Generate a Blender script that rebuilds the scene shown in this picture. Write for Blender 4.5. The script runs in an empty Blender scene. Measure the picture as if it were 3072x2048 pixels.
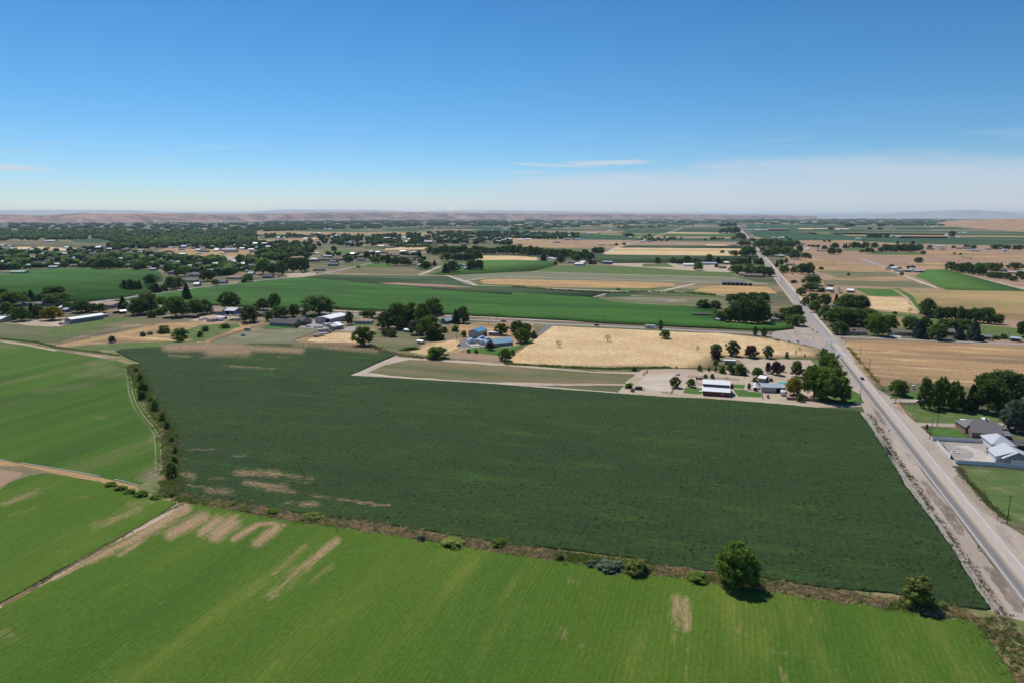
# Farmland seen from a drone: fields, highway, farmsteads, valley and hills. Units are metres, +Y looks away from the camera.
SKY_AIR, SKY_DUST, SKY_OZ, SKY_SAT, SKY_HUE, SKY_STR = 1.0, 0.0, 5.0, 1.17, .489, .106
SUN_STR, EXPO = 4.6, 0.0
CLOUD_COL = (6.2, 6.5, 7.4)
HORIZON_TINT = (.86, .865, 1.0)
HAZE_D, HAZE_COL, HAZE_TOP = 2.0e-5, (.55, .75, 1.0), 330
import bpy, bmesh, math, random
import numpy as np
from mathutils import Vector, Matrix, noise
from mathutils.geometry import delaunay_2d_cdt
R = math.radians
S = bpy.context.scene
COL = S.collection
# ------------------------------------------------------------------ camera
H = 104.0                                   # metres above the fields
FPX, CX, CY, HOR = 2048.0, 1536.0, 1024.0, 648.0
PITCH = math.atan((CY - HOR) / FPX)
cd = bpy.data.cameras.new('camera'); cam = bpy.data.objects.new('camera', cd); COL.objects.link(cam)
cam.location = (0, 0, H); cam.rotation_euler = (math.pi / 2 - PITCH, 0, 0)
cd.sensor_width = 36; cd.lens = 36 * FPX / 3072; cd.clip_start = 1; cd.clip_end = 200000
S.camera = cam
# ------------------------------------------------------------------ sky, sun, exposure
SUN_EL, SUN_AZ = R(57), R(-27)              # azimuth from +Y, clockwise positive
w = bpy.data.worlds.new('World'); S.world = w; w.use_nodes = True
wt = w.node_tree; wt.nodes.clear()
def nd(t, typ, ins=None, **props):
    n = t.nodes.new('ShaderNode' + typ)
    for k, v in props.items(): setattr(n, k, v)
    for k, v in (ins or {}).items():
        s = n.inputs[k]
        if isinstance(v, bpy.types.NodeSocket): t.links.new(v, s)
        else: s.default_value = v
    return n
def mth(t, op, a, b=0.0, c=0.0, clamp=False):
    n = nd(t, 'Math', {0: a, 1: b, 2: c}, operation=op); n.use_clamp = clamp; return n.outputs[0]
def mixc(t, f, a, b, mode='MIX'):
    n = nd(t, 'Mix', data_type='RGBA', blend_type=mode)
    for k, v in ((0, f), (6, a), (7, b)):
        if isinstance(v, bpy.types.NodeSocket): t.links.new(v, n.inputs[k])
        else: n.inputs[k].default_value = v if k == 0 else (tuple(v) + (1,) if len(v) == 3 else v)
    return n.outputs[2]
sky = nd(wt, 'TexSky', sky_type='NISHITA', sun_disc=False, sun_elevation=SUN_EL, sun_rotation=SUN_AZ,
         altitude=800, air_density=SKY_AIR, dust_density=SKY_DUST, ozone_density=SKY_OZ)
hsv = nd(wt, 'HueSaturation', {'Saturation': SKY_SAT, 'Value': 1.0, 'Hue': SKY_HUE, 'Color': sky.outputs[0]})
geo = nd(wt, 'TexCoord')
sep = nd(wt, 'SeparateXYZ', {0: geo.outputs['Generated']})
# thin cirrus veil low in the sky, thickest towards +X
zz = sep.outputs[2]
az = mth(wt, 'ARCTAN2', sep.outputs[0], sep.outputs[1])
mp = nd(wt, 'Mapping', {'Vector': geo.outputs['Generated'], 'Scale': (1.3, 1.3, 14)})
n1 = nd(wt, 'TexNoise', {'Vector': mp.outputs[0], 'Scale': 2.2, 'Detail': 7, 'Roughness': .62, 'Distortion': .8})
veil_az = nd(wt, 'MapRange', {0: az, 1: -0.35, 2: 0.35, 3: 0.30, 4: 1.0}, interpolation_type='SMOOTHSTEP')
top = mth(wt, 'MULTIPLY_ADD', veil_az.outputs[0], .09, -.01)
top = mth(wt, 'ADD', top, mth(wt, 'MULTIPLY_ADD', n1.outputs[0], .07, -.035))
edge = mth(wt, 'SUBTRACT', top, zz)
veil = nd(wt, 'MapRange', {0: edge, 1: -0.004, 2: 0.03, 3: 0, 4: 1}, interpolation_type='SMOOTHSTEP')
vf = mth(wt, 'MULTIPLY', veil.outputs[0], mth(wt, 'MULTIPLY_ADD', n1.outputs[0], .45, .32))
# a few separate wisps
mp2 = nd(wt, 'Mapping', {'Vector': geo.outputs['Generated'], 'Scale': (1.6, 1.6, 34), 'Location': (.4, 0, .3)})
n2 = nd(wt, 'TexNoise', {'Vector': mp2.outputs[0], 'Scale': 2.6, 'Detail': 6, 'Roughness': .6, 'Distortion': 1.3})
wis = nd(wt, 'MapRange', {0: n2.outputs[0], 1: .56, 2: .72, 3: 0, 4: 1})
wb = mth(wt, 'MULTIPLY', nd(wt, 'MapRange', {0: zz, 1: .03, 2: .06, 3: 0, 4: 1}).outputs[0],
         nd(wt, 'MapRange', {0: zz, 1: .09, 2: .14, 3: 1, 4: 0}).outputs[0])
wf = mth(wt, 'MULTIPLY', mth(wt, 'MULTIPLY', wis.outputs[0], wb), .18)
def wisp(a0, e0, wa, we, k, amt):
    da = mth(wt, 'SUBTRACT', az, a0); de = mth(wt, 'SUBTRACT', zz, e0)
    de = mth(wt, 'SUBTRACT', de, mth(wt, 'MULTIPLY', da, k)); de = mth(wt, 'ADD', de, mth(wt, 'MULTIPLY_ADD', n2.outputs[0], we * 2.4, -we * 1.2))
    q = mth(wt, 'ADD', mth(wt, 'POWER', mth(wt, 'ABSOLUTE', mth(wt, 'DIVIDE', da, wa)), 2.0), mth(wt, 'POWER', mth(wt, 'ABSOLUTE', mth(wt, 'DIVIDE', de, we)), 2.0))
    return mth(wt, 'MULTIPLY', nd(wt, 'MapRange', {0: q, 1: 0, 2: 1, 3: 1, 4: 0}, interpolation_type='SMOOTHSTEP').outputs[0], amt)
for wp in ((.135, .0735, .075, .0048, .02, .75), (.06, .0705, .085, .0026, -.035, .5), (.02, .060, .05, .003, 0, .3), (-.62, .0545, .05, .0042, -.02, .7)): wf = mth(wt, 'MAXIMUM', wf, wisp(*wp))
cf = mth(wt, 'MAXIMUM', vf, wf)
sc_ = nd(wt, 'VectorMath', {0: hsv.outputs[0], 'Scale': SKY_STR}, operation='SCALE').outputs[0]
gm = nd(wt, 'Gamma', {'Color': sc_, 'Gamma': 1.3}).outputs[0]
low = nd(wt, 'MapRange', {0: zz, 1: 0.0, 2: .22, 3: 1, 4: 0}, interpolation_type='SMOOTHSTEP').outputs[0]
gm = mixc(wt, low, gm, mixc(wt, 1.0, gm, HORIZON_TINT, 'MULTIPLY'))
gm = nd(wt, 'VectorMath', {0: gm, 'Scale': 1 / SKY_STR}, operation='SCALE').outputs[0]
cc = mixc(wt, cf, gm, CLOUD_COL)
bg = nd(wt, 'Background', {'Color': cc, 'Strength': SKY_STR})
wo = nd(wt, 'OutputWorld', {'Surface': bg.outputs[0]})
sl = bpy.data.lights.new('sun', 'SUN'); sl.energy = SUN_STR; sl.angle = R(.5); sl.color = (1, .955, .89)
sun = bpy.data.objects.new('sun', sl); COL.objects.link(sun)
sdir = Vector((math.sin(SUN_AZ) * math.cos(SUN_EL), math.cos(SUN_AZ) * math.cos(SUN_EL), math.sin(SUN_EL)))
sun.rotation_euler = sdir.to_track_quat('Z', 'Y').to_euler(); sun.location = (0, 0, 300)
S.view_settings.view_transform = 'Standard'; S.view_settings.look = 'None'
S.view_settings.exposure = EXPO; S.view_settings.gamma = 1; S.view_settings.use_curve_mapping = False
c = S.cycles; c.max_bounces = 5; c.diffuse_bounces = 2; c.glossy_bounces = 2; c.transmission_bounces = 2
c.volume_bounces = 1; c.transparent_max_bounces = 6; c.use_denoising = True; c.sample_clamp_indirect = 4
# ------------------------------------------------------------------ geometry helpers
REG = {'Z': (0, 0, 1), 'F1': (0, 600, 3.0625), 'F2': (768, 600, 3.0625), 'F3': (1536, 600, 3.0625), 'F4': (2304, 600, 3.0625),
       'M1': (0, 850, 3.92), 'M2': (500, 850, 3.92), 'M3': (1000, 850, 3.92), 'M4': (1500, 850, 3.92), 'M5': (2000, 900, 3.92),
       'M6': (2500, 850, 4.112), 'M7': (2500, 1050, 4.112), 'N1': (2560, 1350, 2.246), 'N2': (0, 1000, 2.85), 'N3': (0, 1350, 2.138),
       'N4': (1100, 1450, 2.138), 'N5': (1900, 1450, 2.6225), 'A1': (2050, 1000, 7.84), 'A2': (2300, 940, 7.84), 'A3': (2250, 1100, 7.84),
       'A4': (1850, 1080, 7.84), 'A5': (2750, 1240, 7.304), 'A6': (2680, 1090, 6.0), 'A7': (1340, 950, 7.84), 'A8': (0, 880, 7.84),
       'B1': (540, 900, 9.046), 'B2': (880, 930, 9.046), 'B3': (0, 680, 5.88), 'B4': (400, 680, 5.88), 'B5': (800, 680, 5.88),
       'B6': (1200, 660, 5.88), 'B7': (1600, 640, 5.88), 'B8': (2000, 640, 5.88), 'C1': (2400, 640, 6.72), 'C2': (2722, 640, 6.72),
       'C3': (0, 620, 5.88), 'C4': (400, 620, 5.88), 'C5': (800, 620, 5.88), 'C6': (2250, 760, 6.72), 'C7': (2650, 760, 5.573)}
cp, sp_ = math.cos(PITCH), math.sin(PITCH)
def full(reg, x, y):
    o = REG[reg]; return o[0] + x / o[2], o[1] + y / o[2]
def pts(*a):
    """survey notes -> list of plan points; a region name switches the map sheet"""
    out = []; reg = 'Z'; i = 0
    while i < len(a):
        if isinstance(a[i], str): reg = a[i]; i += 1; continue
        out.append(G(*full(reg, a[i], a[i + 1]))); i += 2
    return out
def ray(px, py):
    dx = (px - CX) / FPX; dy = (CY - py) / FPX
    return Vector((dx, cp + dy * sp_, -sp_ + dy * cp))
def G(px, py, z=0.0):
    r = ray(px, py); t = (H - z) / max(1e-5, -r.z); return Vector((r.x * t, r.y * t, z))
def depth(p): return p.y * cp + (H - p.z) * sp_
def top_z(py, base):                        # height of something whose foot is base and whose tip is on row py
    r = ray(CX, py); return H + r.z / r.y * base.y
def to_px(x, y, z=0.0):
    d = y * cp + (H - z) * sp_; u = y * sp_ - (H - z) * cp
    return CX + FPX * x / d, CY - FPX * u / d
RAZ = math.atan((2189 - 1536) / math.hypot(FPX, CY - HOR))     # bearing of the main road
RD = Vector((math.sin(RAZ), math.cos(RAZ), 0)); RN = Vector((math.cos(RAZ), -math.sin(RAZ), 0))
RC = G(2790, 1400)
def road_off(p): return (p - RC).dot(RN)
def along(t, off=0, z=0):                    # a point of the road: t metres along, off metres to its +RN side
    p = RC + RD * t + RN * off; return Vector((p.x, p.y, z))
def t_at(py):                                # road parameter whose centre lies at row py
    x = 2189 + (2790 - 2189) / (1400 - 648) * (py - 648)
    return (G(x, py) - RC).dot(RD)
def tag(o, label=None, cat=None, group=None, kind=None):
    if label: o['label'] = label
    if cat: o['category'] = cat
    if group: o['group'] = group
    if kind: o['kind'] = kind
    return o
def link(name, data, parent=None, loc=None, rz=0.0):
    o = bpy.data.objects.new(name, data); COL.objects.link(o)
    if parent: o.parent = parent
    if loc is not None: o.location = loc
    if rz: o.rotation_euler = (0, 0, rz)
    return o
def mesh_np(name, v, f, mats=(), smooth=False):
    me = bpy.data.meshes.new(name)
    v = np.asarray(v, np.float32).reshape(-1, 3); f = np.asarray(f, np.int32); k = f.shape[1]
    me.vertices.add(len(v)); me.vertices.foreach_set('co', v.ravel())
    me.loops.add(len(f) * k); me.loops.foreach_set('vertex_index', f.ravel())
    me.polygons.add(len(f)); me.polygons.foreach_set('loop_start', np.arange(0, len(f) * k, k, dtype=np.int32))
    me.polygons.foreach_set('loop_total', np.full(len(f), k, np.int32))
    if smooth: me.polygons.foreach_set('use_smooth', np.ones(len(f), bool))
    me.update(calc_edges=True)
    for m in mats: me.materials.append(m)
    return me
class MB:
    """collects boxes, prisms and tubes for ONE part"""
    def __init__(s): s.v = []; s.f = []
    def add(s, v, f):
        b = len(s.v); s.v += [tuple(p) for p in v]; s.f += [tuple(i + b for i in q) for q in f]; return s
    def box(s, x0, y0, z0, x1, y1, z1):
        return s.add([(x0, y0, z0), (x1, y0, z0), (x1, y1, z0), (x0, y1, z0), (x0, y0, z1), (x1, y0, z1), (x1, y1, z1), (x0, y1, z1)],
                     [(3, 2, 1, 0), (4, 5, 6, 7), (0, 1, 5, 4), (1, 2, 6, 5), (2, 3, 7, 6), (3, 0, 4, 7)])
    def prism(s, prof, a, b, axis='x'):     # prof in (other, z), counter-clockwise seen from +axis
        n = len(prof)
        f = (lambda q, t: (t, q[0], q[1])) if axis == 'x' else (lambda q, t: (q[0], t, q[1]))
        v = [f(q, a) for q in prof] + [f(q, b) for q in prof]
        fs = [(i, (i + 1) % n, n + (i + 1) % n, n + i) for i in range(n)] + [tuple(range(n - 1, -1, -1)), tuple(range(n, 2 * n))]
        return s.add(v, fs)
    def tube(s, a, b, r0, r1=None, n=6):
        r1 = r0 if r1 is None else r1; a = Vector(a); b = Vector(b); d = (b - a).normalized()
        u = d.orthogonal().normalized(); w_ = d.cross(u); v = []
        for p, r in ((a, r0), (b, r1)):
            for i in range(n):
                t = 2 * math.pi * i / n; v.append(p + (u * math.cos(t) + w_ * math.sin(t)) * r)
        return s.add(v, [(i, (i + 1) % n, n + (i + 1) % n, n + i) for i in range(n)] + [tuple(range(n - 1, -1, -1)), tuple(range(n, 2 * n))])
    def mesh(s, name, mat):
        me = bpy.data.meshes.new(name); me.from_pydata(s.v, [], s.f)
        bm = bmesh.new(); bm.from_mesh(me); bmesh.ops.recalc_face_normals(bm, faces=bm.faces); bm.to_mesh(me); bm.free()
        if mat: me.materials.append(mat)
        return me
    def build(s, name, mat, parent=None, loc=None, rz=0.0): return link(name, s.mesh(name, mat), parent, loc, rz)
# ------------------------------------------------------------------ materials
MATS = {}
def new_mat(name):
    m = bpy.data.materials.new(name); m.use_nodes = True; m.node_tree.nodes.clear(); MATS[name] = m; return m, m.node_tree
def surf(t, col, rough=.9, bump=None, spec=.2, metal=0.0):
    p = nd(t, 'BsdfPrincipled', {'Base Color': col if isinstance(col, bpy.types.NodeSocket) else tuple(col) + (1,), 'Roughness': rough,
                                 'Specular IOR Level': spec, 'Metallic': metal})
    if bump is not None: t.links.new(bump, p.inputs['Normal'])
    nd(t, 'OutputMaterial', {'Surface': p.outputs[0]}); return p
def ground_mat(name, a, b, c=None, big=.012, mid=.09, fine=1.1, famt=.35, mamt=.3, ang=None, stretch=4, row=None, soil=None,
               bump=.35, bscale=.9, rough=.95, soft=(.38, .62)):
    m, t = new_mat(name)
    pos = nd(t, 'NewGeometry').outputs['Position']
    an = -RAZ if ang is None else ang
    ro = nd(t, 'Mapping', {'Vector': pos, 'Rotation': (0, 0, an), 'Scale': (1, 1, 1)}, vector_type='TEXTURE').outputs[0]
    st = nd(t, 'Mapping', {'Vector': pos, 'Rotation': (0, 0, an), 'Scale': (stretch, 1, 1)}, vector_type='TEXTURE').outputs[0]
    nb = nd(t, 'TexNoise', {'Vector': st, 'Scale': big, 'Detail': 5, 'Roughness': .55}).outputs[0]
    f = nd(t, 'MapRange', {0: nb, 1: soft[0], 2: soft[1]}, interpolation_type='SMOOTHSTEP').outputs[0]
    col = mixc(t, f, a, b)
    nm = nd(t, 'TexNoise', {'Vector': st, 'Scale': mid, 'Detail': 5, 'Roughness': .6}).outputs[0]
    if c is not None:
        f2 = nd(t, 'MapRange', {0: nm, 1: .52, 2: .72}, interpolation_type='SMOOTHSTEP').outputs[0]; col = mixc(t, f2, col, c)
    nf = nd(t, 'TexNoise', {'Vector': st if stretch < 3 else ro, 'Scale': fine, 'Detail': 4, 'Roughness': .65}).outputs[0]
    v = mth(t, 'MULTIPLY_ADD', nf, famt * 2.4, 1 - famt * 1.2)
    v = mth(t, 'MULTIPLY', v, mth(t, 'MULTIPLY_ADD', nm, mamt * 2, 1 - mamt))
    if row:
        sx = nd(t, 'SeparateXYZ', {0: ro}).outputs[1 if row[2] == 'x' else 0]
        sx = mth(t, 'ADD', sx, mth(t, 'MULTIPLY', nm, row[0] * 1.2))
        sn = mth(t, 'SINE', mth(t, 'MULTIPLY', sx, 2 * math.pi / row[0]))
        v = mth(t, 'MULTIPLY', v, mth(t, 'MULTIPLY_ADD', sn, row[1], 1.0))
    if soil:
        at = nd(t, 'Attribute', attribute_name='bare').outputs['Fac']
        sm = nd(t, 'Mapping', {'Vector': pos, 'Rotation': (0, 0, an + soil[1]), 'Scale': (soil[2], 1, 1)}, vector_type='TEXTURE').outputs[0]
        ns = nd(t, 'TexNoise', {'Vector': sm, 'Scale': 1.6, 'Detail': 4, 'Roughness': .7}).outputs[0]
        k = mth(t, 'ADD', at, mth(t, 'MULTIPLY_ADD', ns, 1.9, -.95))
        k = nd(t, 'MapRange', {0: k, 1: .2, 2: 1.0}).outputs[0]
        sc = mixc(t, nf, tuple(x * .72 for x in soil[0]), tuple(x * 1.2 for x in soil[0]))
        col = mixc(t, k, col, sc)
    mul = nd(t, 'VectorMath', {0: col, 'Scale': v}, operation='SCALE').outputs[0]
    bn = nd(t, 'TexNoise', {'Vector': st, 'Scale': bscale, 'Detail': 6, 'Roughness': .7}).outputs[0]
    bp = nd(t, 'Bump', {'Height': bn, 'Strength': bump, 'Distance': 1.1}).outputs[0]
    surf(t, mul, rough, bp, .1); return m
def plain(name, col, rough=.6, spec=.4, metal=0, var=.12, scale=.6, bump=0, stripes=None):
    m, t = new_mat(name)
    tc = nd(t, 'TexCoord').outputs['Object']
    n = nd(t, 'TexNoise', {'Vector': tc, 'Scale': scale, 'Detail': 6, 'Roughness': .65}).outputs[0]
    v = mth(t, 'MULTIPLY_ADD', n, var * 2, 1 - var)
    if stripes:
        sx = nd(t, 'SeparateXYZ', {0: tc}).outputs[stripes[0]]
        v = mth(t, 'MULTIPLY', v, mth(t, 'MULTIPLY_ADD', mth(t, 'SINE', mth(t, 'MULTIPLY', sx, 6.283 / stripes[1])), stripes[2], 1))
    rgb = nd(t, 'RGB'); rgb.outputs[0].default_value = tuple(col) + (1,)
    mul = nd(t, 'VectorMath', {0: rgb.outputs[0], 'Scale': v}, operation='SCALE')
    bp = None
    if bump: bp = nd(t, 'Bump', {'Height': n, 'Strength': bump, 'Distance': .05}).outputs[0]
    surf(t, mul.outputs[0], rough, bp, spec, metal); return m
def leaf_mat(name, a, b, trans=.22):
    m, t = new_mat(name)
    oi = nd(t, 'ObjectInfo').outputs['Random']
    tc = nd(t, 'TexCoord').outputs['Object']
    n = nd(t, 'TexNoise', {'Vector': tc, 'Scale': 5.5, 'Detail': 3, 'Roughness': .6}).outputs[0]
    f = nd(t, 'MapRange', {0: n, 1: .32, 2: .68}).outputs[0]
    col = mixc(t, f, a, b)
    rp = nd(t, 'NewGeometry').outputs['Random Per Island']
    v = mth(t, 'MULTIPLY', mth(t, 'MULTIPLY_ADD', oi, .5, .75), mth(t, 'MULTIPLY_ADD', rp, .7, .65))
    mul = nd(t, 'VectorMath', {0: col, 'Scale': v}, operation='SCALE').outputs[0]
    d = nd(t, 'BsdfDiffuse', {'Color': mul}).outputs[0]; tr = nd(t, 'BsdfTranslucent', {'Color': mul}).outputs[0]
    mx = nd(t, 'MixShader', {0: trans, 1: d, 2: tr}).outputs[0]
    nd(t, 'OutputMaterial', {'Surface': mx}); return m
# ------------------------------------------------------------------ ground sheets
ZC = [0.02]; LAID = []
def lay(poly, top=0.0):
    """height for a new sheet: 4 mm above whatever it may overlap"""
    if not poly: return .02
    a = [p.x * RN.x + p.y * RN.y for p in poly]; b = [p.x * RD.x + p.y * RD.y for p in poly]
    q = (min(a), max(a), min(b), max(b)); z = .006
    for (x0, x1, y0, y1, z0) in LAID:
        if x0 < q[1] and q[0] < x1 and y0 < q[3] and q[2] < y1: z = max(z, z0 + .004)
    LAID.append(q + (z,)); return z
def cap_dist(px, py, caps):
    """0..1 bareness from capsules (x1,y1,x2,y2,r,strength) on the plan rows"""
    v = np.zeros(len(px))
    for c_ in caps:
        x1, y1, x2, y2, r = c_[:5]; s = c_[5] if len(c_) > 5 else 1.0
        dx, dy = x2 - x1, y2 - y1; L = dx * dx + dy * dy
        t = np.clip(((px - x1) * dx + (py - y1) * dy) / max(L, 1e-6), 0, 1)
        d = np.hypot(px - x1 - t * dx, (py - y1 - t * dy))
        v = np.maximum(v, s * np.clip(1.15 - .55 * d / r, 0, 1))
    return v
def caps(reg, *rows):
    o = REG[reg]; out = []
    for q in rows:
        out.append((o[0] + q[0] / o[2], o[1] + q[1] / o[2], o[0] + q[2] / o[2], o[1] + q[3] / o[2], q[4] / o[2]) + tuple(q[5:]))
    return out
SOFT = {'dry_field', 'dry_yard', 'pasture', 'meadow', 'grass_bank', 'grass_strip', 'grass_slope', 'dry_slope', 'dirt_strip', 'brown_slope', 'dry_verge', 'dirt_yard', 'plough_strip', 'grass_verge', 'scrub_field', 'yard', 'gravel_lot', 'fenced_pasture', 'dry_grass_field', 'field_margin', 'sparse_crop_field', 'gravel_yard', 'weeds_strip', 'village_yard'}
def sheet(name, poly, mat, h=0.0, grid=None, bare=None, relief=0.0, z=None, rag=0.0, smooth=True):
    if z is None: z = lay(poly)
    if not rag and name in SOFT and min(p.y for p in poly) < 1100: rag = 1.1 if min(p.y for p in poly) > 330 else .45
    P = [Vector((p.x, p.y)) for p in poly]
    if rag:                                  # irregular crop edge
        Q = []; rr = random.Random(len(P))
        for i, p in enumerate(P):
            q = P[(i + 1) % len(P)]; L = (q - p).length; n = min(60, int(L / (rag * 6)))
            Q.append(p)
            for k in range(1, n + 1):
                s = k / (n + 1); nn = Vector((-(q - p).y, (q - p).x)) / max(L, 1e-6)
                Q.append(p.lerp(q, s) + nn * rr.uniform(-rag, rag))
        P = Q
    n = len(P); A = list(P); edges = [(i, (i + 1) % n) for i in range(n)]
    if grid:
        xs = [p.x for p in P]; ys = [p.y for p in P]; rr = random.Random(7)
        y = min(ys)
        while y < max(ys):
            g = grid * max(1, y / 190)
            x = min(xs) + rr.random() * g
            while x < max(xs):
                A.append(Vector((x + rr.uniform(-.3, .3) * g, y + rr.uniform(-.3, .3) * g))); x += g
            y += g
    r = delaunay_2d_cdt(A, edges, [], 1, 1e-4)
    v2 = np.array([(p.x, p.y) for p in r[0]], np.float64)
    tri = [list(f) for f in r[2] if len(f) == 3]
    used = np.zeros(len(v2), bool); used[np.unique(np.array(tri))] = True
    zz_ = np.full(len(v2), z + h)
    if relief:
        for i in np.nonzero(used)[0]:
            x, y = v2[i]
            zz_[i] += relief * (noise.noise((x * .35, y * .35, 0)) + .8 * noise.noise((x * .05, y * .05, 3)))
        zz_ = np.maximum(zz_, z + .3 * h)
    remap = -np.ones(len(v2), int); remap[used] = np.arange(used.sum())
    v = np.column_stack([v2[used], zz_[used]])
    f = remap[np.array(tri)]
    a = v[f[:, 1]] - v[f[:, 0]]; b = v[f[:, 2]] - v[f[:, 0]]
    flip = (a[:, 0] * b[:, 1] - a[:, 1] * b[:, 0]) < 0; f[flip] = f[flip][:, ::-1]
    if h > 0:                                # crop stands proud: close the sides down to the soil
        E = {}
        for t in f:
            for i in range(3):
                e = (t[i], t[(i + 1) % 3])
                if (e[1], e[0]) in E: del E[(e[1], e[0])]
                else: E[e] = 1
        low = {}; vv = [v]; base = len(v); ff = []
        ex = []
        for (i, j) in E:
            for q in (i, j):
                if q not in low: low[q] = base + len(ex); ex.append((v[q][0], v[q][1], .004))
            ff += [(j, i, low[i]), (j, low[i], low[j])]
        v = np.vstack([v, np.array(ex)]); f = np.vstack([f, np.array(ff)])
    me = mesh_np(name, v, f, [mat], smooth and not h)
    if bare is not None:
        px, py = [], []
        d = v[:, 1] * cp + (H) * sp_; u = v[:, 1] * sp_ - (H) * cp
        px = CX + FPX * v[:, 0] / d; py = CY - FPX * u / d
        at = me.attributes.new('bare', 'FLOAT', 'POINT'); at.data.foreach_set('value', cap_dist(px, py, bare).astype(np.float32))
    return tag(link(name, me), kind='structure')
def ribbon(name, line, width, mat, z=None, wob=0.0, kind='structure', build=True):
    """a strip of ground along a polyline; width number or list"""
    if z is None: z = lay(line)
    rr = random.Random(int(abs(line[0].x) * 10)); L = []
    for i in range(len(line) - 1):
        a, b = line[i], line[i + 1]; n = max(1, min(40, int((b - a).length / 12))) if wob else 1
        wa = width[i] if isinstance(width, (list, tuple)) else width; wb_ = width[i + 1] if isinstance(width, (list, tuple)) else width
        for k in range(n): L.append((a.lerp(b, k / n), wa + (wb_ - wa) * k / n))
    L.append((line[-1], width[-1] if isinstance(width, (list, tuple)) else width))
    v = []; f = []
    for i, (p, wd) in enumerate(L):
        d = (L[min(i + 1, len(L) - 1)][0] - L[max(i - 1, 0)][0]).normalized(); nn = Vector((-d.y, d.x, 0))
        o = rr.uniform(-wob, wob); o2 = rr.uniform(-wob, wob)
        a = p + nn * (wd / 2 + o); b = p - nn * (wd / 2 + o2); v += [(a.x, a.y, z), (b.x, b.y, z)]
        if i: k = 2 * i; f.append((k - 2, k - 1, k + 1, k))
    return tag(link(name, mesh_np(name, v, f, [mat])), kind=kind)
GM = ground_mat
g_base = GM('dry_plain', (.21, .165, .10), (.062, .085, .040), (.28, .215, .13), big=.004, mid=.03, fine=.35, stretch=3)
g_dark = GM('dark_alfalfa', (.032, .060, .019), (.037, .067, .020), (.040, .082, .018), big=.02, mid=.10, fine=.8, famt=.55, mamt=.18,
            stretch=4, row=(2.6, .05, 'y'), soil=((.36, .24, .145), 0, 4), bump=1.0, bscale=.8)  # fine colour noise also darkens specks for the shaded gaps between clumps
g_bright = GM('bright_crop', (.080, .142, .016), (.056, .118, .014), (.120, .158, .024), big=.020, mid=.045, fine=1.3, famt=.45, mamt=.13,
              ang=math.pi / 2 - RAZ, stretch=6, row=(1.5, .05, 'x'), soil=((.36, .24, .14), 0, 8), bump=.6, bscale=1.3)
def dirang(reg, x1, y1, x2, y2):
    a = G(*full(reg, x1, y1)); b = G(*full(reg, x2, y2)); return math.atan2(b.y - a.y, b.x - a.x)
la = dirang('N2', 150, 560, 1050, 330)
g_left = GM('young_crop', (.062, .128, .014), (.046, .098, .014), (.145, .135, .06), big=.03, mid=.045, fine=1.0, famt=.45, mamt=.22,
            ang=la, stretch=8, row=(3.4, .10, 'x'), soil=((.24, .19, .125), 0, 7), bump=.6, bscale=.9)
g_corn = GM('corn', (.042, .118, .017), (.034, .092, .015), (.055, .14, .021), big=.012, mid=.05, fine=.3, famt=.2, stretch=5, bump=.6, bscale=.35)
g_corn2 = GM('dark_crop', (.048, .086, .032), (.040, .072, .028), (.10, .10, .055), big=.012, mid=.02, fine=.3, famt=.18, stretch=6, bump=.4, bscale=.35)
g_far = GM('far_crop', (.038, .088, .040), (.032, .072, .034), (.048, .110, .042), big=.004, mid=.012, fine=.1, famt=.15, stretch=6, bump=.1, bscale=.1)
g_weedy = GM('weedy_field', (.125, .135, .065), (.19, .165, .095), (.085, .115, .045), big=.03, mid=.09, fine=.8, famt=.35, stretch=4, bump=.6)
g_sparse = GM('sparse_crop', (.105, .120, .050), (.20, .160, .088), (.075, .11, .035), big=.03, mid=.10, fine=.9, famt=.35, stretch=7, row=(2.2, .12, 'y'), bump=.5)
g_tan = GM('stubble', (.54, .375, .195), (.62, .455, .26), (.42, .275, .13), big=.03, mid=.22, fine=.42, famt=.62, mamt=.16, stretch=1.5, bump=1.0, bscale=.5)
g_gold = GM('golden_grass', (.47, .30, .125), (.36, .235, .12), (.29, .19, .11), big=.03, mid=.08, fine=.7, famt=.35, stretch=3, bump=.7)
g_dry = GM('dry_grass', (.40, .255, .13), (.25, .17, .10), (.52, .37, .18), big=.02, mid=.09, fine=.5, famt=.6, mamt=.34, stretch=5, bump=.8)
g_brown = GM('ploughed_soil', (.29, .185, .122), (.31, .215, .145), (.36, .26, .17), big=.02, mid=.05, fine=.7, famt=.25, stretch=6, bump=.5)
g_olive = GM('ripening_field', (.33, .225, .105), (.235, .185, .085), (.28, .21, .075), big=.02, mid=.035, fine=.6, famt=.2, stretch=5, bump=.4)
g_lawn = GM('lawn', (.070, .150, .028), (.055, .125, .025), (.105, .165, .04), big=.06, mid=.3, fine=2.0, famt=.2, mamt=.15, stretch=1, bump=.2)
g_lawn2 = GM('rough_lawn', (.105, .145, .045), (.080, .130, .035), (.17, .16, .08), big=.06, mid=.2, fine=1.6, famt=.3, stretch=2, bump=.3)
g_dirt = GM('dirt', (.38, .30, .22), (.44, .355, .27), (.31, .24, .17), big=.05, mid=.2, fine=1.2, famt=.2, stretch=2, bump=.3)
g_verge = GM('gravel_verge', (.34, .285, .235), (.39, .33, .275), (.23, .18, .145), big=.08, mid=.12, fine=1.3, famt=.26, ang=math.pi / 2 - RAZ, stretch=4, bump=.4)
g_path = GM('pale_path', (.50, .425, .35), (.44, .37, .30), big=.1, mid=.3, fine=1.2, famt=.15, stretch=3)
g_bank = GM('red_bank', (.20, .115, .085), (.26, .17, .12), (.15, .13, .075), big=.08, mid=.3, fine=1.2, stretch=4)
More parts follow.
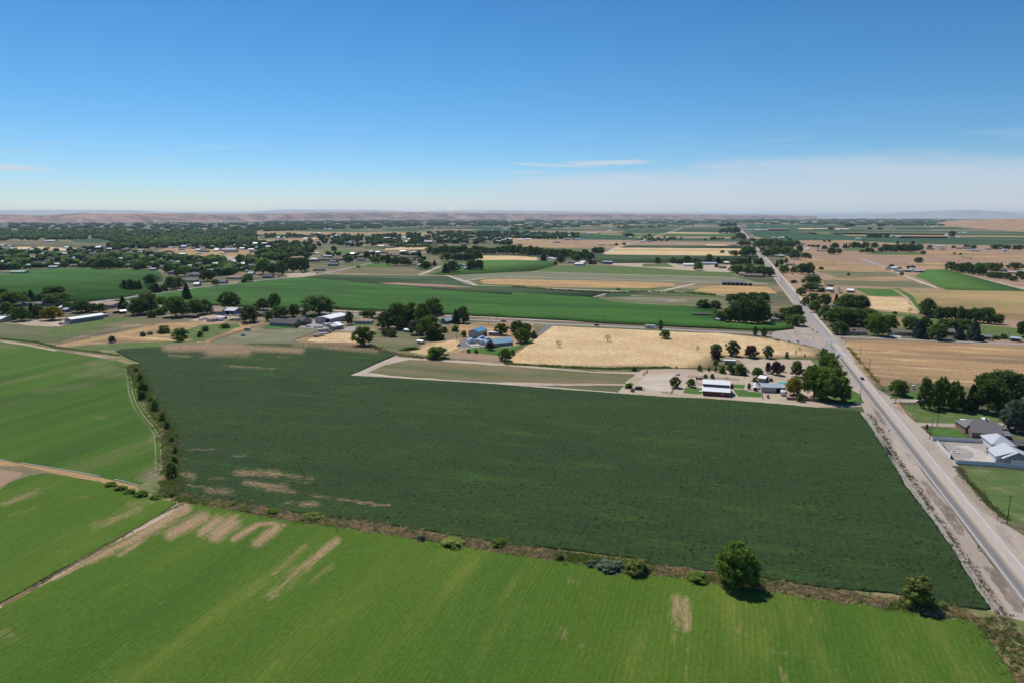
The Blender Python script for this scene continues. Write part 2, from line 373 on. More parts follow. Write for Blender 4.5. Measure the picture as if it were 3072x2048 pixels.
g_weed = GM('ditch_bank', (.30, .24, .13), (.15, .18, .06), (.10, .15, .04), big=.12, mid=.3, fine=1.5, famt=.4, stretch=2, bump=.8)
g_grav = GM('yard_gravel', (.33, .295, .265), (.30, .265, .245), (.38, .33, .29), big=.06, mid=.25, fine=1.6, famt=.18, stretch=1.5)
g_conc = GM('concrete', (.47, .43, .39), (.42, .385, .35), big=.1, mid=.4, fine=1.5, famt=.1, stretch=1, bump=.1)
g_tar = GM('driveway_asphalt', (.155, .15, .16), (.18, .17, .18), big=.1, mid=.4, fine=1.5, famt=.12, stretch=1, bump=.1)
g_salt = GM('pale_scrub', (.24, .215, .165), (.17, .165, .105), (.36, .32, .26), big=.05, mid=.15, fine=.8, famt=.4, stretch=4)
g_tile = GM('grey_green_pasture', (.155, .165, .10), (.19, .185, .115), (.23, .20, .13), big=.03, mid=.1, fine=.9, famt=.2, stretch=3)
g_rough = GM('rough_verge', (.30, .23, .17), (.36, .30, .25), (.17, .135, .11), big=.07, mid=.13, fine=.9, famt=.35, ang=math.pi / 2 - RAZ, stretch=5, bump=.8)
# ground out to the horizon
sheet('ground', [Vector((x, y, 0)) for x, y in ((-60000, -300), (60000, -300), (60000, 47000), (-60000, 47000))], g_base, z=0.0)
# --- far parcels of the valley, laid on the survey grid of the road
rr = random.Random(5)
parc = {0: MB(), 1: MB(), 2: MB(), 3: MB(), 4: MB()}
zfar = .05
def parcel(k, t0, t1, o0, o1, z):
    q = [along(t0, o0, z), along(t0, o1, z), along(t1, o1, z), along(t1, o0, z)]
    parc[k].add(q, [(0, 1, 2, 3)])
t = 2700.0
while t < 30000:
    dt = rr.uniform(130, 330) * (1 + t / 9000)
    o = -9000 * (1 + t / 12000)
    while o < 9000 * (1 + t / 15000):
        do = rr.uniform(250, 800) * (1 + t / 9000)
        k = rr.choice([0, 0, 1, 1, 2, 3, 4, None, None]) if o > -2500 else rr.choice([0, 1, 2, 4, None, None, None])
        if k is not None: parcel(k, t, t + dt * .96, o + 12, o + do - 12, .012 + .002 * (k % 3))
        o += do
    t += dt
for k, (nm, mt) in enumerate((('far_green_fields', g_far), ('far_dark_fields', g_corn2), ('far_stubble_fields', g_dry), ('far_ploughed_fields', g_brown), ('far_meadows', g_weedy))):
    tag(parc[k].build(nm, mt), kind='structure')
# --- right-hand dry country
sheet('dry_field', pts('F4', 60, 640, 200, 480, 180, 372, 2352, 428, 3600, 440, 3600, 1900, 1400, 1130, 330, 1072, 230, 900), g_brown)
sheet('dry_field', pts('F4', 150, 600, 420, 540, 1120, 628, 1210, 700, 1550, 812, 860, 800, 420, 650, 180, 720), g_dry)
sheet('pasture', pts('F4', 430, 655, 1120, 662, 1210, 705, 650, 712), g_weedy)
sheet('pasture', pts('F4', 500, 738, 1330, 748, 1540, 812, 1150, 800, 520, 785), g_weedy)
sheet('pasture', pts('F4', 640, 716, 1220, 724, 1300, 742, 500, 735), g_dry)
sheet('pasture', pts('F4', 870, 492, 1100, 480, 1450, 490, 1450, 508, 1000, 508), g_lawn2)
sheet('pasture', pts('F4', 700, 440, 1060, 430, 820, 470, 680, 470), g_lawn2)
sheet('dry_field', pts('F4', 1450, 460, 2352, 500, 3200, 540, 3200, 700, 2352, 640, 1620, 635, 1130, 630, 1400, 560, 930, 525, 1460, 505), g_dry)
sheet('ploughed_field', pts('F4', 400, 505, 800, 500, 2352, 548, 3200, 575, 3200, 620, 2352, 585, 1600, 580, 1100, 575, 880, 530), g_brown)
sheet('crop_field', pts('F4', 0, 290, 300, 255, 850, 262, 1650, 258, 2352, 305, 3600, 320, 3600, 425, 2352, 408, 1650, 410, 1130, 395, 870, 378, 740, 352, 0, 358), g_far)
sheet('crop_field', pts('F4', 0, 300, 420, 302, 620, 352, 0, 356), g_corn2)
sheet('crop_field', pts('F4', 560, 302, 1640, 318, 1650, 352, 740, 352), g_corn2)
sheet('stubble_field', pts('F4', 180, 374, 730, 372, 1150, 398, 1150, 412, 180, 392), g_dry)
sheet('stubble_field', pts('F4', 280, 261, 730, 263, 730, 275, 280, 270), g_tan)
sheet('stubble_field', pts('F4', 510, 232, 1600, 246, 1600, 250, 510, 239), g_tan)
sheet('stubble_field', pts('F4', 0, 264, 200, 266, 200, 284, 0, 284), g_brown)
sheet('crop_field', pts('F4', 1350, 704, 1460, 642, 1640, 642, 2352, 832, 3300, 1100, 3300, 870, 1640, 826, 1550, 795, 1440, 735), g_lawn, h=.5)
sheet('ripening_field', pts('F4', 1210, 822, 1640, 832, 2352, 842, 3500, 880, 3500, 1250, 2352, 1110, 1640, 1010, 1420, 1040, 1330, 880), g_olive, h=.3)
sheet('grass_strip', pts('F4', 1140, 812, 1230, 818, 1320, 872, 1420, 955, 1430, 1040, 1390, 1030, 1300, 905, 1200, 835), g_lawn)
sheet('playing_field', pts('F4', 780, 812, 1140, 820, 1235, 884, 1080, 888, 920, 880, 860, 845), g_lawn)
sheet('dry_field', pts('F4', 320, 850, 700, 830, 860, 850, 920, 884, 1080, 892, 1240, 890, 1390, 1035, 1400, 1055, 900, 1010, 330, 960), g_dry)
sheet('dry_field', pts('F4', 900, 890, 1080, 895, 1250, 905, 1380, 1045, 940, 1000), g_tan, rag=2)
sheet('meadow', pts('M6', 430, 330, 600, 350, 1050, 390, 1250, 440, 1750, 500, 2300, 560, 3000, 640, 3000, 720, 2050, 690, 1800, 640, 1300, 640, 700, 640, 450, 560), g_lawn2)
sheet('yard', pts('M6', 690, 400, 880, 430, 850, 540, 760, 545), g_dry)
# --- centre: parcels beyond the canal
F3 = 'F3'
sheet('stubble_field', pts(F3, 0, 405, 0, 350, 400, 370, 640, 345, 1150, 362, 980, 440, 880, 446, 280, 436, 0, 428), g_dry)
sheet('ploughed_field', pts(F3, 640, 345, 1140, 365, 1100, 384, 620, 378), g_brown)
sheet('ploughed_field', pts(F3, 0, 392, 1090, 402, 1040, 412, 0, 405), g_brown)
sheet('grass_strip', pts(F3, 280, 440, 700, 455, 720, 470, 330, 455), g_lawn)
sheet('crop_field', pts(F3, 660, 320, 1000, 308, 2060, 318, 2065, 346, 1560, 352, 660, 340), g_corn)
sheet('stubble_field', pts(F3, 1400, 316, 1440, 299, 1900, 305, 1905, 318), g_tan)
sheet('stubble_field', pts(F3, 820, 310, 1400, 315, 1400, 320, 820, 318), g_tan)
sheet('crop_field', pts(F3, 840, 306, 930, 286, 1450, 291, 1390, 312), g_far)
sheet('crop_field', pts(F3, 0, 285, 300, 275, 640, 300, 640, 315, 0, 308), g_far)
sheet('crop_field', pts(F3, 950, 282, 1940, 284, 1930, 296, 1450, 292, 940, 286), g_corn2)
sheet('crop_field', pts(F3, 1540, 262, 1960, 262, 1950, 276, 1480, 278), g_far)
sheet('crop_field', pts(F3, 480, 236, 960, 236, 960, 262, 560, 262), g_far)
sheet('crop_field', pts(F3, 1450, 222, 1930, 222, 1930, 250, 1450, 246), g_far)
sheet('crop_field', pts(F3, 960, 255, 1500, 255, 1450, 266, 960, 268), g_corn2)
sheet('crop_field', pts('F4', -190, 222, 0, 226, 700, 236, 700, 258, 0, 262, -200, 262), g_far)
sheet('crop_field', pts('F4', -160, 290, 260, 292, 720, 362, 0, 366, -130, 330), g_far)
sheet('pasture', pts(F3, 1520, 352, 2060, 360, 2090, 392, 1520, 384), g_weedy)
sheet('ploughed_field', pts(F3, 1165, 392, 1210, 384, 2090, 392, 2095, 420, 1060, 416), g_brown)
sheet('stubble_field', pts(F3, 1780, 408, 1980, 412, 1970, 424, 1780, 420), g_tan)
sheet('crop_field', pts(F3, 1000, 435, 1060, 418, 2110, 424, 2110, 446), g_corn2, h=.5)
sheet('stubble_field', pts(F3, 820, 502, 940, 440, 2120, 448, 2100, 516), g_tan)
sheet('weeds_strip', pts(F3, 900, 458, 2060, 463, 2060, 467, 900, 463), g_weedy)
sheet('crop_field', pts(F3, 620, 566, 740, 502, 2250, 518, 2270, 548, 1900, 580, 900, 582), g_corn2, h=.4)
sheet('dry_yard', pts(F3, 900, 580, 1500, 578, 2010, 600, 2040, 668, 1700, 658, 1200, 622, 920, 600), g_dirt)
sheet('pasture', pts(F3, 1200, 588, 1420, 582, 1500, 620, 1200, 614), g_lawn2)
sheet('stubble_field', pts(F3, 0, 514, 230, 526, 230, 556, 0, 552, -330, 556, -390, 512), g_tan)
sheet('canal_fields', pts(F3, -620, 735, -560, 690, 0, 664, 190, 658, 2050, 712, 2352, 772, 1900, 760, 1500, 757, 400, 740, 0, 728), g_tile)
sheet('pasture', pts(F3, 190, 658, 390, 606, 700, 598, 1180, 618, 1700, 655, 2030, 668, 2056, 712), g_lawn2)
sheet('crop_field', pts(F3, 0, 554, 380, 566, 400, 606, 190, 656, 0, 664, -560, 692, -760, 690, -250, 555), g_lawn, h=.3)
sheet('meadow', pts('F2', 1560, 690, 1700, 620, 1700, 560, 1940, 570, 2080, 552, 1750, 690), g_lawn2)
sheet('meadow', pts('F2', 770, 672, 940, 622, 1440, 626, 1520, 660, 1460, 690), g_sparse)
sheet('lawn', pts('F2', 940, 618, 1080, 580, 1240, 590, 1230, 612), g_lawn)
sheet('meadow', pts('F2', 500, 610, 690, 570, 1060, 572, 900, 610, 700, 640), g_sparse)
sheet('meadow', pts('F2', 610, 440, 1000, 440, 960, 500, 620, 500), g_weedy)
sheet('meadow', pts('F2', 620, 462, 900, 462, 840, 500, 640, 500), g_lawn2)
sheet('stubble_field', pts('F2', 1200, 436, 1700, 432, 1600, 455, 1180, 460), g_tan)
sheet('stubble_field', pts('F2', 0, 366, 580, 350, 590, 378, 0, 392), g_dry)
sheet('crop_field', pts('F2', 0, 298, 580, 276, 1140, 288, 1150, 318, 560, 312, 0, 322), g_far)
sheet('crop_field', pts('F2', 1180, 268, 1480, 258, 1500, 300, 1150, 318), g_far)
sheet('crop_field', pts('F2', 1500, 244, 2260, 250, 2240, 276, 1500, 276), g_far)
sheet('meadow', pts('F1', 620, 366, 1140, 356, 1090, 372, 900, 402, 700, 388), g_far)
sheet('meadow', pts('F1', 1850, 410, 2240, 396, 2200, 412, 1860, 430), g_far)
sheet('bare_hillside', pts('F1', 110, 462, 170, 432, 420, 432, 520, 440, 700, 444, 700, 470, 500, 470, 110, 472), g_tan)
sheet('dirt_yard', pts('F1', 1440, 470, 1560, 438, 1700, 452, 2352, 462, 2352, 500, 2000, 560, 1880, 545, 1880, 520, 1430, 520), g_dry)
sheet('dirt_yard', pts('F1', 1880, 525, 2140, 522, 2140, 560, 1880, 545), g_dirt)
sheet('golden_field', pts('F2', 2060, 742, 2120, 730, 2352, 726, F3, 300, 735, 900, 745, 1350, 758, 1500, 768, 1490, 788, 1250, 812, 900, 808, 300, 800, 0, 780, 'F2', 2090, 772), g_gold, rag=1.5)
sheet('grass_strip', pts('F2', 1980, 765, 2060, 745, 2090, 772, 2352, 782, F3, 0, 782, 300, 802, 900, 812, 1250, 814, 1600, 795, 1330, 835, 1040, 832, 700, 812, 'F2', 2010, 788), g_lawn2)
sheet('golden_field', pts(F3, 1640, 845, 1800, 790, 2000, 786, 2352, 800, 2440, 860, 1900, 868), g_gold, rag=1.5)
sheet('scrub_field', pts(F3, 780, 905, 1100, 884, 1300, 878, 1900, 900, 2060, 930, 2010, 1000, 1700, 986, 1200, 966, 950, 946), g_weedy)
sheet('scrub_field', pts(F3, 930, 906, 1150, 896, 1600, 912, 1600, 940, 1200, 930), g_salt, rag=2)
sheet('crop_field', pts(F3, 860, 862, 1150, 850, 1080, 886, 850, 895), g_corn2)
sheet('grass_strip', pts(F3, 1500, 835, 1560, 822, 1900, 866, 1880, 896, 1400, 862), g_lawn2)
# --- the two corn fields
corn = pts('M1', 1350, 205, 1480, 195, 1830, 138, 2352, 62, 'F2', 0, 757, 420, 717, 700, 738, 1050, 772, 1400, 802, 1700, 835, 2352, 882, F3, 0, 858,
           700, 900, 780, 906, 900, 942, 1200, 966, 1700, 986, 1870, 1002, 'M5', 590, 130, 525, 200, 700, 262, 1100, 290, 1160, 268, 1420, 280, 1500, 342,
           1260, 368, 700, 343, 0, 312, 'M4', 1300, 478, 600, 428, 0, 402, 'M3', 1200, 362, 550, 326, 0, 306, 'M2', 1570, 288, 850, 278, 520, 256, 'M1', 1500, 236)
sheet('corn_field', corn, g_corn, h=1.2, grid=9)
sheet('dark_field', pts('F2', 420, 716, 640, 690, 1650, 702, 1760, 706, 1955, 788, 2352, 800, F3, 0, 806, 900, 846, 740, 892, 700, 900, 0, 856, 'F2', 2352, 880, 1700, 833, 1400, 800, 1050, 770, 700, 736), g_corn2, h=.5)
sheet('bare_strip', pts('F2', 1120, 768, 1300, 764, 1700, 780, 2000, 806, 1850, 806, 1500, 795, 1200, 778), g_brown, rag=1.5, z=.62)
sheet('corn_field', pts('F1', -1400, 900, -1400, 680, 0, 694, 98, 668, 350, 642, 800, 632, 1300, 642, 1460, 662, 1492, 700, 1497, 745, 1400, 780, 1350, 845, 1100, 908, 800, 934, 400, 938), g_corn, h=1.0)
# --- slopes below the village
sheet('pasture', pts('M1', -1500, 470, 0, 470, 600, 515, 1050, 430, 1500, 396, 1850, 395, 1500, 470, 1000, 600, 700, 700, 300, 700, 0, 660, -1500, 650), g_sparse)
sheet('brown_slope', pts('M1', -1500, 470, 0, 470, 600, 515, 740, 540, 640, 605, 300, 605, 0, 600, -1500, 590), g_weedy)
sheet('pasture', pts('M1', 640, 545, 1050, 432, 1500, 398, 1620, 402, 1300, 470, 900, 580, 500, 660, 500, 620), g_lawn2)
sheet('dry_slope', pts('M1', 600, 735, 1000, 660, 1900, 470, 2352, 448, 'M2', 600, 455, 900, 470, 1180, 455, 1180, 470, 880, 560, 520, 690, 0, 700, 'M1', 1500, 700, 1000, 722, 760, 745), g_dry)
sheet('dry_slope', pts('M1', 760, 715, 1300, 600, 1900, 480, 2200, 470, 2100, 500, 1700, 560, 1000, 700), g_gold)
sheet('grass_strip', pts('M1', 800, 770, 1000, 722, 1500, 700, 2352, 668, 'M2', 350, 690, 0, 712, 'M1', 1700, 760, 1200, 795), g_lawn2)
sheet('grass_slope', pts('M2', 180, 560, 400, 490, 850, 470, 870, 505, 520, 640, 430, 690, 330, 680), g_lawn2)
sheet('fenced_pasture', pts('M2', 520, 692, 880, 560, 1100, 556, 1160, 545, 1800, 530, 1500, 672, 1450, 690), g_tile)
sheet('dry_field', pts('M2', 1500, 672, 1800, 562, 2240, 582, 2400, 600, 'M3', 560, 560, 560, 700, 700, 820, 440, 760, 'M2', 2230, 730, 1550, 695), g_dry)
sheet('dry_field', pts('M2', 1700, 640, 2000, 580, 2230, 590, 2220, 700, 1650, 680), g_tan, rag=2)
sheet('grass_bank', pts('M3', 420, 560, 900, 560, 1050, 640, 900, 780, 1080, 860, 730, 850, 600, 790, 430, 740), g_weedy)
sheet('dry_yard', pts('M3', 880, 800, 1100, 700, 1500, 640, 1480, 480, 1700, 460, 2352, 470, 2352, 640, 2150, 830, 1950, 910, 1350, 880, 1080, 860), g_dry)
sheet('dry_yard', pts('M3', 900, 800, 1300, 690, 1460, 660, 1470, 760, 1200, 850), g_tan, rag=2)
sheet('dirt_strip', pts('M3', 1350, 820, 1950, 850, 1970, 915, 1340, 880), g_brown)
# --- middle fields
sheet('field_margin', pts('M3', 190, 1084, 300, 1030, 720, 850, 860, 870, 1100, 880, 2352, 965, 'M4', 1100, 1035, 1620, 1040, 1500, 1200, 'M3', 1800, 1190, 500, 1108), g_dirt)
sheet('sparse_crop_field', pts('M3', 400, 1048, 600, 960, 900, 892, 1100, 902, 2352, 992, 'M4', 1250, 1052, 1590, 1062, 1540, 1140, 1500, 1180, 'M3', 1800, 1158, 880, 1098), g_sparse)
sheet('stubble_field', pts('M4', 620, 505, 1000, 522, 1800, 558, 2352, 585, 'M5', 600, 388, 1000, 432, 1250, 462, 1500, 512, 1780, 572, 1812, 622, 1790, 692, 900, 672, 640, 645, 530, 705,
      540, 805, 300, 800, 200, 790, 'M4', 2200, 992, 1600, 988, 1000, 992, 60, 938, 100, 900, 440, 640), g_tan, h=.12, grid=7)
sheet('grass_verge', pts('M5', 540, 640, 900, 665, 1800, 690, 1812, 704, 900, 684, 640, 656), g_lawn2)
sheet('verge_grass', pts('M4', 620, 490, 1000, 500, 1800, 536, 1800, 556, 1000, 522, 620, 504), g_weedy)
sheet('dirt_yard', pts('A4', 440, 300, 640, 200, 1600, 200, 2352, 250, 'A1', 900, 850, 1600, 940, 'M5', 1000, 870, 1500, 860, 2000, 880, 2150, 890, 2330, 1200, 2352, 1250, 1700, 1262, 1300, 1222, 500, 1162, 0, 1142, 'A4', 0, 790, 200, 560), g_dirt)
sheet('gravel_lot', pts('M5', 640, 655, 900, 684, 1690, 704, 1740, 762, 1600, 878, 1400, 890, 1000, 872, 850, 700), g_dirt)
sheet('dry_patch', pts('A4', 560, 460, 800, 330, 1350, 320, 1300, 620, 1280, 760, 1060, 730, 760, 690, 480, 560), g_path, rag=.5)
sheet('grass_verge', pts('M5', 1720, 705, 1830, 690, 2000, 800, 2120, 1000, 2250, 1090, 2330, 1210, 2130, 1235, 1800, 1190, 1620, 900, 1740, 770), g_lawn2)
sheet('lawn', pts('M5', 2130, 1060, 2230, 1080, 2320, 1200, 2260, 1228, 2120, 1215), g_lawn)
sheet('lawn', pts('A4', 1610, 640, 2010, 640, 2000, 808, 1558, 768), g_lawn)
sheet('lawn', pts('A1', 1160, 1190, 1470, 1200, 1430, 1300, 1160, 1280), g_lawn)
sheet('lawn', pts('A1', 1180, 1310, 1430, 1312, 1560, 1360, 1840, 1380, 1840, 1505, 1290, 1475), g_lawn)
sheet('weed_patch', pts('A4', 160, 660, 330, 510, 410, 560, 330, 690), g_lawn, rag=.3)
ribbon('garden_path', pts('A1', 1120, 1285, 1430, 1308, 1660, 1365), 1.0, g_path)
ribbon('garden_path', pts('A1', 1440, 1305, 1490, 1210, 1500, 1100), 1.1, g_path)
sheet('weeds_strip', pts('A4', 0, 170, 400, 150, 1500, 150, 1560, 195, 600, 210, 400, 250, 0, 260), g_lawn2, rag=.6)
# blue-roofed farmstead
sheet('driveway', pts('A7', 262, 640, 400, 540, 480, 500, 700, 500, 800, 620, 900, 690, 560, 725, 360, 745, 350, 700), g_tar)
sheet('concrete_apron', pts('A7', 430, 606, 480, 600, 600, 640, 690, 605, 800, 665, 590, 692), g_conc)
sheet('lawn', pts('A7', 470, 745, 900, 700, 1260, 720, 1600, 690, 1900, 600, 1560, 500, 1950, 490, 1990, 590, 1760, 720, 1540, 880, 1240, 905, 560, 830), g_lawn)
ribbon('driveway', pts('M4', 600, 482, 560, 520, 500, 570, 440, 600), [8, 6, 5, 5], g_tar)
ribbon('garden_path', pts('A7', 270, 810, 380, 745, 560, 725, 900, 690), 1.6, g_conc)
ribbon('garden_path', pts('A7', 1260, 716, 1600, 684), 1.6, g_conc)
# grey metal shop and neighbours
sheet('gravel_yard', pts('B2', 130, 480, 350, 370, 600, 300, 600, 370, 1000, 420, 900, 520, 560, 505), g_grav)
sheet('gravel_yard', pts('B2', 1250, 130, 1500, 150, 1500, 260, 1330, 300), g_grav)
sheet('gravel_pad', pts('B2', 1250, 560, 1560, 430, 1850, 445, 1720, 600), g_grav)
sheet('lawn', pts('B2', 100, 440, 280, 380, 460, 345, 420, 300, 600, 300, 320, 300, 100, 380), g_lawn)
sheet('lawn', pts('B2', 1560, 380, 1660, 370, 2200, 385, 2200, 420, 1640, 430), g_lawn)
sheet('lawn', pts('B2', 150, 190, 330, 130, 600, 150, 430, 240, 320, 290, 150, 230), g_lawn)
sheet('lawn', pts('M2', 1130, 500, 1250, 480, 1500, 500, 1500, 525, 1160, 540), g_lawn)
sheet('salvage_yard', pts('B1', 250, 560, 520, 480, 800, 400, 1650, 460, 1300, 520, 1200, 600, 900, 620), g_dirt)
sheet('dirt_yard', pts('A8', 350, 700, 800, 640, 1500, 570, 2100, 620, 1400, 780, 700, 760), g_dirt)
# across the road
sheet('dry_grass_field', pts('M6', 120, 672, 1000, 708, 2352, 772, 4200, 850, 'M7', 4200, 720, 2352, 590, 1700, 455, 1500, 430, 900, 400, 620, 440, 470, 390, 380, 320, 180, 110), g_dry, grid=8)
sheet('pasture', pts('M7', 860, 685, 1000, 672, 1500, 730, 1850, 740, 2500, 800, 2500, 930, 2000, 890, 1500, 908, 1090, 892, 1000, 830), g_lawn2)
sheet('lawn', pts('M7', 660, 540, 930, 520, 1060, 520, 1010, 600, 860, 590, 680, 570), g_lawn)
sheet('dry_verge', pts('M7', 760, 655, 810, 650, 1000, 860, 1060, 895, 880, 880), g_gold)
sheet('driveway', pts('M7', 560, 580, 700, 598, 1030, 605, 1040, 640, 800, 640, 680, 650), g_verge)
sheet('driveway', pts('M7', 820, 870, 1080, 895, 1590, 905, 1990, 895, 2600, 900, 2600, 1000, 2200, 960, 1600, 950, 1120, 930, 1000, 960, 900, 940), g_verge)
sheet('dry_verge', pts('M7', 1010, 940, 1100, 945, 1200, 1060, 1190, 1090, 1090, 1080, 1040, 1030), g_gold)
sheet('lawn', pts('M7', 1170, 985, 1300, 955, 1510, 975, 1640, 1075, 1600, 1075, 1250, 1050), g_lawn)
sheet('gravel_court', pts('A5', 440, 600, 1420, 640, 1520, 710, 1540, 860, 1720, 1090, 860, 1030, 740, 985), g_grav)
# the concrete sweep in the walled court
cc_ = G(*full('A5', 900, 870)); arc = []
cl = pts('A5', 840, 700, 1100, 690, 1300, 770, 1440, 800, 1560, 920, 1740, 1100, 960, 1040, 1000, 1015, 1150, 1000, 1260, 920, 1230, 850, 1120, 780, 940, 735)
sheet('concrete_drive', cl, g_conc)
sheet('pasture', pts('N1', 745, 112, 950, 130, 1150, 142, 2200, 240, 2200, 900, 1150, 490, 1040, 480, 900, 345, 800, 205), g_lawn2)
sheet('plough_strip', pts('N1', 612, 98, 735, 112, 800, 210, 900, 350, 1035, 475, 950, 492, 890, 470, 760, 330, 680, 220), g_rough)
# verges beside the main road, to the near frame edge
tn, tf = -330, t_at(1010)
ribbon('ditch_weeds_strip', [along(tn, -12.5), along(t_at(1400), -11), along(t_at(1245), -9.5)], [8, 6, 3], g_rough, wob=.35)
ribbon('road_verge', [along(tn, -7.2), along(t_at(1500), -7), along(t_at(1300), -7), along(t_at(1240), -7), along(t_at(1100), -4.6)], [5.5, 5, 6.5, 8, 2.5], g_verge, wob=.35)
rv_ = ((None, 12), (1620, 11), (1570, 7), (1530, 2.2), (1430, 1.8), (1400, 8), (1330, 10), (1270, 6.5), (1215, 6), (1200, 2.5), (1185, 6), (1165, 2), (1090, 2))
ribbon('road_verge', [along(tn if y is None else t_at(y), 3.6 + w0 / 2) for y, w0 in rv_], [w0 for y, w0 in rv_], g_verge, wob=.25)
g_stain = GM('damp_soil', (.17, .135, .11), (.24, .195, .16), (.30, .25, .21), big=.2, mid=.5, fine=1.2, famt=.3, ang=math.pi / 2 - RAZ, stretch=3)
sheet('bare_soil', pts('N1', 445, 200, 500, 215, 560, 300, 640, 375, 740, 520, 745, 575, 700, 565, 600, 425, 500, 290), g_stain, rag=.35)
sheet('bare_soil', pts('N1', 875, 775, 960, 800, 1080, 915, 1150, 1010, 1150, 1100, 1080, 1080, 990, 950), g_stain, rag=.4)
sheet('bare_soil', pts('M7', 480, 700, 560, 760, 640, 870, 660, 960, 600, 900, 520, 790), g_stain, rag=.25)
# foreground corner of dry weeds
sheet('weedy_corner', pts('N1', 930, 1080, 1000, 1120, 1150, 1150, 1600, 1500, 1800, 2300, 1100, 2300, 1090, 1600, 1010, 1440, 930, 1300, 870, 1220, 780, 1150, 640, 1138, 700, 1060), g_weed, grid=3, relief=.12)
# --- left margins
sheet('hedge_bank', pts('N2', 850, 130, 1000, 160, 1190, 245, 1225, 400, 1270, 480, 1355, 600, 1435, 750, 1495, 850, 1515, 1000, 1535, 1390, 1700, 1420, 1500, 1470, 1180, 1370, 1180, 1300, 1420, 1220,
      1430, 1100, 1400, 950, 1370, 830, 1250, 680, 1190, 540, 1165, 430, 1130, 320, 1080, 250, 900, 200), g_weed, grid=3, relief=.15)
sheet('dry_bank', pts('N2', -2000, 960, 0, 1078, 700, 1192, 1190, 1305, 1320, 1390, 1200, 1385, 900, 1290, 500, 1200, 200, 1130, 0, 1130, -2000, 1010), g_gold, rag=.25)
sheet('ploughed_field', pts('N2', -800, 1120, 0, 1160, 190, 1185, 170, 1220, 0, 1310, -800, 1500), g_brown)
sheet('young_crop_field', pts('N2', -2000, -80, 0, 65, 190, 87, 490, 147, 900, 217, 1000, 236, 1082, 262, 1132, 322, 1167, 432, 1192, 542, 1252, 682, 1372, 832, 1402, 952, 1432, 1102, 1422, 1222,
      1190, 1302, 700, 1190, 0, 1076, -2000, 950), g_left, grid=2.4, rag=.3, bare=caps('N2', (1250, 1230, 1420, 1180, 55, .8), (1390, 1120, 1410, 1200, 30, .9), (-400, 125, 140, 110, 30, .5),
      (800, 290, 960, 300, 45, .45), (600, 350, 1000, 345, 25, .4), (300, 490, 800, 440, 30, .35), (830, 720, 910, 710, 10, .6), (1310, 880, 1330, 930, 35, .55), (1060, 300, 1080, 420, 25, .4), (0, 620, 300, 560, 22, .3)))
g_furrow = GM('dull_furrow', (.26, .215, .145), (.12, .14, .05), (.33, .27, .19), big=.5, mid=.9, fine=1.6, famt=.3, stretch=1.5)
for k, (wd, of) in enumerate(((.5, 0), (.5, 2.2), (.45, 4.4), (.4, 6.4))):
    ln = [p + Vector((of, 0, 0)) for p in pts('N2', 1070, 290, 1092, 400, 1100, 500, 1130, 600, 1190, 700, 1270, 790, 1315, 860, 1330, 960, 1335, 1160)]
    ribbon('bare_furrow', ln, wd * 1.1, g_furrow, wob=.22)
ribbon('bare_track', pts('N2', 0, 66, 190, 90, 480, 146), [1.5, 5, 2], g_dirt, wob=.6)
ribbon('bare_track', pts('N2', 640, 160, 820, 190, 960, 212), [1, 4, 1.5], g_dirt, wob=.5)
ribbon('bare_track', pts('N2', 1120, 255, 1150, 310, 1165, 400), [1.5, 1.6, 1.5], g_dirt, wob=.3)
# --- the large dark field
dark = pts('M1', 1360, 798, 1440, 775, 1700, 760, 'M2', 0, 737, 800, 707, 1500, 717, 2230, 732, 'M3', 440, 762, 700, 820, 728, 850, 560, 918, 300, 1038, 190, 1082, 500, 1102,
           880, 1122, 1800, 1178, 'A4', 0, 785, 'M5', 0, 1142, 500, 1162, 1300, 1222, 1700, 1262, 2200, 1302, 2252, 1312, 'M7', 330, 762, 460, 962, 640, 1242, 'N1', 215, 0, 360, 250, 500, 432,
           660, 652, 760, 822, 860, 982, 925, 1070, 880, 1078, 740, 1062, 560, 1042, 250, 962, 'N5', 1500, 822, 1050, 747, 640, 692, 190, 642, 0, 592, 'N4', 1250, 422, 900, 397, 600, 337, 0, 247,
           'N3', 1900, 402, 1500, 332, 1230, 292, 1150, 272, 'N2', 1532, 1350, 1512, 1000, 1492, 850, 1432, 750, 1352, 600, 1272, 480, 1225, 400, 1192, 250, 1100, 215)
dcaps = caps('N3', (1510, 150, 1780, 155, 19, .62), (1700, 145, 2000, 185, 9, .55), (1570, 215, 1840, 245, 16, .7), (1700, 260, 1900, 275, 8, .6), (1330, 258, 1480, 275, 19, .55),
             (1930, 350, 2030, 350, 14, .7), (1160, 155, 1240, 175, 22, .6), (1200, 230, 1300, 240, 8, .5), (1990, 292, 2120, 310, 7, .6), (2170, 320, 2500, 362, 6, .8), (1500, 38, 1600, 42, 6, .5),
             (1840, 345, 1870, 340, 10, .6), (1830, 200, 1980, 215, 6, .5), (1340, 190, 1450, 180, 8, .4)) + \
        caps('M2', (0, 755, 900, 745, 46, .85), (500, 800, 950, 800, 50, .8), (900, 760, 1580, 795, 34, .8), (1500, 735, 2300, 740, 26, .55), (1850, 755, 2300, 790, 22, .6), (0, 850, 280, 862, 10, .6),
             (700, 970, 1270, 1008, 5, .8), (1300, 868, 1440, 876, 8, .5), (360, 868, 600, 876, 4, .6)) + caps('M3', (0, 740, 500, 800, 30, .6)) + caps('N2', (680 + 900, 1000, 1820, 998, 6, .5), (1960, 1050, 2120, 1050, 8, .5))
sheet('dark_crop_field', dark, g_dark, h=.35, grid=1.5, relief=.17, bare=dcaps, rag=.3)
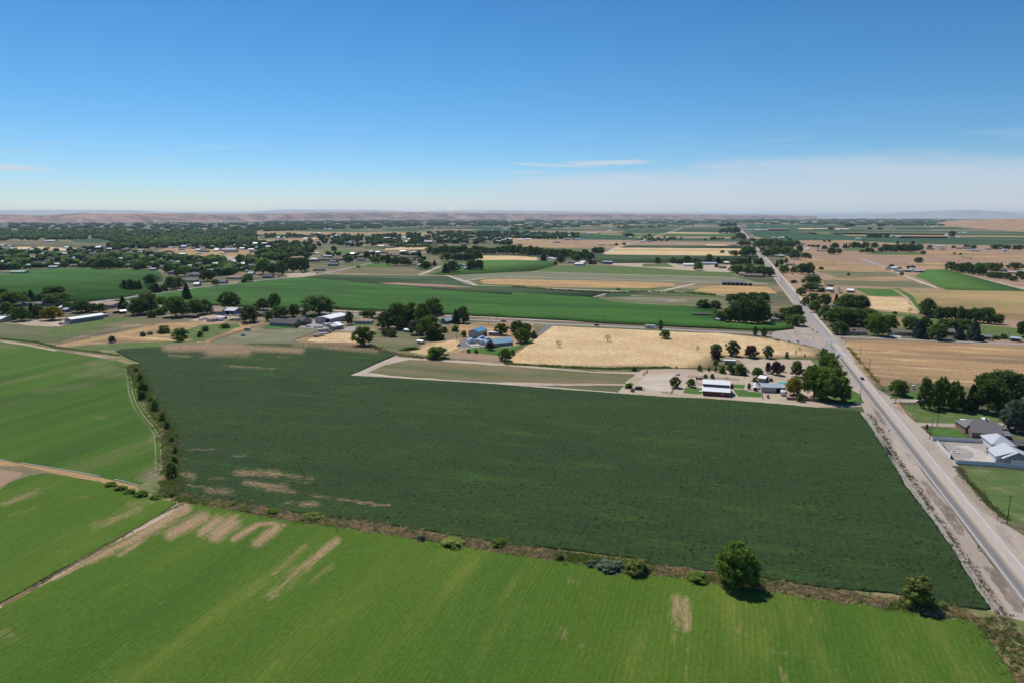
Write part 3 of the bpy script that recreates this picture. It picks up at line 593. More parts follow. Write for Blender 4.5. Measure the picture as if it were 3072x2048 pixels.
# --- the two bright foreground fields
fr = pts('N3', 1250, 350, 1500, 388, 1820, 455, 2200, 502, 'N4', 340, 362, 700, 425, 1100, 485, 1700, 572, 2200, 642, 'N5', 700, 795, 1000, 842, 1500, 925, 2098, 995,
         'N1', 620, 1142, 780, 1155, 870, 1225, 930, 1305, 1020, 1445, 1092, 1570, 1400, 2100, -1500, 2600, 'N3', -1500, 2300, -600, 1400, 0, 1020, 350, 828, 700, 622, 1000, 465, 1200, 345)
fcaps = caps('N3', (1190, 372, 900, 550, 34), (900, 550, 600, 708, 18), (600, 705, 345, 832, 9), (1310, 430, 1085, 545, 30), (1400, 450, 1300, 528, 28), (1495, 462, 1385, 548, 38), (1640, 490, 1500, 575, 17),
             (1780, 500, 1650, 598, 25), (1650, 478, 1770, 475, 11), (2160, 580, 1970, 740, 21, .9), (1960, 745, 1740, 935, 30, .55), (1960, 620, 1760, 795, 17, .55), (1700, 850, 1590, 940, 16, .35),
             (2130, 740, 1990, 860, 14, .4), (900, 590, 770, 675, 13), (20, 1180, 60, 1200, 40, .35), (1820, 480, 1830, 485, 8)) + \
        caps('N5', (335, 905, 325, 1080, 30, .8), (405, 930, 418, 1140, 32, .9), (325, 1090, 318, 1280, 13, .5), (430, 1150, 430, 1560, 12, .35), (1160, 1460, 1190, 1560, 18, .5), (730, 1110, 900, 1200, 14, .3), (1100, 1330, 1200, 1340, 12, .35), (1380, 1050, 1420, 1160, 6, .45)) + \
        caps('N4', (1260, 940, 1255, 985, 22, .55), (1290, 625, 1350, 630, 18, .4), (1655, 800, 1650, 850, 8, .4), (1390, 1040, 1420, 1100, 18, .25), (1800, 1160, 1810, 1230, 18, .3))
sheet('bright_crop_field', fr, g_bright, h=.3, grid=1.15, relief=.07, bare=fcaps)
fl = pts('N3', -1500, 900, 0, 262, 60, 210, 190, 165, 300, 150, 640, 205, 860, 292, 1000, 312, 1130, 338, 1050, 400, 700, 598, 350, 788, 0, 985, -1500, 1800)
sheet('bright_crop_field', fl, g_bright, h=.3, grid=1.4, relief=.07, bare=caps('N3', (20, 352, 240, 268, 15, .6), (490, 320, 560, 300, 10, .4), (600, 495, 900, 375, 26, .5), (820, 350, 980, 330, 20, .4), (60, 420, 240, 370, 10, .35)))
ribbon('farm_track', pts('N3', -200, 1130, 0, 1005, 350, 815, 700, 612, 1000, 438, 1215, 335), [2.2, 2.4, 3, 4.5, 6, 6], g_dirt, wob=.3)
sheet('ditch_bank', pts('N3', 1130, 265, 1230, 292, 1500, 332, 1900, 402, 'N4', 0, 247, 600, 337, 900, 397, 1250, 422, 'N5', 0, 592, 190, 642, 640, 692, 1050, 747, 1500, 822, 'N1', 250, 962, 560, 1042, 740, 1062,
      930, 1080, 1000, 1120, 800, 1160, 'N5', 2098, 995, 1500, 925, 1000, 842, 700, 795, 'N4', 2200, 642, 1700, 572, 1100, 485, 700, 425, 340, 362, 'N3', 2200, 502, 1820, 455, 1500, 388, 1250, 350, 1130, 320), g_weed, grid=2, relief=.15, z=.08)
# ------------------------------------------------------------------ roads
m_road, t = new_mat('main_road_asphalt')
pos = nd(t, 'NewGeometry').outputs['Position']
ro = nd(t, 'Mapping', {'Vector': pos, 'Location': tuple(RC), 'Rotation': (0, 0, -RAZ)}, vector_type='TEXTURE').outputs[0]
sx = nd(t, 'SeparateXYZ', {0: ro}).outputs
st = nd(t, 'Mapping', {'Vector': ro, 'Scale': (1, 14, 1)}, vector_type='TEXTURE').outputs[0]
nn = nd(t, 'TexNoise', {'Vector': st, 'Scale': 1.3, 'Detail': 6, 'Roughness': .65}).outputs[0]
lane = nd(t, 'MapRange', {0: sx[0], 1: -.5, 2: .4, 3: 0, 4: 1}, interpolation_type='SMOOTHSTEP').outputs[0]
base = mixc(t, lane, (.235, .215, .205), (.38, .33, .295))
wa = mth(t, 'ABSOLUTE', mth(t, 'ADD', sx[0], 1.9)); wl = nd(t, 'MapRange', {0: wa, 1: .35, 2: 1.3, 3: .74, 4: 1.06}, interpolation_type='SMOOTHSTEP').outputs[0]
v = mth(t, 'MULTIPLY', wl, mth(t, 'MULTIPLY_ADD', nn, .5, .75))
surf(t, nd(t, 'VectorMath', {0: base, 'Scale': v}, operation='SCALE').outputs[0], .85, None, .2)
g_road = GM('worn_asphalt', (.33, .295, .285), (.29, .262, .258), (.36, .315, .29), big=.02, mid=.05, fine=1.3, famt=.14, ang=math.pi / 2 - RAZ, stretch=12)
g_road2 = GM('side_road_asphalt', (.30, .275, .275), (.33, .30, .29), (.27, .245, .25), big=.02, mid=.05, fine=1.3, famt=.14, stretch=12)
sheet('junction_apron', pts('M5', 1260, 372, 1450, 330, 1500, 300, 1580, 290, 1600, 250, 1660, 140, 1760, 130, 1760, 250, 1880, 380, 1990, 420, 2080, 470, 2100, 520, 2230, 740, 2140, 740, 2000, 660, 1900, 600,
      1500, 500, 1250, 448, 1240, 400), g_verge)
ribbon('road', [along(t_at(671), 0), along(t_at(1060), 0)], [9, 8.4], g_road)
ribbon('road_shoulder', [along(t_at(690), 7), along(t_at(1010), 6)], 4.5, g_path, wob=.8)
ribbon('road_shoulder', [along(t_at(690), -7), along(t_at(930), -6.5)], 4, g_dirt, wob=.8)
sheet('road', [along(tn, -4.1), along(tn, 4.4), along(t_at(1100), 4.2), along(t_at(1030), 4.4), along(t_at(1030), -4.4), along(t_at(1100), -4.0)], m_road)
ribbon('road', pts('M1', 1000, 232, 'M1', 1560, 240, 'M2', 530, 287, 1600, 320, 1950, 352, 'M3', 550, 388, 1250, 412, 1650, 430, 2100, 452, 'M4', 600, 478, 1100, 496, 1800, 530, 2350, 562,
      'M5', 600, 372, 1000, 392, 1300, 430, 1600, 492, 1800, 548, 1960, 606, 2030, 680), 7.6, g_road2)
ribbon('side_road', pts('M5', 1250, 386, 1500, 398, 1750, 402, 1960, 428, 'M6', 60, 655, 800, 686, 1500, 716, 2352, 752, 3600, 800), 6.8, g_road2)
ribbon('canal_bank', [p + Vector((0, 9, 0)) for p in pts('M2', 530, 287, 1600, 316, 1950, 348, 'M3', 550, 382, 1250, 406, 1650, 424, 2100, 446, 'M4', 600, 472, 1100, 490, 1800, 524, 2350, 556, 'M5', 600, 366)], 5, g_bank, wob=.5)
ribbon('canal_path', [p + Vector((0, 17, 0)) for p in pts('M2', 530, 287, 1600, 314, 1950, 346, 'M3', 550, 380, 1250, 404, 1650, 422, 2100, 444, 'M4', 600, 470, 1100, 488, 1800, 522, 2350, 554, 'M5', 600, 364)], 4.5, g_path, wob=.4)
ribbon('lane', pts('M1', 1000, 238, 1480, 172, 1830, 122, 2352, 47, 'F2', 0, 742, 400, 706, 640, 672, 1080, 577, 1200, 568), [12, 8, 7, 7, 7, 7, 8, 6, 6], g_road2)
sheet('village_yard', pts('M1', 1060, 222, 1330, 220, 1550, 228, 1560, 290, 1100, 300, 1060, 250), g_dirt)
sheet('parking_yard', pts('B5', 280, 850, 480, 815, 900, 815, 880, 850, 560, 905, 400, 900), g_dirt)
ribbon('farm_lane', pts('F2', 640, 676, 1500, 692, 1690, 612), [6, 7, 9], g_path)
ribbon('farm_lane', pts('F2', 1500, 692, 1750, 695, 1960, 760, 2020, 786, 2352, 798, F3, 900, 836, 1100, 846, 1500, 845, 1900, 872, 2060, 890), [6, 6, 8, 9, 6, 6, 9, 6, 5, 5], g_path)
ribbon('farm_lane', pts('F2', 1930, 745, 2120, 712, 2352, 709, F3, 500, 720, 1400, 742, 1700, 755, 2352, 775), [5, 4, 4, 4, 4, 5, 6], g_path)
ribbon('farm_lane', pts(F3, 190, 660, 900, 682, 1600, 702, 2060, 714), 4, g_path)
ribbon('farm_lane', pts(F3, 1100, 846, 1400, 832, 1550, 800, 1680, 770), [7, 8, 7, 5], g_path)
ribbon('farm_lane', pts(F3, 740, 892, 920, 848), 5, g_path)
ribbon('farm_lane', pts(F3, 840, 500, 960, 440, 1150, 386, 1400, 312, 1560, 262), [14, 10, 9, 10, 12], g_path)
ribbon('dirt_track', pts('F4', 850, 538, 1000, 590, 1120, 640), [9, 9, 7], g_road2)
ribbon('dirt_track', pts('F4', 1120, 640, 1250, 690, 1560, 812), [5, 3, 3], g_path)
ribbon('gravel_lane', pts('F4', 1630, 645, 1800, 690, 2352, 812, 3000, 960), [6, 6, 6, 6], g_dirt)
ribbon('irrigation_canal', pts('F4', 1640, 650, 1900, 712, 2352, 822, 3000, 975), 1.8, g_conc)
ribbon('dirt_track', pts('F4', 1690, 330, 1760, 345, 2352, 372), [40, 10, 10], g_path)
ribbon('footpath', pts('F4', 1240, 872, 1320, 950, 1400, 1050), 2.0, g_dirt)
ribbon('farm_lane', pts('M3', 1185 - 1000, 1082, 400, 1062, 560, 1080, 880, 1110, 1850, 1168, 'A4', 0, 765), 2.6, g_path)
ribbon('field_edge', pts('M3', 190, 1084, 330, 1035, 720, 862), [3, 2, 1.5], g_conc)
# painted lines
m_white = plain('road_paint_white', (.60, .59, .57), .6, var=.25, scale=2)
m_yel = plain('road_paint_yellow', (.52, .36, .10), .6, var=.2, scale=2)
ZR = max(q[4] for q in LAID) + .004; zp = ZR + .008
for nm, o1, w1, mt, t1 in (('edge_line', -3.35, .19, m_white, 1068), ('edge_line', 3.55, .2, m_white, 1014), ('centre_line', -.13, .13, m_yel, 1020), ('centre_line', .17, .13, m_yel, 1020)):
    ribbon(nm, [along(tn, o1), along(t_at(t1), o1)], w1, mt, z=zp)
ribbon('stop_line', pts('A2', 1470, 740, 1560, 742), .5, m_white, z=zp)
ribbon('lane_line', pts('A2', 1350, 570, 1400, 640, 1500, 790), .2, m_white, z=zp)
# concrete irrigation ditch along the dark field
g_ditch = GM('ditch_concrete', (.30, .28, .26), (.25, .235, .215), big=.1, mid=.4, fine=1.5, famt=.15, stretch=1)
def trough(name, line, label, wd=1.0, hh=.35, th=.14):
    v = []; f = []; n = 8
    for i, p in enumerate(line):
        d = (line[min(i + 1, len(line) - 1)] - line[max(i - 1, 0)]).normalized(); q = Vector((-d.y, d.x, 0))
        for o, z in ((-wd / 2 - th, .0), (-wd / 2 - th, hh), (-wd / 2, hh), (-wd / 4, .05), (wd / 4, .05), (wd / 2, hh), (wd / 2 + th, hh), (wd / 2 + th, .0)):
            r_ = p + q * o; v.append((r_.x, r_.y, z))
        if i:
            for k in range(n - 1): b = i * n + k; f.append((b - n, b - n + 1, b + 1, b))
    o = link(name, mesh_np(name, v, f, [g_ditch])); return tag(o, label, 'ditch')
dl = pts('M7', 372, 762, 520, 1010, 700, 1290) + pts('N1', 218, -20, 330, 160, 420, 290, 600, 545, 760, 780, 900, 985, 1000, 1125)
trough('irrigation_ditch', dl, 'narrow concrete irrigation ditch running between the dark crop field and the highway verge', 1.1)
ribbon('ditch_lip', [p + Vector((-1.75, 0, 0)) for p in dl], 1.5, g_dirt, wob=.1, z=.06)
# ------------------------------------------------------------------ trees
bark = plain('bark', (.11, .085, .065), .9, .1, var=.3, scale=3, bump=.4)
LM = {'r': leaf_mat('leaf_dark', (.072, .122, .032), (.155, .225, .058), .42), 'o': leaf_mat('leaf_green', (.090, .160, .030), (.175, .26, .048), .42),
      'y': leaf_mat('leaf_yellow', (.15, .19, .025), (.36, .28, .03), .3), 'g': leaf_mat('leaf_silver', (.095, .125, .08), (.16, .195, .13)),
      'p': leaf_mat('leaf_plum', (.065, .034, .042), (.12, .058, .068)), 'b': leaf_mat('leaf_blue', (.042, .066, .058), (.075, .11, .095)),
      'c': leaf_mat('leaf_conifer', (.030, .056, .022), (.056, .096, .032)), 'l': leaf_mat('leaf_lime', (.06, .125, .02), (.12, .21, .035), .3),
      'd': leaf_mat('leaf_dry', (.16, .12, .07), (.10, .09, .05)), 'k': leaf_mat('leaf_weed', (.13, .20, .045), (.25, .28, .08), .3)}
def leaves(rng, cen, rad, n, size, out, flat=.0, droop=0.0):
    """n leaf-spray quads over the shell of one clump"""
    u = rng.normal(size=(n, 3)); u /= np.linalg.norm(u, axis=1)[:, None]
    rr_ = rad * (rng.random(n)[:, None] ** .33)
    p = cen + u * rr_ * np.array([1, 1, .8])
    nn_ = u + rng.normal(size=(n, 3)) * .8; nn_[:, 2] += .35; nn_ /= np.linalg.norm(nn_, axis=1)[:, None]
    a = np.cross(nn_, rng.normal(size=(n, 3))); a /= np.linalg.norm(a, axis=1)[:, None]; b = np.cross(nn_, a)
    s = size * (.6 + .9 * rng.random(n))[:, None]
    q = np.stack([p - a * s, p - b * s * .6, p + a * s, p + b * s * .6], 1); q[:, 0, 2] -= droop * s[:, 0]; q[:, 2, 2] -= droop * s[:, 0] * .4
    out.append(q.reshape(-1, 3))
def blob_core(rng, cen, rad, out_v, out_f, base):  # added unseen solid inside a clump to block light through the crown
    bm = bmesh.new(); bmesh.ops.create_icosphere(bm, subdivisions=1, radius=1)
    v = np.array([x.co[:] for x in bm.verts]) * rad * np.array([1, 1, .85]) * (.8 + .35 * rng.random((len(bm.verts), 1))) + cen
    f = [[q.index for q in x.verts] for x in bm.faces]; bm.free()
    return v, f
def crown_mesh(kind, seed):
    rng = np.random.default_rng(seed); qs = []; cores = []
    def clump(c, r, n=70, s=.028, dr=0.0, core=.62):
        c = np.array(c, float); leaves(rng, c, r, n, s, qs, droop=dr)
        if core: cores.append((c, r * core))
    if kind in ('round', 'wide', 'tall', 'open'):
        lo, n, rad = {'round': (.16, 46, .5), 'wide': (.2, 52, .5), 'tall': (.08, 50, .5), 'open': (.3, 20, .46)}[kind]
        lob = rng.random(7) * 6.28
        for i in range(n):
            h = lo + (1 - lo - .06) * ((i + rng.random()) / n)
            t = (h - lo) / (1 - lo)
            prof = {'round': math.sin(math.pi * min(1, .16 + .86 * t)) ** .6, 'wide': (math.sin(math.pi * min(1, .25 + .75 * t)) ** .5), 'tall': (math.sin(math.pi * min(1, .12 + .88 * t)) ** .75), 'open': math.sin(math.pi * min(1, .2 + .8 * t)) ** .6}[kind]
            a = i * 2.4 + rng.random() * .8
            lump = 1 + .22 * math.sin(a * 2 + lob[0] + h * 5) + .12 * math.sin(a * 3 + lob[1] - h * 9)
            rr_ = (rad - .10) * prof * lump * (.35 + .65 * rng.random() ** .4)
            r = (.105 + .06 * rng.random()) * (.8 if kind == 'tall' else 1.0) * (.8 if kind == 'open' else 1)
            clump((rr_ * math.cos(a), rr_ * math.sin(a), h * .97), r, 84 if kind != 'open' else 42, .026 if kind != 'open' else .022, core=.55 if kind != 'open' else 0)
        if kind != 'open': clump((0, 0, .5), .2, 40, .03, core=1.0); clump((0, 0, .68), .17, 40, .03, core=1.0)
    elif kind == 'shrub':
        for i in range(34):
            a = i * 2.4; h = rng.random(); prof = math.sqrt(max(.05, 1 - (h * .95) ** 2)); rr_ = .36 * prof * (.3 + .7 * rng.random() ** .5)
            clump((rr_ * math.cos(a), rr_ * math.sin(a), .08 + .8 * h), .12 + .05 * rng.random(), 80, .026, dr=.3)
        clump((0, 0, .35), .3, 40, .03, core=1.0)
    elif kind == 'willow':
        for i in range(54):
            a = i * 2.4 + rng.random(); h = .18 + .75 * rng.random(); prof = math.sin(math.pi * min(1, .18 + .82 * h)) ** .6
            rr_ = .40 * prof * (.35 + .65 * rng.random() ** .5); clump((rr_ * math.cos(a), rr_ * math.sin(a), h), .10 + .05 * rng.random(), 84, .024, dr=1.2, core=.5)
        clump((0, 0, .5), .24, 40, .03, core=1.0)
    elif kind == 'cone':
        for i in range(72):
            h = .04 + .92 * (i / 72) ** .9; rr_ = .46 * (1 - h) ** .85 * (.55 + .45 * rng.random()); a = i * 2.4 + rng.random() * .5
            clump((rr_ * math.cos(a), rr_ * math.sin(a), h - .02), .055 + .07 * (1 - h), 44, .02, dr=.9, core=.6)
        for h in (.15, .3, .45, .6, .75): clump((0, 0, h), .34 * (1 - h), 10, .02, core=.8)
    v = np.vstack(qs); f = np.arange(len(v)).reshape(-1, 4)
    tri = np.vstack([f[:, [0, 1, 2]], f[:, [0, 2, 3]]])
    vv = [v]; ff = [tri]; b = len(v)
    for c_, r_ in cores:
        cv, cf = blob_core(rng, c_, r_, None, None, 0); vv.append(cv); ff.append(np.array(cf) + b); b += len(cv)
    me = mesh_np('crown_' + kind, np.vstack(vv), np.vstack(ff), [LM['r']]); return me
def trunk_mesh(seed, hgt=.45, limbs=5, r=.028, lean=.0):
    rng = random.Random(seed); mb = MB()
    mb.tube((0, 0, -.01), (lean, 0, hgt), r, r * .6, 7)
    for i in range(limbs):
        a = i * 2.4 + rng.random(); h0 = hgt * rng.uniform(.45, .98)
        e = (math.cos(a) * rng.uniform(.15, .3), math.sin(a) * rng.uniform(.15, .3), h0 + rng.uniform(.15, .35))
        mb.tube((lean * h0 / hgt, 0, h0), e, r * .5, r * .15, 5)
    return mb.mesh('trunk', bark)
CROWN = {'round': [crown_mesh('round', s) for s in (1, 2, 3, 4)], 'wide': [crown_mesh('wide', s) for s in (5, 6)], 'tall': [crown_mesh('tall', s) for s in (7, 8)],
         'open': [crown_mesh('open', s) for s in (9, 10)], 'shrub': [crown_mesh('shrub', s) for s in (11, 12, 13)], 'willow': [crown_mesh('willow', s) for s in (14, 15)],
         'cone': [crown_mesh('cone', s) for s in (16, 17)]}
TRUNK = [trunk_mesh(s) for s in (1, 2, 3)]; TR_LOW = trunk_mesh(9, .3, 6, .02)
CODE = {'r': ('round', 'r'), 'o': ('round', 'o'), 'R': ('wide', 'r'), 'O': ('wide', 'o'), 'y': ('round', 'y'), 'l': ('round', 'l'), 'p': ('round', 'p'), 'c': ('cone', 'c'), 'b': ('cone', 'b'),
        't': ('open', 'k'), 'w': ('willow', 'g'), 'W': ('willow', 'o'), 's': ('shrub', 'o'), 'S': ('shrub', 'r'), 'k': ('shrub', 'k'), 'g': ('shrub', 'g'), 'u': ('tall', 'o'), 'U': ('tall', 'r'), 'q': ('shrub', 'p'), 'n': ('tall', 'r')}
ADJ = {'r': 'dark green', 'o': 'mid green', 'R': 'broad dark green', 'O': 'broad green', 'y': 'yellow leaved', 'l': 'lime green', 'p': 'plum coloured', 'c': 'dark conifer', 'b': 'blue grey spruce', 't': 'thin sparse', 'w': 'silvery grey', 'W': 'drooping green',
       's': 'green', 'S': 'dark green', 'k': 'light green', 'g': 'grey green', 'u': 'tall green', 'U': 'tall dark', 'q': 'plum coloured', 'n': 'thin dark'}
ORD = 'first second third fourth fifth sixth seventh eighth ninth tenth eleventh twelfth thirteenth fourteenth fifteenth sixteenth seventeenth eighteenth nineteenth twentieth'.split()
TREES = [0]; trand = random.Random(3)
def tree_at(base, W, Ht, code, label, group=None):
    kind, mt = CODE[code]; shrub = kind == 'shrub'
    nm = {'c': 'conifer_tree', 'b': 'spruce_tree'}.get(code, 'shrub' if shrub else 'tree')
    root = link(nm, None, None, (base.x, base.y, 0), trand.uniform(0, 6.28)); root.empty_display_size = .5
    root.scale = (W, W, Ht)
    tag(root, label, 'shrub' if shrub else 'tree', group)
    link('trunk', TR_LOW if shrub else trand.choice(TRUNK), root)
    c_ = link('crown', trand.choice(CROWN[kind]), root)
    c_.material_slots[0].link = 'OBJECT'; c_.material_slots[0].material = LM[mt]
    if mt != 'r' or True: c_.material_slots[0].material = LM[mt]
    TREES[0] += 1; return root
def cluster(reg, place, items, noun=None, share=False, wf=None, hf=1.03):
    if wf is None: wf = 1.1 if reg in ('A1', 'A2', 'A3', 'A4', 'A6', 'N1', 'N5', 'N2') else 1.3
    """items: code, x, y_base, w, h on the map sheet. Each plant gets its own label; look-alikes are told apart counting from the highway."""
    o = REG[reg]; rows = []
    for it in items:
        code, x, y, w_, h_ = it[:5]; fx, fy = full(reg, x, y); g = G(fx, fy)
        rows.append((abs(road_off(g)), it, g, w_ / o[2] * depth(g) / FPX * wf, max(1.0, top_z(fy - h_ / o[2] * hf, g))))
    rows.sort(key=lambda q: q[0]); by = {}
    for q in rows: by.setdefault((q[1][0]), []).append(q)
    for code, qs in by.items():
        kind = CODE[code][0]; nn_ = 'shrub' if kind == 'shrub' else 'tree'
        if code in 'cb': nn_ = ''
        for i, q in enumerate(qs):
            it = q[1]; a = ADJ[code]; grp = None
            if len(it) > 5: lab = it[5]
            elif len(qs) == 1: lab = f"{a} {nn_} {place}"
            elif share or len(qs) > 20: lab = f"{a} {nn_} among its like {place}"; grp = f"{a} {nn_}s {place}"
            else: lab = f"{ORD[i]} from the highway of the {a} {nn_ or 'tree'}s {place}".replace('conifer trees', 'conifers').replace('spruce trees', 'spruces'); grp = f"{a} {nn_ or 'tree'}s {place}"
            tree_at(q[2], q[3], q[4], code, ' '.join(lab.split()), grp)
cluster('A1', 'behind the red barn plot', [
    ('r', 765, 520, 290, 280, 'dark oval tree at the end of the lot row, plum shrub in front'), ('r', 1155, 525, 310, 350, 'tallest dark tree, rising behind the little pink shed'),
    ('p', 1585, 560, 350, 280, 'plum tree between two dark green trees on the stubble edge'), ('r', 1985, 580, 230, 300, 'small dark tree on the stubble edge beside the plum tree'),
    ('q', 760, 620, 240, 260, 'plum shrub in front of the dark oval tree'), ('t', 335, 415, 110, 140, 'thin little tree alone in the stubble west of the plum shrub'),
    ('s', 380, 875, 140, 150), ('S', 605, 885, 70, 100), ('S', 755, 898, 80, 150), ('s', 760, 740, 160, 140), ('s', 910, 925, 190, 200), ('s', 1120, 945, 240, 260), ('s', 1340, 960, 310, 270),
    ('p', 1985, 925, 140, 250, 'narrow plum tree beside the larger plum tree in the gravel lot'), ('p', 2180, 965, 280, 310, 'largest plum tree, below the gravel lot'), ('p', 2340, 900, 100, 180, 'small plum tree clinging to the largest plum tree'),
    ('W', 1740, 1030, 270, 230, 'leafy bush tree behind the black truck'), ('o', 520, 1050, 105, 100, 'young tree showing above the barn roof near the pergola'), ('o', 680, 1058, 115, 115, 'young tree above the middle of the barn roof'),
    ('t', 1010, 1085, 70, 85, 'spindly young tree by the pipe corral behind the barn'), ('o', 180, 1245, 210, 190, 'round tree on the lawn beside the pergola'), ('s', 1690, 1180, 190, 150, 'willowy bush behind the round gazebo'),
    ('S', 1540, 1310, 110, 160, 'dark bush beside the gazebo path'), ('q', 1140, 1290, 90, 120, 'small plum shrub at the gable end of the red barn')])
cluster('A4', 'by the gravel turn', [('o', 1370, 640, 260, 250, 'round tree standing in the fork of the gravel drive, below the white pickup'), ('S', 800, 190, 50, 60), ('S', 1075, 180, 40, 50), ('S', 1410, 190, 50, 55),
    ('g', 410, 240, 160, 90, 'grey green brush heap at the weedy corner'), ('s', 280, 640, 200, 110, 'leafy weeds patch behind the black van')])
cluster('A2', 'on the stubble near the junction', [('r', 700, 1480, 300, 370, 'dark tree at the corner of the gravel lot nearest the tall elms'), ('t', 685, 980, 100, 130), ('t', 775, 900, 130, 120), ('g', 470, 1055, 110, 170), ('c', 895, 1020, 45, 90, 'tiny conifer in the stubble'),
    ('t', 1190, 1040, 120, 120), ('k', 1340, 1080, 240, 280), ('o', 1500, 1210, 280, 300), ('o', 1420, 1350, 380, 360), ('p', 1120, 1330, 150, 130), ('p', 1290, 1250, 140, 100), ('W', 1050, 1560, 420, 330), ('o', 1560, 1420, 300, 360)])
cluster('A3', 'by the farmhouse fence', [('y', 1030, 650, 430, 410, 'yellow tree overhanging the brown board fence'), ('W', 1500, 720, 600, 700, 'big green elm behind the brown board fence'), ('W', 1800, 790, 640, 740, 'largest elm shading the farm lane'),
    ('W', 2140, 800, 430, 560, 'elm nearest the highway, beside the little lawn'), ('o', 1700, 560, 700, 560, 'elm rising behind the largest elm'), ('s', 1180, 810, 200, 200, 'bush growing over the brown board fence'), ('o', 2000, 420, 420, 420, 'green elm behind the highway lawn trees')])
cluster('M5', 'in the grove by the corn', [('r', 630, 250, 150, 120), ('o', 720, 262, 150, 170), ('r', 800, 265, 150, 230), ('U', 890, 272, 170, 310), ('r', 1000, 280, 180, 250), ('U', 1090, 278, 170, 320), ('r', 1160, 262, 120, 190), ('r', 850, 180, 160, 190), ('o', 980, 165, 170, 160), ('r', 1110, 160, 150, 150)])
cluster('M5', 'by the corn edge', [('S', 430, 102, 170, 115), ('S', 565, 98, 150, 95)])
cluster('M5', 'round the corner house', [('r', 1450, 215, 150, 130), ('r', 1525, 200, 150, 140), ('y', 1370, 155, 95, 65, 'yellow green tree by the corner house'), ('S', 1280, 245, 95, 95), ('S', 1350, 250, 95, 85), ('r', 1515, 302, 185, 125), ('S', 1420, 245, 90, 80), ('n', 1040, 418, 50, 110, 'dead looking thin conifer beside the curve'), ('n', 1143, 424, 62, 100, 'second thin conifer beside the curve, closer to the junction')])
cluster('M4', 'on the stubble', [('n', 1888, 556, 48, 130, 'thin dark tree standing by the road at the stubble edge'), ('O', 1940, 648, 115, 98, 'round green tree near the road in the stubble field'), ('t', 1265, 684, 88, 80, 'small tree in the middle of the stubble field'), ('t', 690, 748, 84, 80, 'small pale tree near the corner of the stubble field'),
    ('b', 395, 642, 92, 88, 'round blue spruce beside the driveway to the blue roofed house')])
cluster('M6', 'of the grove east of the junction', [('c', 25, 300, 62, 170), ('r', 190, 335, 270, 200), ('r', 335, 325, 200, 175), ('r', 90, 520, 330, 220), ('r', 270, 525, 280, 210), ('r', 400, 480, 160, 160), ('l', 560, 645, 210, 245, 'lime green tree between the two brown roofed houses'), ('o', 690, 565, 180, 175), ('r', 60, 625, 170, 155), ('o', 520, 560, 260, 180), ('r', 440, 400, 200, 80)])
cluster('M6', 'behind the side road houses', [('r', 940, 560, 170, 155), ('b', 1060, 675, 200, 220), ('r', 1290, 692, 210, 190), ('R', 1420, 560, 210, 115), ('R', 1580, 555, 210, 110), ('b', 1550, 692, 150, 160), ('b', 1730, 702, 200, 240), ('R', 2340, 660, 130, 190), ('S', 2100, 685, 80, 65), ('S', 2000, 690, 90, 50), ('r', 1130, 560, 130, 140)])
cluster('M6', 'in the row before the ripening field', [('r', 1160, 412, 160, 225), ('r', 1185, 422, 120, 100), ('r', 1300, 442, 115, 150), ('r', 1385, 445, 115, 150), ('r', 1470, 452, 125, 160), ('n', 1562, 470, 85, 190), ('r', 1640, 472, 150, 155), ('r', 1740, 482, 140, 175), ('r', 1845, 492, 120, 190), ('O', 1920, 410, 105, 110), ('r', 1950, 502, 130, 115), ('r', 2040, 508, 100, 125)])
cluster('M6', 'on the dry meadow', [('t', 945, 372, 62, 75), ('S', 760, 380, 60, 35), ('S', 1090, 390, 60, 70)])
cluster('C6', 'along the highway east side', [('r', 1120, 1060, 160, 170), ('o', 1300, 1190, 230, 240), ('r', 1270, 990, 230, 190), ('r', 1500, 1060, 250, 240), ('c', 1740, 1040, 115, 210), ('r', 1950, 1130, 330, 300), ('r', 2260, 1110, 240, 210), ('l', 1520, 1335, 230, 280, 'lime green tree over the highway, north of the junction'),
    ('r', 1760, 1344, 280, 240), ('r', 2030, 1380, 300, 240), ('R', 1240, 645, 340, 200, 'large pale crowned cottonwood north of the junction'), ('r', 1220, 762, 260, 170), ('r', 1015, 850, 160, 160), ('S', 880, 600, 150, 65), ('S', 1430, 780, 180, 95)])
cluster('C6', 'at the sheds north of the junction', [('c', 540, 280, 75, 155), ('r', 625, 250, 90, 130), ('n', 725, 200, 80, 105), ('o', 680, 395, 200, 155), ('r', 880, 395, 130, 115), ('r', 1040, 420, 190, 220), ('r', 1180, 425, 180, 235), ('S', 1430, 322, 95, 52), ('S', 1990, 442, 55, 45), ('S', 1280, 412, 60, 42)])
cluster('B8', 'in the grove west of the highway', [('r', 1190, 920, 140, 90), ('o', 1180, 1045, 140, 130), ('l', 1290, 1065, 150, 150), ('r', 1350, 900, 190, 110), ('c', 1455, 905, 85, 155), ('r', 1540, 1085, 160, 150), ('r', 1660, 1105, 200, 180), ('r', 1785, 1112, 200, 170), ('c', 1660, 905, 130, 125), ('r', 1590, 900, 140, 105),
    ('S', 1245, 1075, 90, 72), ('o', 1400, 1080, 140, 130), ('S', 1880, 1085, 75, 62), ('S', 1705, 1132, 60, 55), ('r', 1290, 900, 140, 110), ('r', 1450, 1010, 170, 120)])
cluster('B8', 'beside the stubble strips', [('r', 1200, 752, 150, 95), ('r', 1340, 752, 150, 110), ('R', 1450, 762, 230, 185), ('S', 980, 704, 85, 52)])
cluster('B8', 'behind the white roofed sheds', [('r', 110, 882, 120, 105), ('r', 230, 902, 130, 95), ('r', 360, 912, 125, 165), ('r', 500, 882, 120, 92), ('S', 590, 882, 75, 62), ('o', 750, 882, 125, 155), ('c', 905, 882, 115, 115), ('r', 1040, 882, 130, 85)])
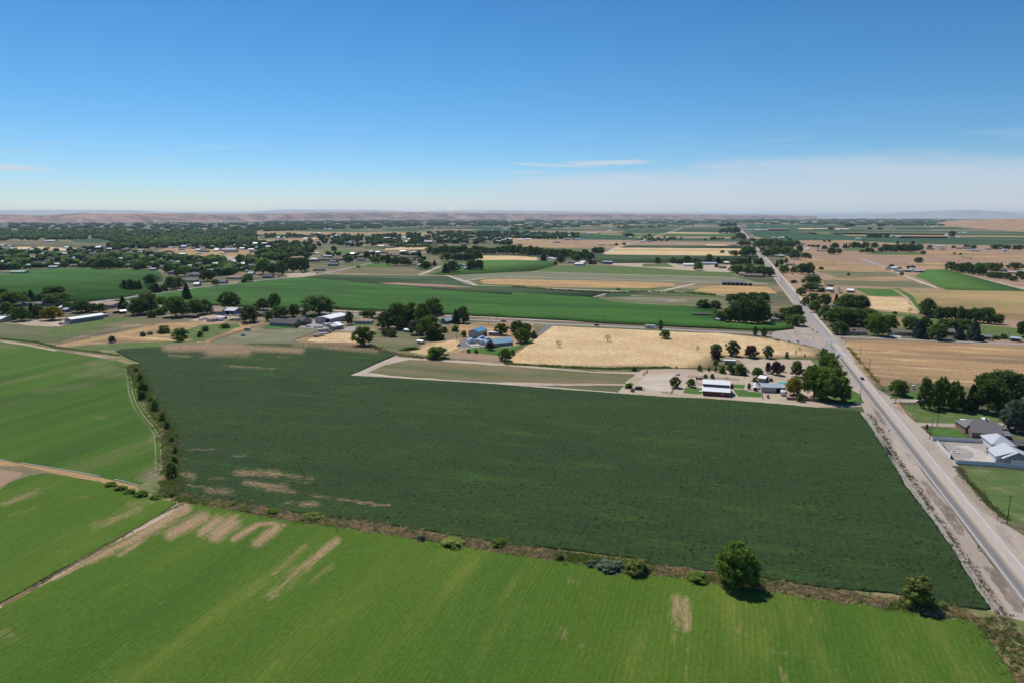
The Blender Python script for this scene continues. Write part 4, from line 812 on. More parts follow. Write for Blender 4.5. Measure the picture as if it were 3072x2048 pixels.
cluster('B8', 'in the dusty sheds yard', [('o', 555, 1008, 155, 155), ('S', 880, 955, 85, 62)])
cluster('B8', 'in the clump at the highway bend', [('r', 1330, 572, 140, 92), ('r', 1430, 572, 110, 82), ('r', 1290, 462, 150, 115), ('r', 1355, 465, 95, 85), ('r', 1175, 467, 90, 52)])
cluster('B8', 'east of the highway bend', [('r', 1500, 505, 110, 65), ('r', 1580, 602, 150, 105), ('r', 1700, 605, 180, 160), ('r', 1830, 612, 180, 155), ('r', 1960, 622, 180, 160), ('r', 2085, 612, 160, 130), ('r', 2190, 615, 150, 120), ('r', 2285, 575, 115, 95), ('r', 1770, 762, 190, 125), ('r', 1905, 745, 200, 165), ('o', 2110, 742, 210, 155), ('r', 2250, 812, 190, 175), ('l', 1690, 662, 95, 52), ('r', 2350, 705, 100, 140)])
cluster('B8', 'in the far hedgerow', [('S', 680, 482, 75, 42), ('S', 785, 472, 45, 52), ('r', 840, 467, 75, 52), ('S', 920, 462, 65, 32), ('S', 985, 457, 65, 32)])
cluster('B8', 'in the windbreak along the far highway', [('r', 980, 242, 115, 65), ('r', 1090, 242, 135, 75), ('r', 1190, 232, 95, 65), ('r', 1000, 352, 145, 85), ('r', 1110, 362, 165, 115), ('r', 1220, 362, 135, 125)])
cluster('C1', 'beyond the brown fields', [('o', 95, 902, 180, 110), ('g', 185, 912, 100, 85), ('c', 360, 762, 75, 62), ('r', 490, 752, 105, 105), ('r', 640, 832, 175, 145), ('r', 785, 822, 92, 112), ('r', 700, 712, 145, 115), ('S', 360, 692, 85, 62), ('S', 270, 682, 90, 52), ('S', 185, 672, 80, 42)])
cluster('C1', 'round the dark roofed farmhouse', [('c', 885, 702, 62, 95), ('c', 930, 702, 62, 100), ('S', 990, 697, 62, 52), ('r', 1100, 702, 175, 122), ('r', 1210, 702, 115, 82), ('c', 1280, 702, 55, 165), ('o', 1335, 692, 130, 115), ('r', 1500, 702, 135, 112), ('S', 1250, 792, 100, 72), ('S', 1350, 792, 120, 102), ('y', 1405, 762, 90, 62), ('S', 1460, 797, 90, 82), ('S', 590, 582, 72, 52), ('S', 490, 580, 62, 42)])
cluster('C1', 'in the long farmstead grove', [('r', 1620, 792, 115, 105), ('r', 1720, 782, 175, 155), ('r', 1850, 772, 155, 135), ('r', 1960, 782, 175, 155), ('r', 2100, 782, 185, 165), ('r', 2230, 792, 175, 172), ('r', 2330, 782, 125, 145), ('c', 1965, 622, 62, 62), ('c', 2280, 622, 82, 62), ('r', 2400, 760, 150, 140)])
cluster('C1', 'standing in the far green fields', [('r', 1400, 502, 110, 100), ('r', 1500, 502, 110, 100), ('r', 1610, 502, 100, 80), ('r', 1740, 502, 100, 80), ('r', 620, 337, 120, 62), ('R', 1000, 282, 195, 72), ('r', 1400, 337, 80, 52), ('r', 1610, 337, 90, 52), ('r', 1600, 272, 80, 62), ('r', 1670, 272, 60, 62)])
cluster('C1', 'at the blue roofed sheds', [('o', 1845, 1112, 122, 82), ('p', 2180, 1112, 62, 52), ('p', 2260, 1117, 92, 62), ('S', 2010, 1122, 62, 42), ('S', 430, 1137, 92, 62), ('s', 975, 1252, 62, 52), ('g', 2050, 1252, 92, 72)])
cluster('C2', 'along the east farms', [('c', 105, 622, 82, 62), ('o', 320, 827, 92, 72), ('r', 900, 482, 115, 122), ('c', 1165, 692, 72, 72), ('r', 1220, 702, 92, 62), ('r', 1330, 722, 112, 82), ('S', 930, 702, 82, 52), ('r', 1750, 732, 122, 102), ('r', 1860, 692, 122, 62), ('r', 1990, 732, 142, 92), ('r', 2170, 742, 92, 92), ('r', 2270, 747, 102, 112), ('S', 450, 702, 102, 62), ('W', 225, 1002, 155, 112, 'pale open tree alone in the brown field'), ('S', 1075, 842, 52, 42), ('S', 945, 832, 52, 42)])
cluster('C2', 'in the windbreak on the gravel lane', [('r', 880, 1152, 200, 175), ('r', 1000, 1182, 160, 170), ('r', 1110, 1202, 180, 200), ('r', 1210, 1212, 170, 220), ('r', 1310, 1242, 170, 210), ('r', 1430, 1252, 195, 250), ('r', 1530, 1252, 130, 120), ('O', 1680, 1192, 265, 195), ('c', 1885, 1102, 92, 112), ('R', 2170, 1142, 245, 145)])
cluster('C2', 'in the near end of the windbreak', [('r', 1680, 1302, 155, 120), ('r', 1790, 1312, 155, 125), ('r', 1900, 1322, 155, 125), ('r', 2000, 1332, 140, 135), ('r', 2130, 1372, 150, 105), ('r', 2260, 1300, 155, 135), ('r', 2330, 1342, 110, 105)])
cluster('A6', 'in the pasture yard', [('O', 90, 560, 330, 260, 'low spreading tree beside the driveway utility pole'), ('u', 550, 800, 270, 560, 'first tall green tree inside the rail fence'), ('u', 755, 795, 200, 500, 'second tall green tree inside the rail fence'), ('u', 850, 795, 240, 570, 'tallest of the slim trees over the parked van'),
    ('u', 1065, 825, 330, 520, 'slim tree beside the parked yellow truck'), ('c', 1220, 790, 170, 280, 'small conifer behind the pasture lawn'), ('c', 1400, 850, 330, 480, 'dark conifer shading the pasture fence'), ('R', 1700, 860, 560, 560, 'broad cottonwood over the pasture corner'), ('R', 1980, 800, 620, 680, 'huge dark cottonwood, widest crown by the dry field'),
    ('R', 1660, 600, 420, 440, 'cottonwood crown behind the pasture conifer'), ('w', 2180, 1200, 500, 540, 'grey green willow beside the grey roofed ranch house'), ('S', 600, 1175, 60, 90, 'small dark shrub at the fence corner by the utility pole')])
cluster('N5', '', [('W', 812, 800, 335, 320, 'big round green willow bush on the ditch bank, casting a dark shadow'), ('k', 20, 697, 230, 100, 'low bright green bush on the ditch bank west of the round willow')])
cluster('N4', '', [('g', 1560, 545, 170, 50, 'grey sage clump on the ditch bank before the low bright bush'), ('g', 1440, 525, 80, 34, 'smaller grey sage clump along the ditch bank'), ('s', 850, 398, 110, 45, 'low green bush beside the white flowering weeds'),
    ('S', 1240, 488, 45, 36, 'tiny dark shrub on the ditch bank'), ('k', 560, 395, 150, 42, 'long low weedy bush on the ditch bank'), ('g', 350, 362, 60, 40, 'little grey shrub on the ditch bank, farthest from the highway'), ('s', 2120, 622, 130, 52, 'green weeds bush just before the round willow')])
cluster('N3', '', [('k', 1500, 355, 60, 30, 'small bright weed bush near the start of the ditch bank'), ('k', 2000, 440, 150, 30, 'spreading bright weed bush along the ditch bank'), ('s', 1750, 405, 90, 32, 'low grey green weed bush on the ditch bank')])
cluster('N1', '', [('k', 430, 1050, 250, 205, 'yellow green bush on the ditch bank closer to the highway'), ('k', 600, 1075, 70, 60, 'small pale bush beside the yellow green bush')])
cluster('N2', 'in the hedge beside the dark field', [('s', 1197, 412, 62, 82), ('s', 1225, 492, 95, 92), ('S', 1215, 562, 92, 82), ('k', 1290, 582, 60, 52), ('s', 1325, 662, 80, 100), ('k', 1390, 747, 70, 88), ('s', 1430, 817, 60, 78), ('k', 1470, 930, 60, 55), ('s', 1497, 1032, 52, 72), ('S', 1490, 1112, 62, 72), ('k', 1160, 330, 50, 45), ('o', 1470, 1225, 105, 130)])
cluster('N2', 'at the ditch crossing', [('s', 945, 1302, 120, 34), ('s', 1035, 1334, 120, 34), ('s', 1115, 1364, 110, 36), ('s', 1210, 1388, 140, 42), ('s', 1325, 1412, 115, 34), ('s', 1470, 1392, 52, 34)])
cluster('M1', 'among the village gardens', [('l', 250, 442, 175, 165, 'yellow green tree before the village sheds'), ('y', 610, 432, 200, 155, 'golden yellow tree beside the long metal barn'), ('c', 380, 405, 115, 175), ('r', 450, 402, 140, 140), ('r', 90, 382, 150, 160), ('c', 1450, 312, 112, 165), ('r', 1630, 372, 210, 200), ('R', 1740, 350, 220, 240), ('O', 2070, 392, 240, 235), ('c', 2200, 192, 115, 195), ('r', 1900, 282, 112, 122), ('r', 2290, 372, 185, 185),
    ('r', 960, 342, 215, 145), ('r', 1100, 342, 115, 105), ('r', 1200, 342, 110, 105), ('r', 800, 312, 115, 92), ('R', 640, 162, 200, 130), ('R', 680, 252, 265, 135), ('c', 370, 212, 105, 135), ('r', 280, 182, 92, 85)])
cluster('M1', 'at the edge of the village orchard', [('r', 460, 222, 92, 92), ('r', 190, 172, 130, 75), ('O', 150, 262, 260, 160), ('l', 30, 135, 92, 72), ('O', 60, 255, 150, 135), ('r', 550, 400, 110, 90)])
cluster('M1', 'on the dry slope', [('g', 1320, 692, 82, 82), ('g', 1680, 622, 62, 57), ('k', 1765, 602, 72, 37), ('s', 1930, 582, 142, 92), ('s', 2120, 642, 185, 122), ('s', 2110, 678, 112, 62), ('s', 1790, 402, 102, 82), ('S', 1880, 372, 132, 82)])
cluster('M2', 'round the machinery yard', [('R', 740, 302, 200, 200), ('r', 440, 362, 155, 170), ('r', 980, 455, 215, 190), ('r', 1130, 312, 145, 135), ('r', 1270, 312, 125, 195), ('r', 1200, 442, 100, 115), ('r', 1330, 402, 205, 135), ('r', 1500, 392, 135, 145), ('R', 1790, 374, 320, 230, 'broad dark tree behind the big metal shop'), ('S', 1610, 372, 82, 62), ('r', 2150, 488, 82, 155), ('S', 1620, 492, 62, 42), ('S', 1520, 522, 62, 52), ('S', 690, 522, 122, 52), ('S', 455, 562, 82, 62), ('s', 395, 628, 72, 67)])
cluster('M3', 'round the cottonwood homestead', [('R', 410, 412, 165, 95), ('o', 350, 725, 215, 220, 'round green tree at the corner of the dark crop field'), ('r', 640, 535, 225, 205), ('R', 760, 525, 190, 300), ('r', 800, 545, 130, 165), ('W', 900, 505, 215, 275), ('W', 1050, 525, 185, 290), ('W', 1170, 370, 210, 190), ('w', 980, 602, 165, 170), ('W', 1130, 645, 260, 260), ('W', 1200, 655, 190, 100), ('l', 1300, 575, 92, 62), ('r', 610, 617, 92, 82), ('r', 690, 625, 115, 85), ('S', 860, 522, 82, 72),
    ('c', 1440, 472, 105, 170), ('W', 1522, 468, 135, 190), ('s', 1435, 562, 82, 72), ('S', 1535, 628, 72, 77)])
cluster('M3', 'in the blue roofed house garden', [('q', 1770, 612, 82, 35), ('s', 1215, 875, 265, 145, 'wide green bush clump on the dry yard below the utility pole'), ('p', 1845, 782, 92, 92), ('s', 1590, 812, 52, 42), ('S', 1680, 818, 50, 48), ('o', 2020, 905, 135, 145), ('s', 2110, 842, 55, 72), ('o', 1975, 605, 135, 135), ('o', 2160, 605, 165, 165), ('o', 2270, 605, 125, 135), ('o', 2230, 692, 175, 160)])
cluster('F1', 'beside the village cornfield', [('r', 1160, 822, 82, 85), ('r', 1210, 827, 72, 98), ('r', 1255, 827, 65, 82), ('c', 1285, 824, 52, 92), ('r', 1390, 782, 105, 98), ('r', 1400, 842, 75, 72), ('c', 1440, 852, 92, 85), ('r', 1500, 842, 65, 62), ('r', 1570, 828, 105, 125), ('r', 1645, 812, 92, 102)])
cluster('F1', 'along the village lane', [('R', 1910, 747, 125, 105), ('r', 1980, 782, 65, 52), ('S', 2250, 762, 72, 62), ('r', 2280, 752, 82, 72), ('r', 1545, 672, 82, 92), ('S', 1620, 692, 55, 52), ('r', 1670, 702, 105, 72), ('c', 1860, 692, 65, 85), ('S', 1890, 702, 55, 62), ('r', 2070, 642, 105, 72)])
cluster('F1', 'behind the village cornfield', [('r', 890, 632, 92, 62), ('R', 960, 637, 135, 105), ('r', 1020, 632, 92, 72), ('r', 1275, 642, 105, 75), ('r', 745, 622, 60, 40), ('r', 590, 624, 60, 45)])
cluster('F2', 'in the grove by the parking yard', [('O', 70, 684, 150, 145), ('r', 160, 684, 105, 105), ('r', 235, 692, 85, 135), ('r', 290, 662, 92, 135), ('r', 350, 664, 92, 135), ('r', 420, 662, 92, 132), ('r', 460, 652, 65, 122)])
cluster('F2', 'among the lane houses', [('r', 850, 552, 65, 62), ('r', 845, 577, 72, 62), ('r', 1020, 542, 65, 72), ('o', 1100, 582, 72, 55), ('r', 1170, 572, 65, 62), ('U', 1215, 592, 55, 95), ('R', 1290, 602, 85, 75), ('r', 1380, 602, 92, 72), ('c', 1500, 532, 52, 72), ('r', 1520, 602, 62, 62), ('r', 1560, 637, 92, 75), ('c', 1640, 605, 42, 55), ('O', 1755, 562, 105, 75), ('c', 1740, 672, 72, 92), ('r', 1810, 662, 105, 102), ('r', 1975, 642, 95, 95), ('r', 2045, 642, 95, 92), ('O', 2040, 557, 82, 95), ('S', 940, 622, 42, 20), ('s', 715, 467, 55, 47)])
cluster('F2', 'in the short row before the stubble', [('r', 1830 + 28 * k, 565, 40, 72) for k in range(7)])
rb = random.Random(11)
cluster('F2', 'in the long dark windbreak', [('r', x, 502 + rb.uniform(-8, 5), 78, rb.uniform(60, 88)) for x in range(1600, 2353, 52)])
cluster('F3', 'in the windbreak toward the red barn', [('r', x, 500 + x * .075 + rb.uniform(-8, 8), 76, rb.uniform(70, 100)) for x in range(20, 740, 50)])
cluster('F3', 'round the far red barn', [('r', 770, 497, 65, 62), ('r', 815, 499, 72, 67), ('S', 400, 602, 40, 42), ('c', 290, 560, 65, 62), ('r', 450, 582, 65, 62), ('r', 590, 562, 62, 60), ('r', 680, 540, 60, 55), ('r', 1335, 582, 55, 57), ('S', 1030, 417, 32, 27), ('S', 960, 420, 32, 27), ('r', 1070, 338, 85, 32), ('r', 1260, 340, 32, 27)])
cluster('M5', 'north of the corn corner', [('R', 790, 40, 170, 110), ('r', 890, 35, 160, 120), ('r', 1020, 30, 180, 120), ('r', 1130, 20, 140, 110)])
# ------------------------------------------------------------------ weeds
def tufts(name, line, width, n, size, mats, label, seed=0, spread=None):
    rng = np.random.default_rng(seed); L = [(line[i], line[i + 1], (line[i + 1] - line[i]).length) for i in range(len(line) - 1)]; T = sum(q[2] for q in L)
    out = {k: [] for k in range(len(mats))}
    for k in range(n):
        s = rng.uniform(0, T); i = 0
        while s > L[i][2] and i < len(L) - 1: s -= L[i][2]; i += 1
        a, b, l = L[i]; d = (b - a).normalized(); q = Vector((-d.y, d.x, 0))
        p = a + d * s + q * rng.normal() * width * .3
        nz = noise.noise((p.x * .09, p.y * .09, seed)) + .25 * rng.normal()
        mi = min(len(mats) - 1, max(0, int((nz * .9 + .5) * len(mats)))); sz = size * rng.uniform(.5, 1.5) * (1.35 if mi else 1)
        nb = 22; ang_ = rng.random(nb) * 6.28; rad_ = sz * .75 * np.sqrt(rng.random(nb)); hb2 = sz * (.55 + .7 * rng.random(nb)) * (1 - .4 * rad_ / sz)
        x0 = p.x + rad_ * np.cos(ang_); y0 = p.y + rad_ * np.sin(ang_); l = sz * .28; wv = sz * .085; tw = rng.random(nb) * 3.14
        tx = x0 + l * rng.normal(size=nb); ty = y0 + l * rng.normal(size=nb); mx_, my_ = (x0 + tx) / 2, (y0 + ty) / 2
        out[mi].append(np.stack([np.stack([x0, y0, np.zeros(nb)], 1), np.stack([mx_ + wv * np.cos(tw), my_ + wv * np.sin(tw), hb2 * .55], 1), np.stack([tx, ty, hb2], 1), np.stack([mx_ - wv * np.cos(tw), my_ - wv * np.sin(tw), hb2 * .5], 1)], 1).reshape(-1, 3))
    vs = []; fs = []; mi_ = []; b = 0
    for k, qs in out.items():
        if not qs: continue
        v = np.vstack(qs); f = np.arange(len(v)).reshape(-1, 4) + b; vs.append(v); fs.append(f); mi_ += [k] * len(f); b += len(v)
    me = mesh_np(name, np.vstack(vs), np.vstack(fs), [LM[m] for m in mats]); me.polygons.foreach_set('material_index', np.array(mi_, np.int32))
    return tag(link(name, me), label, 'weeds', kind='stuff')
LM['h'] = leaf_mat('leaf_straw', (.60, .44, .24), (.50, .37, .21), .35); LM['v'] = leaf_mat('leaf_sage', (.26, .23, .15), (.34, .29, .20), .35)
dline = pts('N3', 1150, 300, 1500, 360, 1860, 428, 'N4', 0, 275, 340, 340, 700, 392, 1100, 448, 1700, 530, 2200, 612, 'N5', 680, 745, 1020, 795, 1500, 872, 2080, 960, 'N1', 560, 1085, 800, 1115)
tufts('ditch_weeds', dline, 5.5, 8000, .6, ['k', 'h', 'v', 'h', 'k', 'o'], 'tangled straw and green weeds along the ditch between the two crop fields', 1)
tufts('corner_weeds', pts('N1', 820, 1130, 930, 1200, 1010, 1300, 1080, 1430, 1130, 1568), 12, 900, .42, ['h', 'k', 'h'], 'dry weeds at the corner between the bright field and the highway', 2)
tufts('hedge_weeds', pts('N2', 1140, 270, 1200, 420, 1260, 520, 1330, 640, 1410, 770, 1465, 900, 1480, 1050, 1475, 1250, 1460, 1400), 7, 4200, .75, ['h', 'k', 'o', 'k', 'v'], 'rough weeds along the hedge between the two fields', 3)
tufts('verge_weeds', [along(-200, -12.3), along(t_at(1400), -10.8), along(t_at(1245), -9.2)], 2.6, 1300, .35, ['h', 'k', 'v'], 'weeds between the irrigation ditch and the gravel verge', 4)
tufts('pasture_weeds', pts('N1', 700, 110, 760, 190, 850, 290, 940, 390, 1040, 470), 2.2, 900, .4, ['o', 'k', 'v'], 'green weeds along the pasture side of the ploughed strip', 15)
tufts('field_weeds', pts('M4', 60, 945, 600, 975, 1250, 1005, 2000, 990), 4, 900, .8, ['o', 'o', 'k'], 'green weeds between the stubble and the sparse crop field', 5)
tufts('bank_weeds', pts('M3', 420, 740, 720, 830, 1000, 870, 1350, 885), 6, 500, .7, ['k', 'h', 'o'], 'weeds around the corner of the dark field', 6)
tufts('track_weeds', pts('N3', 20, 1000, 350, 800, 700, 605, 1000, 420, 1190, 340), 1.6, 900, .32, ['o', 'v', 'h'], 'sparse weeds along the farm track between the bright fields', 7)
tufts('canal_weeds', pts('F2', 2352, 800, 'F3', 850, 862, 1130, 850, 1300, 848, 1650, 862, 1870, 880), 6, 400, 1.5, ['o', 'r', 'k'], 'bushy weeds along the far canal lane', 8)
tufts('bank_reeds', pts('M1', 0, 655, 400, 690, 700, 760, 1100, 805, 1400, 850), 3, 700, .7, ['o', 'r', 'k'], 'reeds along the wet ditch below the brown slope', 9)
tufts('roadside_weeds', [along(t_at(1040), 10.5), along(t_at(1120), 9.5), along(t_at(1170), 9)], 2.5, 500, .5, ['h', 'o', 'k'], 'weeds at the foot of the highway bank beside the dry field', 10)
tufts('elder_flowers', pts('N4', 380, 345, 520, 362, 640, 375, 720, 385, 800, 395), 1.5, 160, .45, ['g', 'g'], 'pale weeds on the ditch bank', 12)
white_leaf = leaf_mat('leaf_white_flowers', (.55, .53, .46), (.62, .6, .5), .1); LM['f'] = white_leaf
tufts('white_flowers', pts('N4', 640, 368, 760, 385, 800, 392), 1.6, 70, .3, ['f'], 'white flowering weeds on the ditch bank', 13)
tufts('white_flowers', pts('N4', 1900, 550, 2050, 568), 1.4, 40, .3, ['f'], 'white flowering weeds beside the low bright bush', 14)
# dark crop: standing clumps of foliage over the field
def crop_clumps(n, seed):
    rng = np.random.default_rng(seed); qs = []; P = [(p.x, p.y) for p in dark]; x0, x1 = min(p[0] for p in P), max(p[0] for p in P); y0, y1 = min(p[1] for p in P), max(p[1] for p in P); k = 0
    PA = np.array(P)
    while k < n:
        x, y = rng.uniform(x0, x1), y0 + (y1 - y0) * rng.random() ** 1.7
        ins = False; j = len(P) - 1
        for i in range(len(P)):
            if (P[i][1] > y) != (P[j][1] > y) and x < (P[j][0] - P[i][0]) * (y - P[i][1]) / (P[j][1] - P[i][1]) + P[i][0]: ins = not ins
            j = i
        if not ins: continue
        px, py = to_px(x, y)
        if cap_dist(np.array([px]), np.array([py]), dcaps)[0] > .3: continue
        if noise.noise((x * .05, y * .16, 5)) + .3 * rng.normal() < .1: continue
        s = rng.uniform(.35, .8); leaves(rng, np.array((x, y, .5)), s * .7, 7, .2, qs, droop=.4); k += 1
    v = np.vstack(qs); me = mesh_np('crop_clumps', v, np.arange(len(v)).reshape(-1, 4), [LM['a']])
    return tag(link('crop_clumps', me), 'tousled dark foliage clumps standing up across the dark crop field', 'crop', kind='stuff')
LM['a'] = leaf_mat('leaf_alfalfa', (.042, .080, .022), (.065, .115, .03), .35)
crop_clumps(4500, 3)
# ------------------------------------------------------------------ buildings
BM = {}
def bm_(name, *a, **k):
    if name not in BM: BM[name] = plain(name, *a, **k)
    return BM[name]
W_white = bm_('white_siding', (.62, .62, .60), .6, var=.05); W_cream = bm_('cream_siding', (.46, .43, .37), .7); W_grey = bm_('grey_siding', (.27, .275, .28), .7)
W_tan = bm_('tan_siding', (.36, .30, .235), .7); W_red = bm_('red_siding', (.16, .035, .028), .7, stripes=(0, .3, .12)); W_brick = bm_('brick_wall', (.24, .15, .11), .8, scale=3)
W_blue = bm_('blue_grey_siding', (.20, .25, .32), .6); W_dark = bm_('dark_boards', (.075, .055, .045), .8); W_metal = bm_('wall_steel', (.40, .38, .355), .45, stripes=(0, .9, .05)); W_pink = bm_('pink_boards', (.42, .22, .20), .7)
R_white = bm_('white_roof_steel', (.80, .80, .79), .35, .5, stripes=(0, .9, .04)); R_blue = bm_('blue_roof_steel', (.10, .28, .46), .35, .5, stripes=(0, .6, .05)); R_pale = bm_('pale_blue_roof', (.26, .40, .50), .3, .5, stripes=(0, .6, .05))
R_grey = bm_('grey_shingles', (.155, .148, .150), .9, scale=2, var=.18); R_dark = bm_('dark_shingles', (.085, .08, .085), .9, scale=2, var=.18); R_brown = bm_('brown_shingles', (.15, .115, .10), .9, scale=2, var=.18)
R_tan = bm_('tan_shingles', (.33, .22, .165), .9, scale=2); R_light = bm_('light_grey_shingles', (.42, .44, .48), .85, scale=2, var=.08); R_steel = bm_('steel_roof', (.40, .44, .50), .35, .5, stripes=(0, .8, .05)); R_green = bm_('green_roof_steel', (.30, .44, .36), .4, .5, stripes=(0, .8, .05))
M_glass = bm_('window_glass', (.03, .04, .05), .12, .6, var=.02); M_trim = bm_('white_trim', (.66, .66, .64), .5, var=.03); M_door = bm_('door_paint', (.5, .5, .49), .5); M_black = bm_('black_and_bay_shade', (.015, .014, .013), 1, 0); M_solar = bm_('solar_glass', (.02, .025, .05), .15, .6, var=.03)  # flat black also paints the shade of open bays onto closed panels
M_teal = bm_('teal_door', (.03, .12, .11), .5)
def wall_mesh(L, D, h, roof, rise):
    mb = MB()
    if roof in 'PS':
        prof = [(0, 0), (D, 0), (D, h + (rise if roof == 'S' else 0)), (0, h)] if roof == 'S' else [(0, 0), (D, 0), (D, h), (D / 2, h + rise), (0, h)]
        mb.prism(prof, 0, L, 'x')
    elif roof == 'X': mb.prism([(0, 0), (L, 0), (L, h), (L / 2, h + rise), (0, h)], 0, D, 'y')
    elif roof == 'B': mb.prism([(0, 0), (L, 0), (L, h), (L * .82, h + rise * .62), (L / 2, h + rise), (L * .18, h + rise * .62), (0, h)], 0, D, 'y')
    else: mb.box(0, 0, 0, L, D, h)
    return mb
def roof_mesh(L, D, h, roof, rise, ov=.45, th=.16):
    mb = MB(); e = .02
    if roof == 'P':
        s = rise / (D / 2)
        mb.prism([(-ov, h - ov * s + e), (D / 2, h + rise + e), (D + ov, h - ov * s + e), (D + ov, h - ov * s + th), (D / 2, h + rise + th), (-ov, h - ov * s + th)], -ov, L + ov, 'x')
    elif roof == 'X':
        s = rise / (L / 2)
        mb.prism([(-ov, h - ov * s + e), (L / 2, h + rise + e), (L + ov, h - ov * s + e), (L + ov, h - ov * s + th), (L / 2, h + rise + th), (-ov, h - ov * s + th)], -ov, D + ov, 'y')
    elif roof == 'B':
        q = [(-ov, h - .3), (L * .18, h + rise * .62), (L / 2, h + rise), (L * .82, h + rise * .62), (L + ov, h - .3)]
        mb.prism([(x, z + e) for x, z in q] + [(x, z + th) for x, z in q[::-1]], -ov, D + ov, 'y')
    elif roof == 'S':
        s = rise / D
        mb.prism([(-ov, h - ov * s + e), (D + ov, h + rise + ov * s + e), (D + ov, h + rise + ov * s + th), (-ov, h - ov * s + th)], -ov, L + ov, 'x')
    elif roof == 'F': mb.box(-ov * .5, -ov * .5, h + e, L + ov * .5, D + ov * .5, h + .22)
    elif roof == 'H':
        a, b, c_, d = -ov, L + ov, -ov, D + ov; z0 = h; r = min(b - a, d - c_) / 2
        if b - a >= d - c_: t0, t1 = (a + r, (c_ + d) / 2, z0 + rise), (b - r, (c_ + d) / 2, z0 + rise)
        else: t0, t1 = ((a + b) / 2, c_ + r, z0 + rise), ((a + b) / 2, d - r, z0 + rise)
        v = [(a, c_, z0), (b, c_, z0), (b, d, z0), (a, d, z0), (a, c_, z0 + .14), (b, c_, z0 + .14), (b, d, z0 + .14), (a, d, z0 + .14), t0, t1]
        f = [(3, 2, 1, 0), (0, 1, 5, 4), (1, 2, 6, 5), (2, 3, 7, 6), (3, 0, 4, 7)]
        f += [(4, 5, 9, 8), (5, 6, 9), (6, 7, 8, 9), (7, 4, 8)] if b - a >= d - c_ else [(4, 5, 8), (5, 6, 9, 8), (6, 7, 9), (7, 4, 8, 9)]
        mb.add(v, f)
    elif roof == 'D':                        # half-round quonset roof
        q = [(L / 2 - (L / 2 + .1) * math.cos(math.pi * i / 10), h + rise * math.sin(math.pi * i / 10)) for i in range(11)]
        mb.prism([(x, z + .1) for x, z in q] + [(x, z) for x, z in q[::-1]], -.1, D + .1, 'y')
    return mb
def window(parent, x, z, w_, h_, side='F', D=0, L=0, off=0.0):
    """frame with a pane; side F front, R the +x end, T back"""
    t = .05
    if side == 'F': fr = MB().box(x - .07, -t, z - .07, x + w_ + .07, -.003, z + h_ + .07).build('window', M_trim, parent); MB().box(x, -t - .012, z, x + w_, -t - .002, z + h_).build('pane', M_glass, fr)
    else: fr = MB().box(L + .003, x - .07, z - .07, L + t, x + w_ + .07, z + h_ + .07).build('window', M_trim, parent); MB().box(L + t + .002, x, z, L + t + .012, x + w_, z + h_).build('pane', M_glass, fr)
def door(parent, x, w_, h_, mat=None, side='F', L=0, name='door'):  # near-black ones are panels painted with an open bay's shade
    t = .045
    if side == 'F': return MB().box(x, -t, .02, x + w_, -.003, h_).build(name, mat or M_door, parent)
    return MB().box(L + .003, x, .02, L + t, x + w_, h_).build(name, mat or M_door, parent)
NB = [0]
def bld(reg, x1, y1, x2, y2, D, h, roof, rise, wm, rm, label, cat='shed', wins=0, doors=(), group=None, rwin=0, name=None, ov=.45, chim=False):
    a = G(*full(reg, x1, y1)); b = G(*full(reg, x2, y2)); L = (b - a).length; yaw = math.atan2(b.y - a.y, b.x - a.x)
    root = link(name or cat.replace(' ', '_'), None, None, (a.x, a.y, 0), yaw); tag(root, label, cat, group)
    if roof == 'D': MB().prism([(L / 2 - L / 2 * math.cos(math.pi * i / 10), h + (rise - .02) * math.sin(math.pi * i / 10)) for i in range(10, -1, -1)][::-1] + [(L, 0), (0, 0)] if False else
                               [(0, 0), (L, 0)] + [(L / 2 + L / 2 * math.cos(math.pi * i / 10), h + (rise - .02) * math.sin(math.pi * i / 10)) for i in range(11)], 0, D, 'y').build('wall', wm, root)
    else: wall_mesh(L, D, h, roof, rise).build('wall', wm, root)
    ro = roof_mesh(L, D, h, roof, rise, ov).build('roof', rm, root)
    if chim: MB().box(L * .6, D * .5 - .4, h + rise * .7, L * .6 + .8, D * .5 + .4, h + rise + .9).build('chimney', W_brick, ro)
    for i in range(wins):
        ww = min(1.5, L / wins * .45); window(root, L * (i + .5) / wins - ww / 2, .95, ww, 1.1)
    for i in range(rwin): window(root, D * (i + .5) / rwin - .6, 1.0, 1.2, 1.0, 'R', D, L)
    for d in doors: door(root, *d)
    NB[0] += 1; root['L'] = L; return root
# --- the red barn house: raised monitor roof between two lean-tos
a = G(*full('A1', 452, 1450)); b = G(*full('A1', 1085, 1492)); L = (b - a).length; yaw = math.atan2(b.y - a.y, b.x - a.x)
barn = link('red_barn', None, None, (a.x, a.y, 0), yaw); tag(barn, 'dark red barn with stepped white metal roofs beside the farm lane', 'barn')
D = 17.5
MB().prism([(0, 0), (D, 0), (D, 3.0), (D * .73, 4.7), (D * .73, 6.2), (D / 2, 7.7), (D * .27, 6.2), (D * .27, 4.7), (0, 3.0)], 0, L, 'x').build('wall', W_red, barn)
for nm, y0, z0, y1, z1 in (('lean_to_roof', -.5, 2.75, D * .27 - .03, 4.72), ('lean_to_roof', D + .5, 2.75, D * .73 + .03, 4.72)):
    MB().prism([(y0, z0), (y1, z1), (y1, z1 + .14), (y0, z0 + .14)], -.4, L + .4, 'x').build(nm, R_white, barn)
MB().prism([(D * .27 - .5, 5.95), (D / 2, 7.75), (D * .73 + .5, 5.95), (D * .73 + .5, 6.1), (D / 2, 7.9), (D * .27 - .5, 6.1)], -.4, L + .4, 'x').build('roof', R_white, barn)
for x in (L * .7, L * .76): window(barn, x, 1.2, .5, .8)
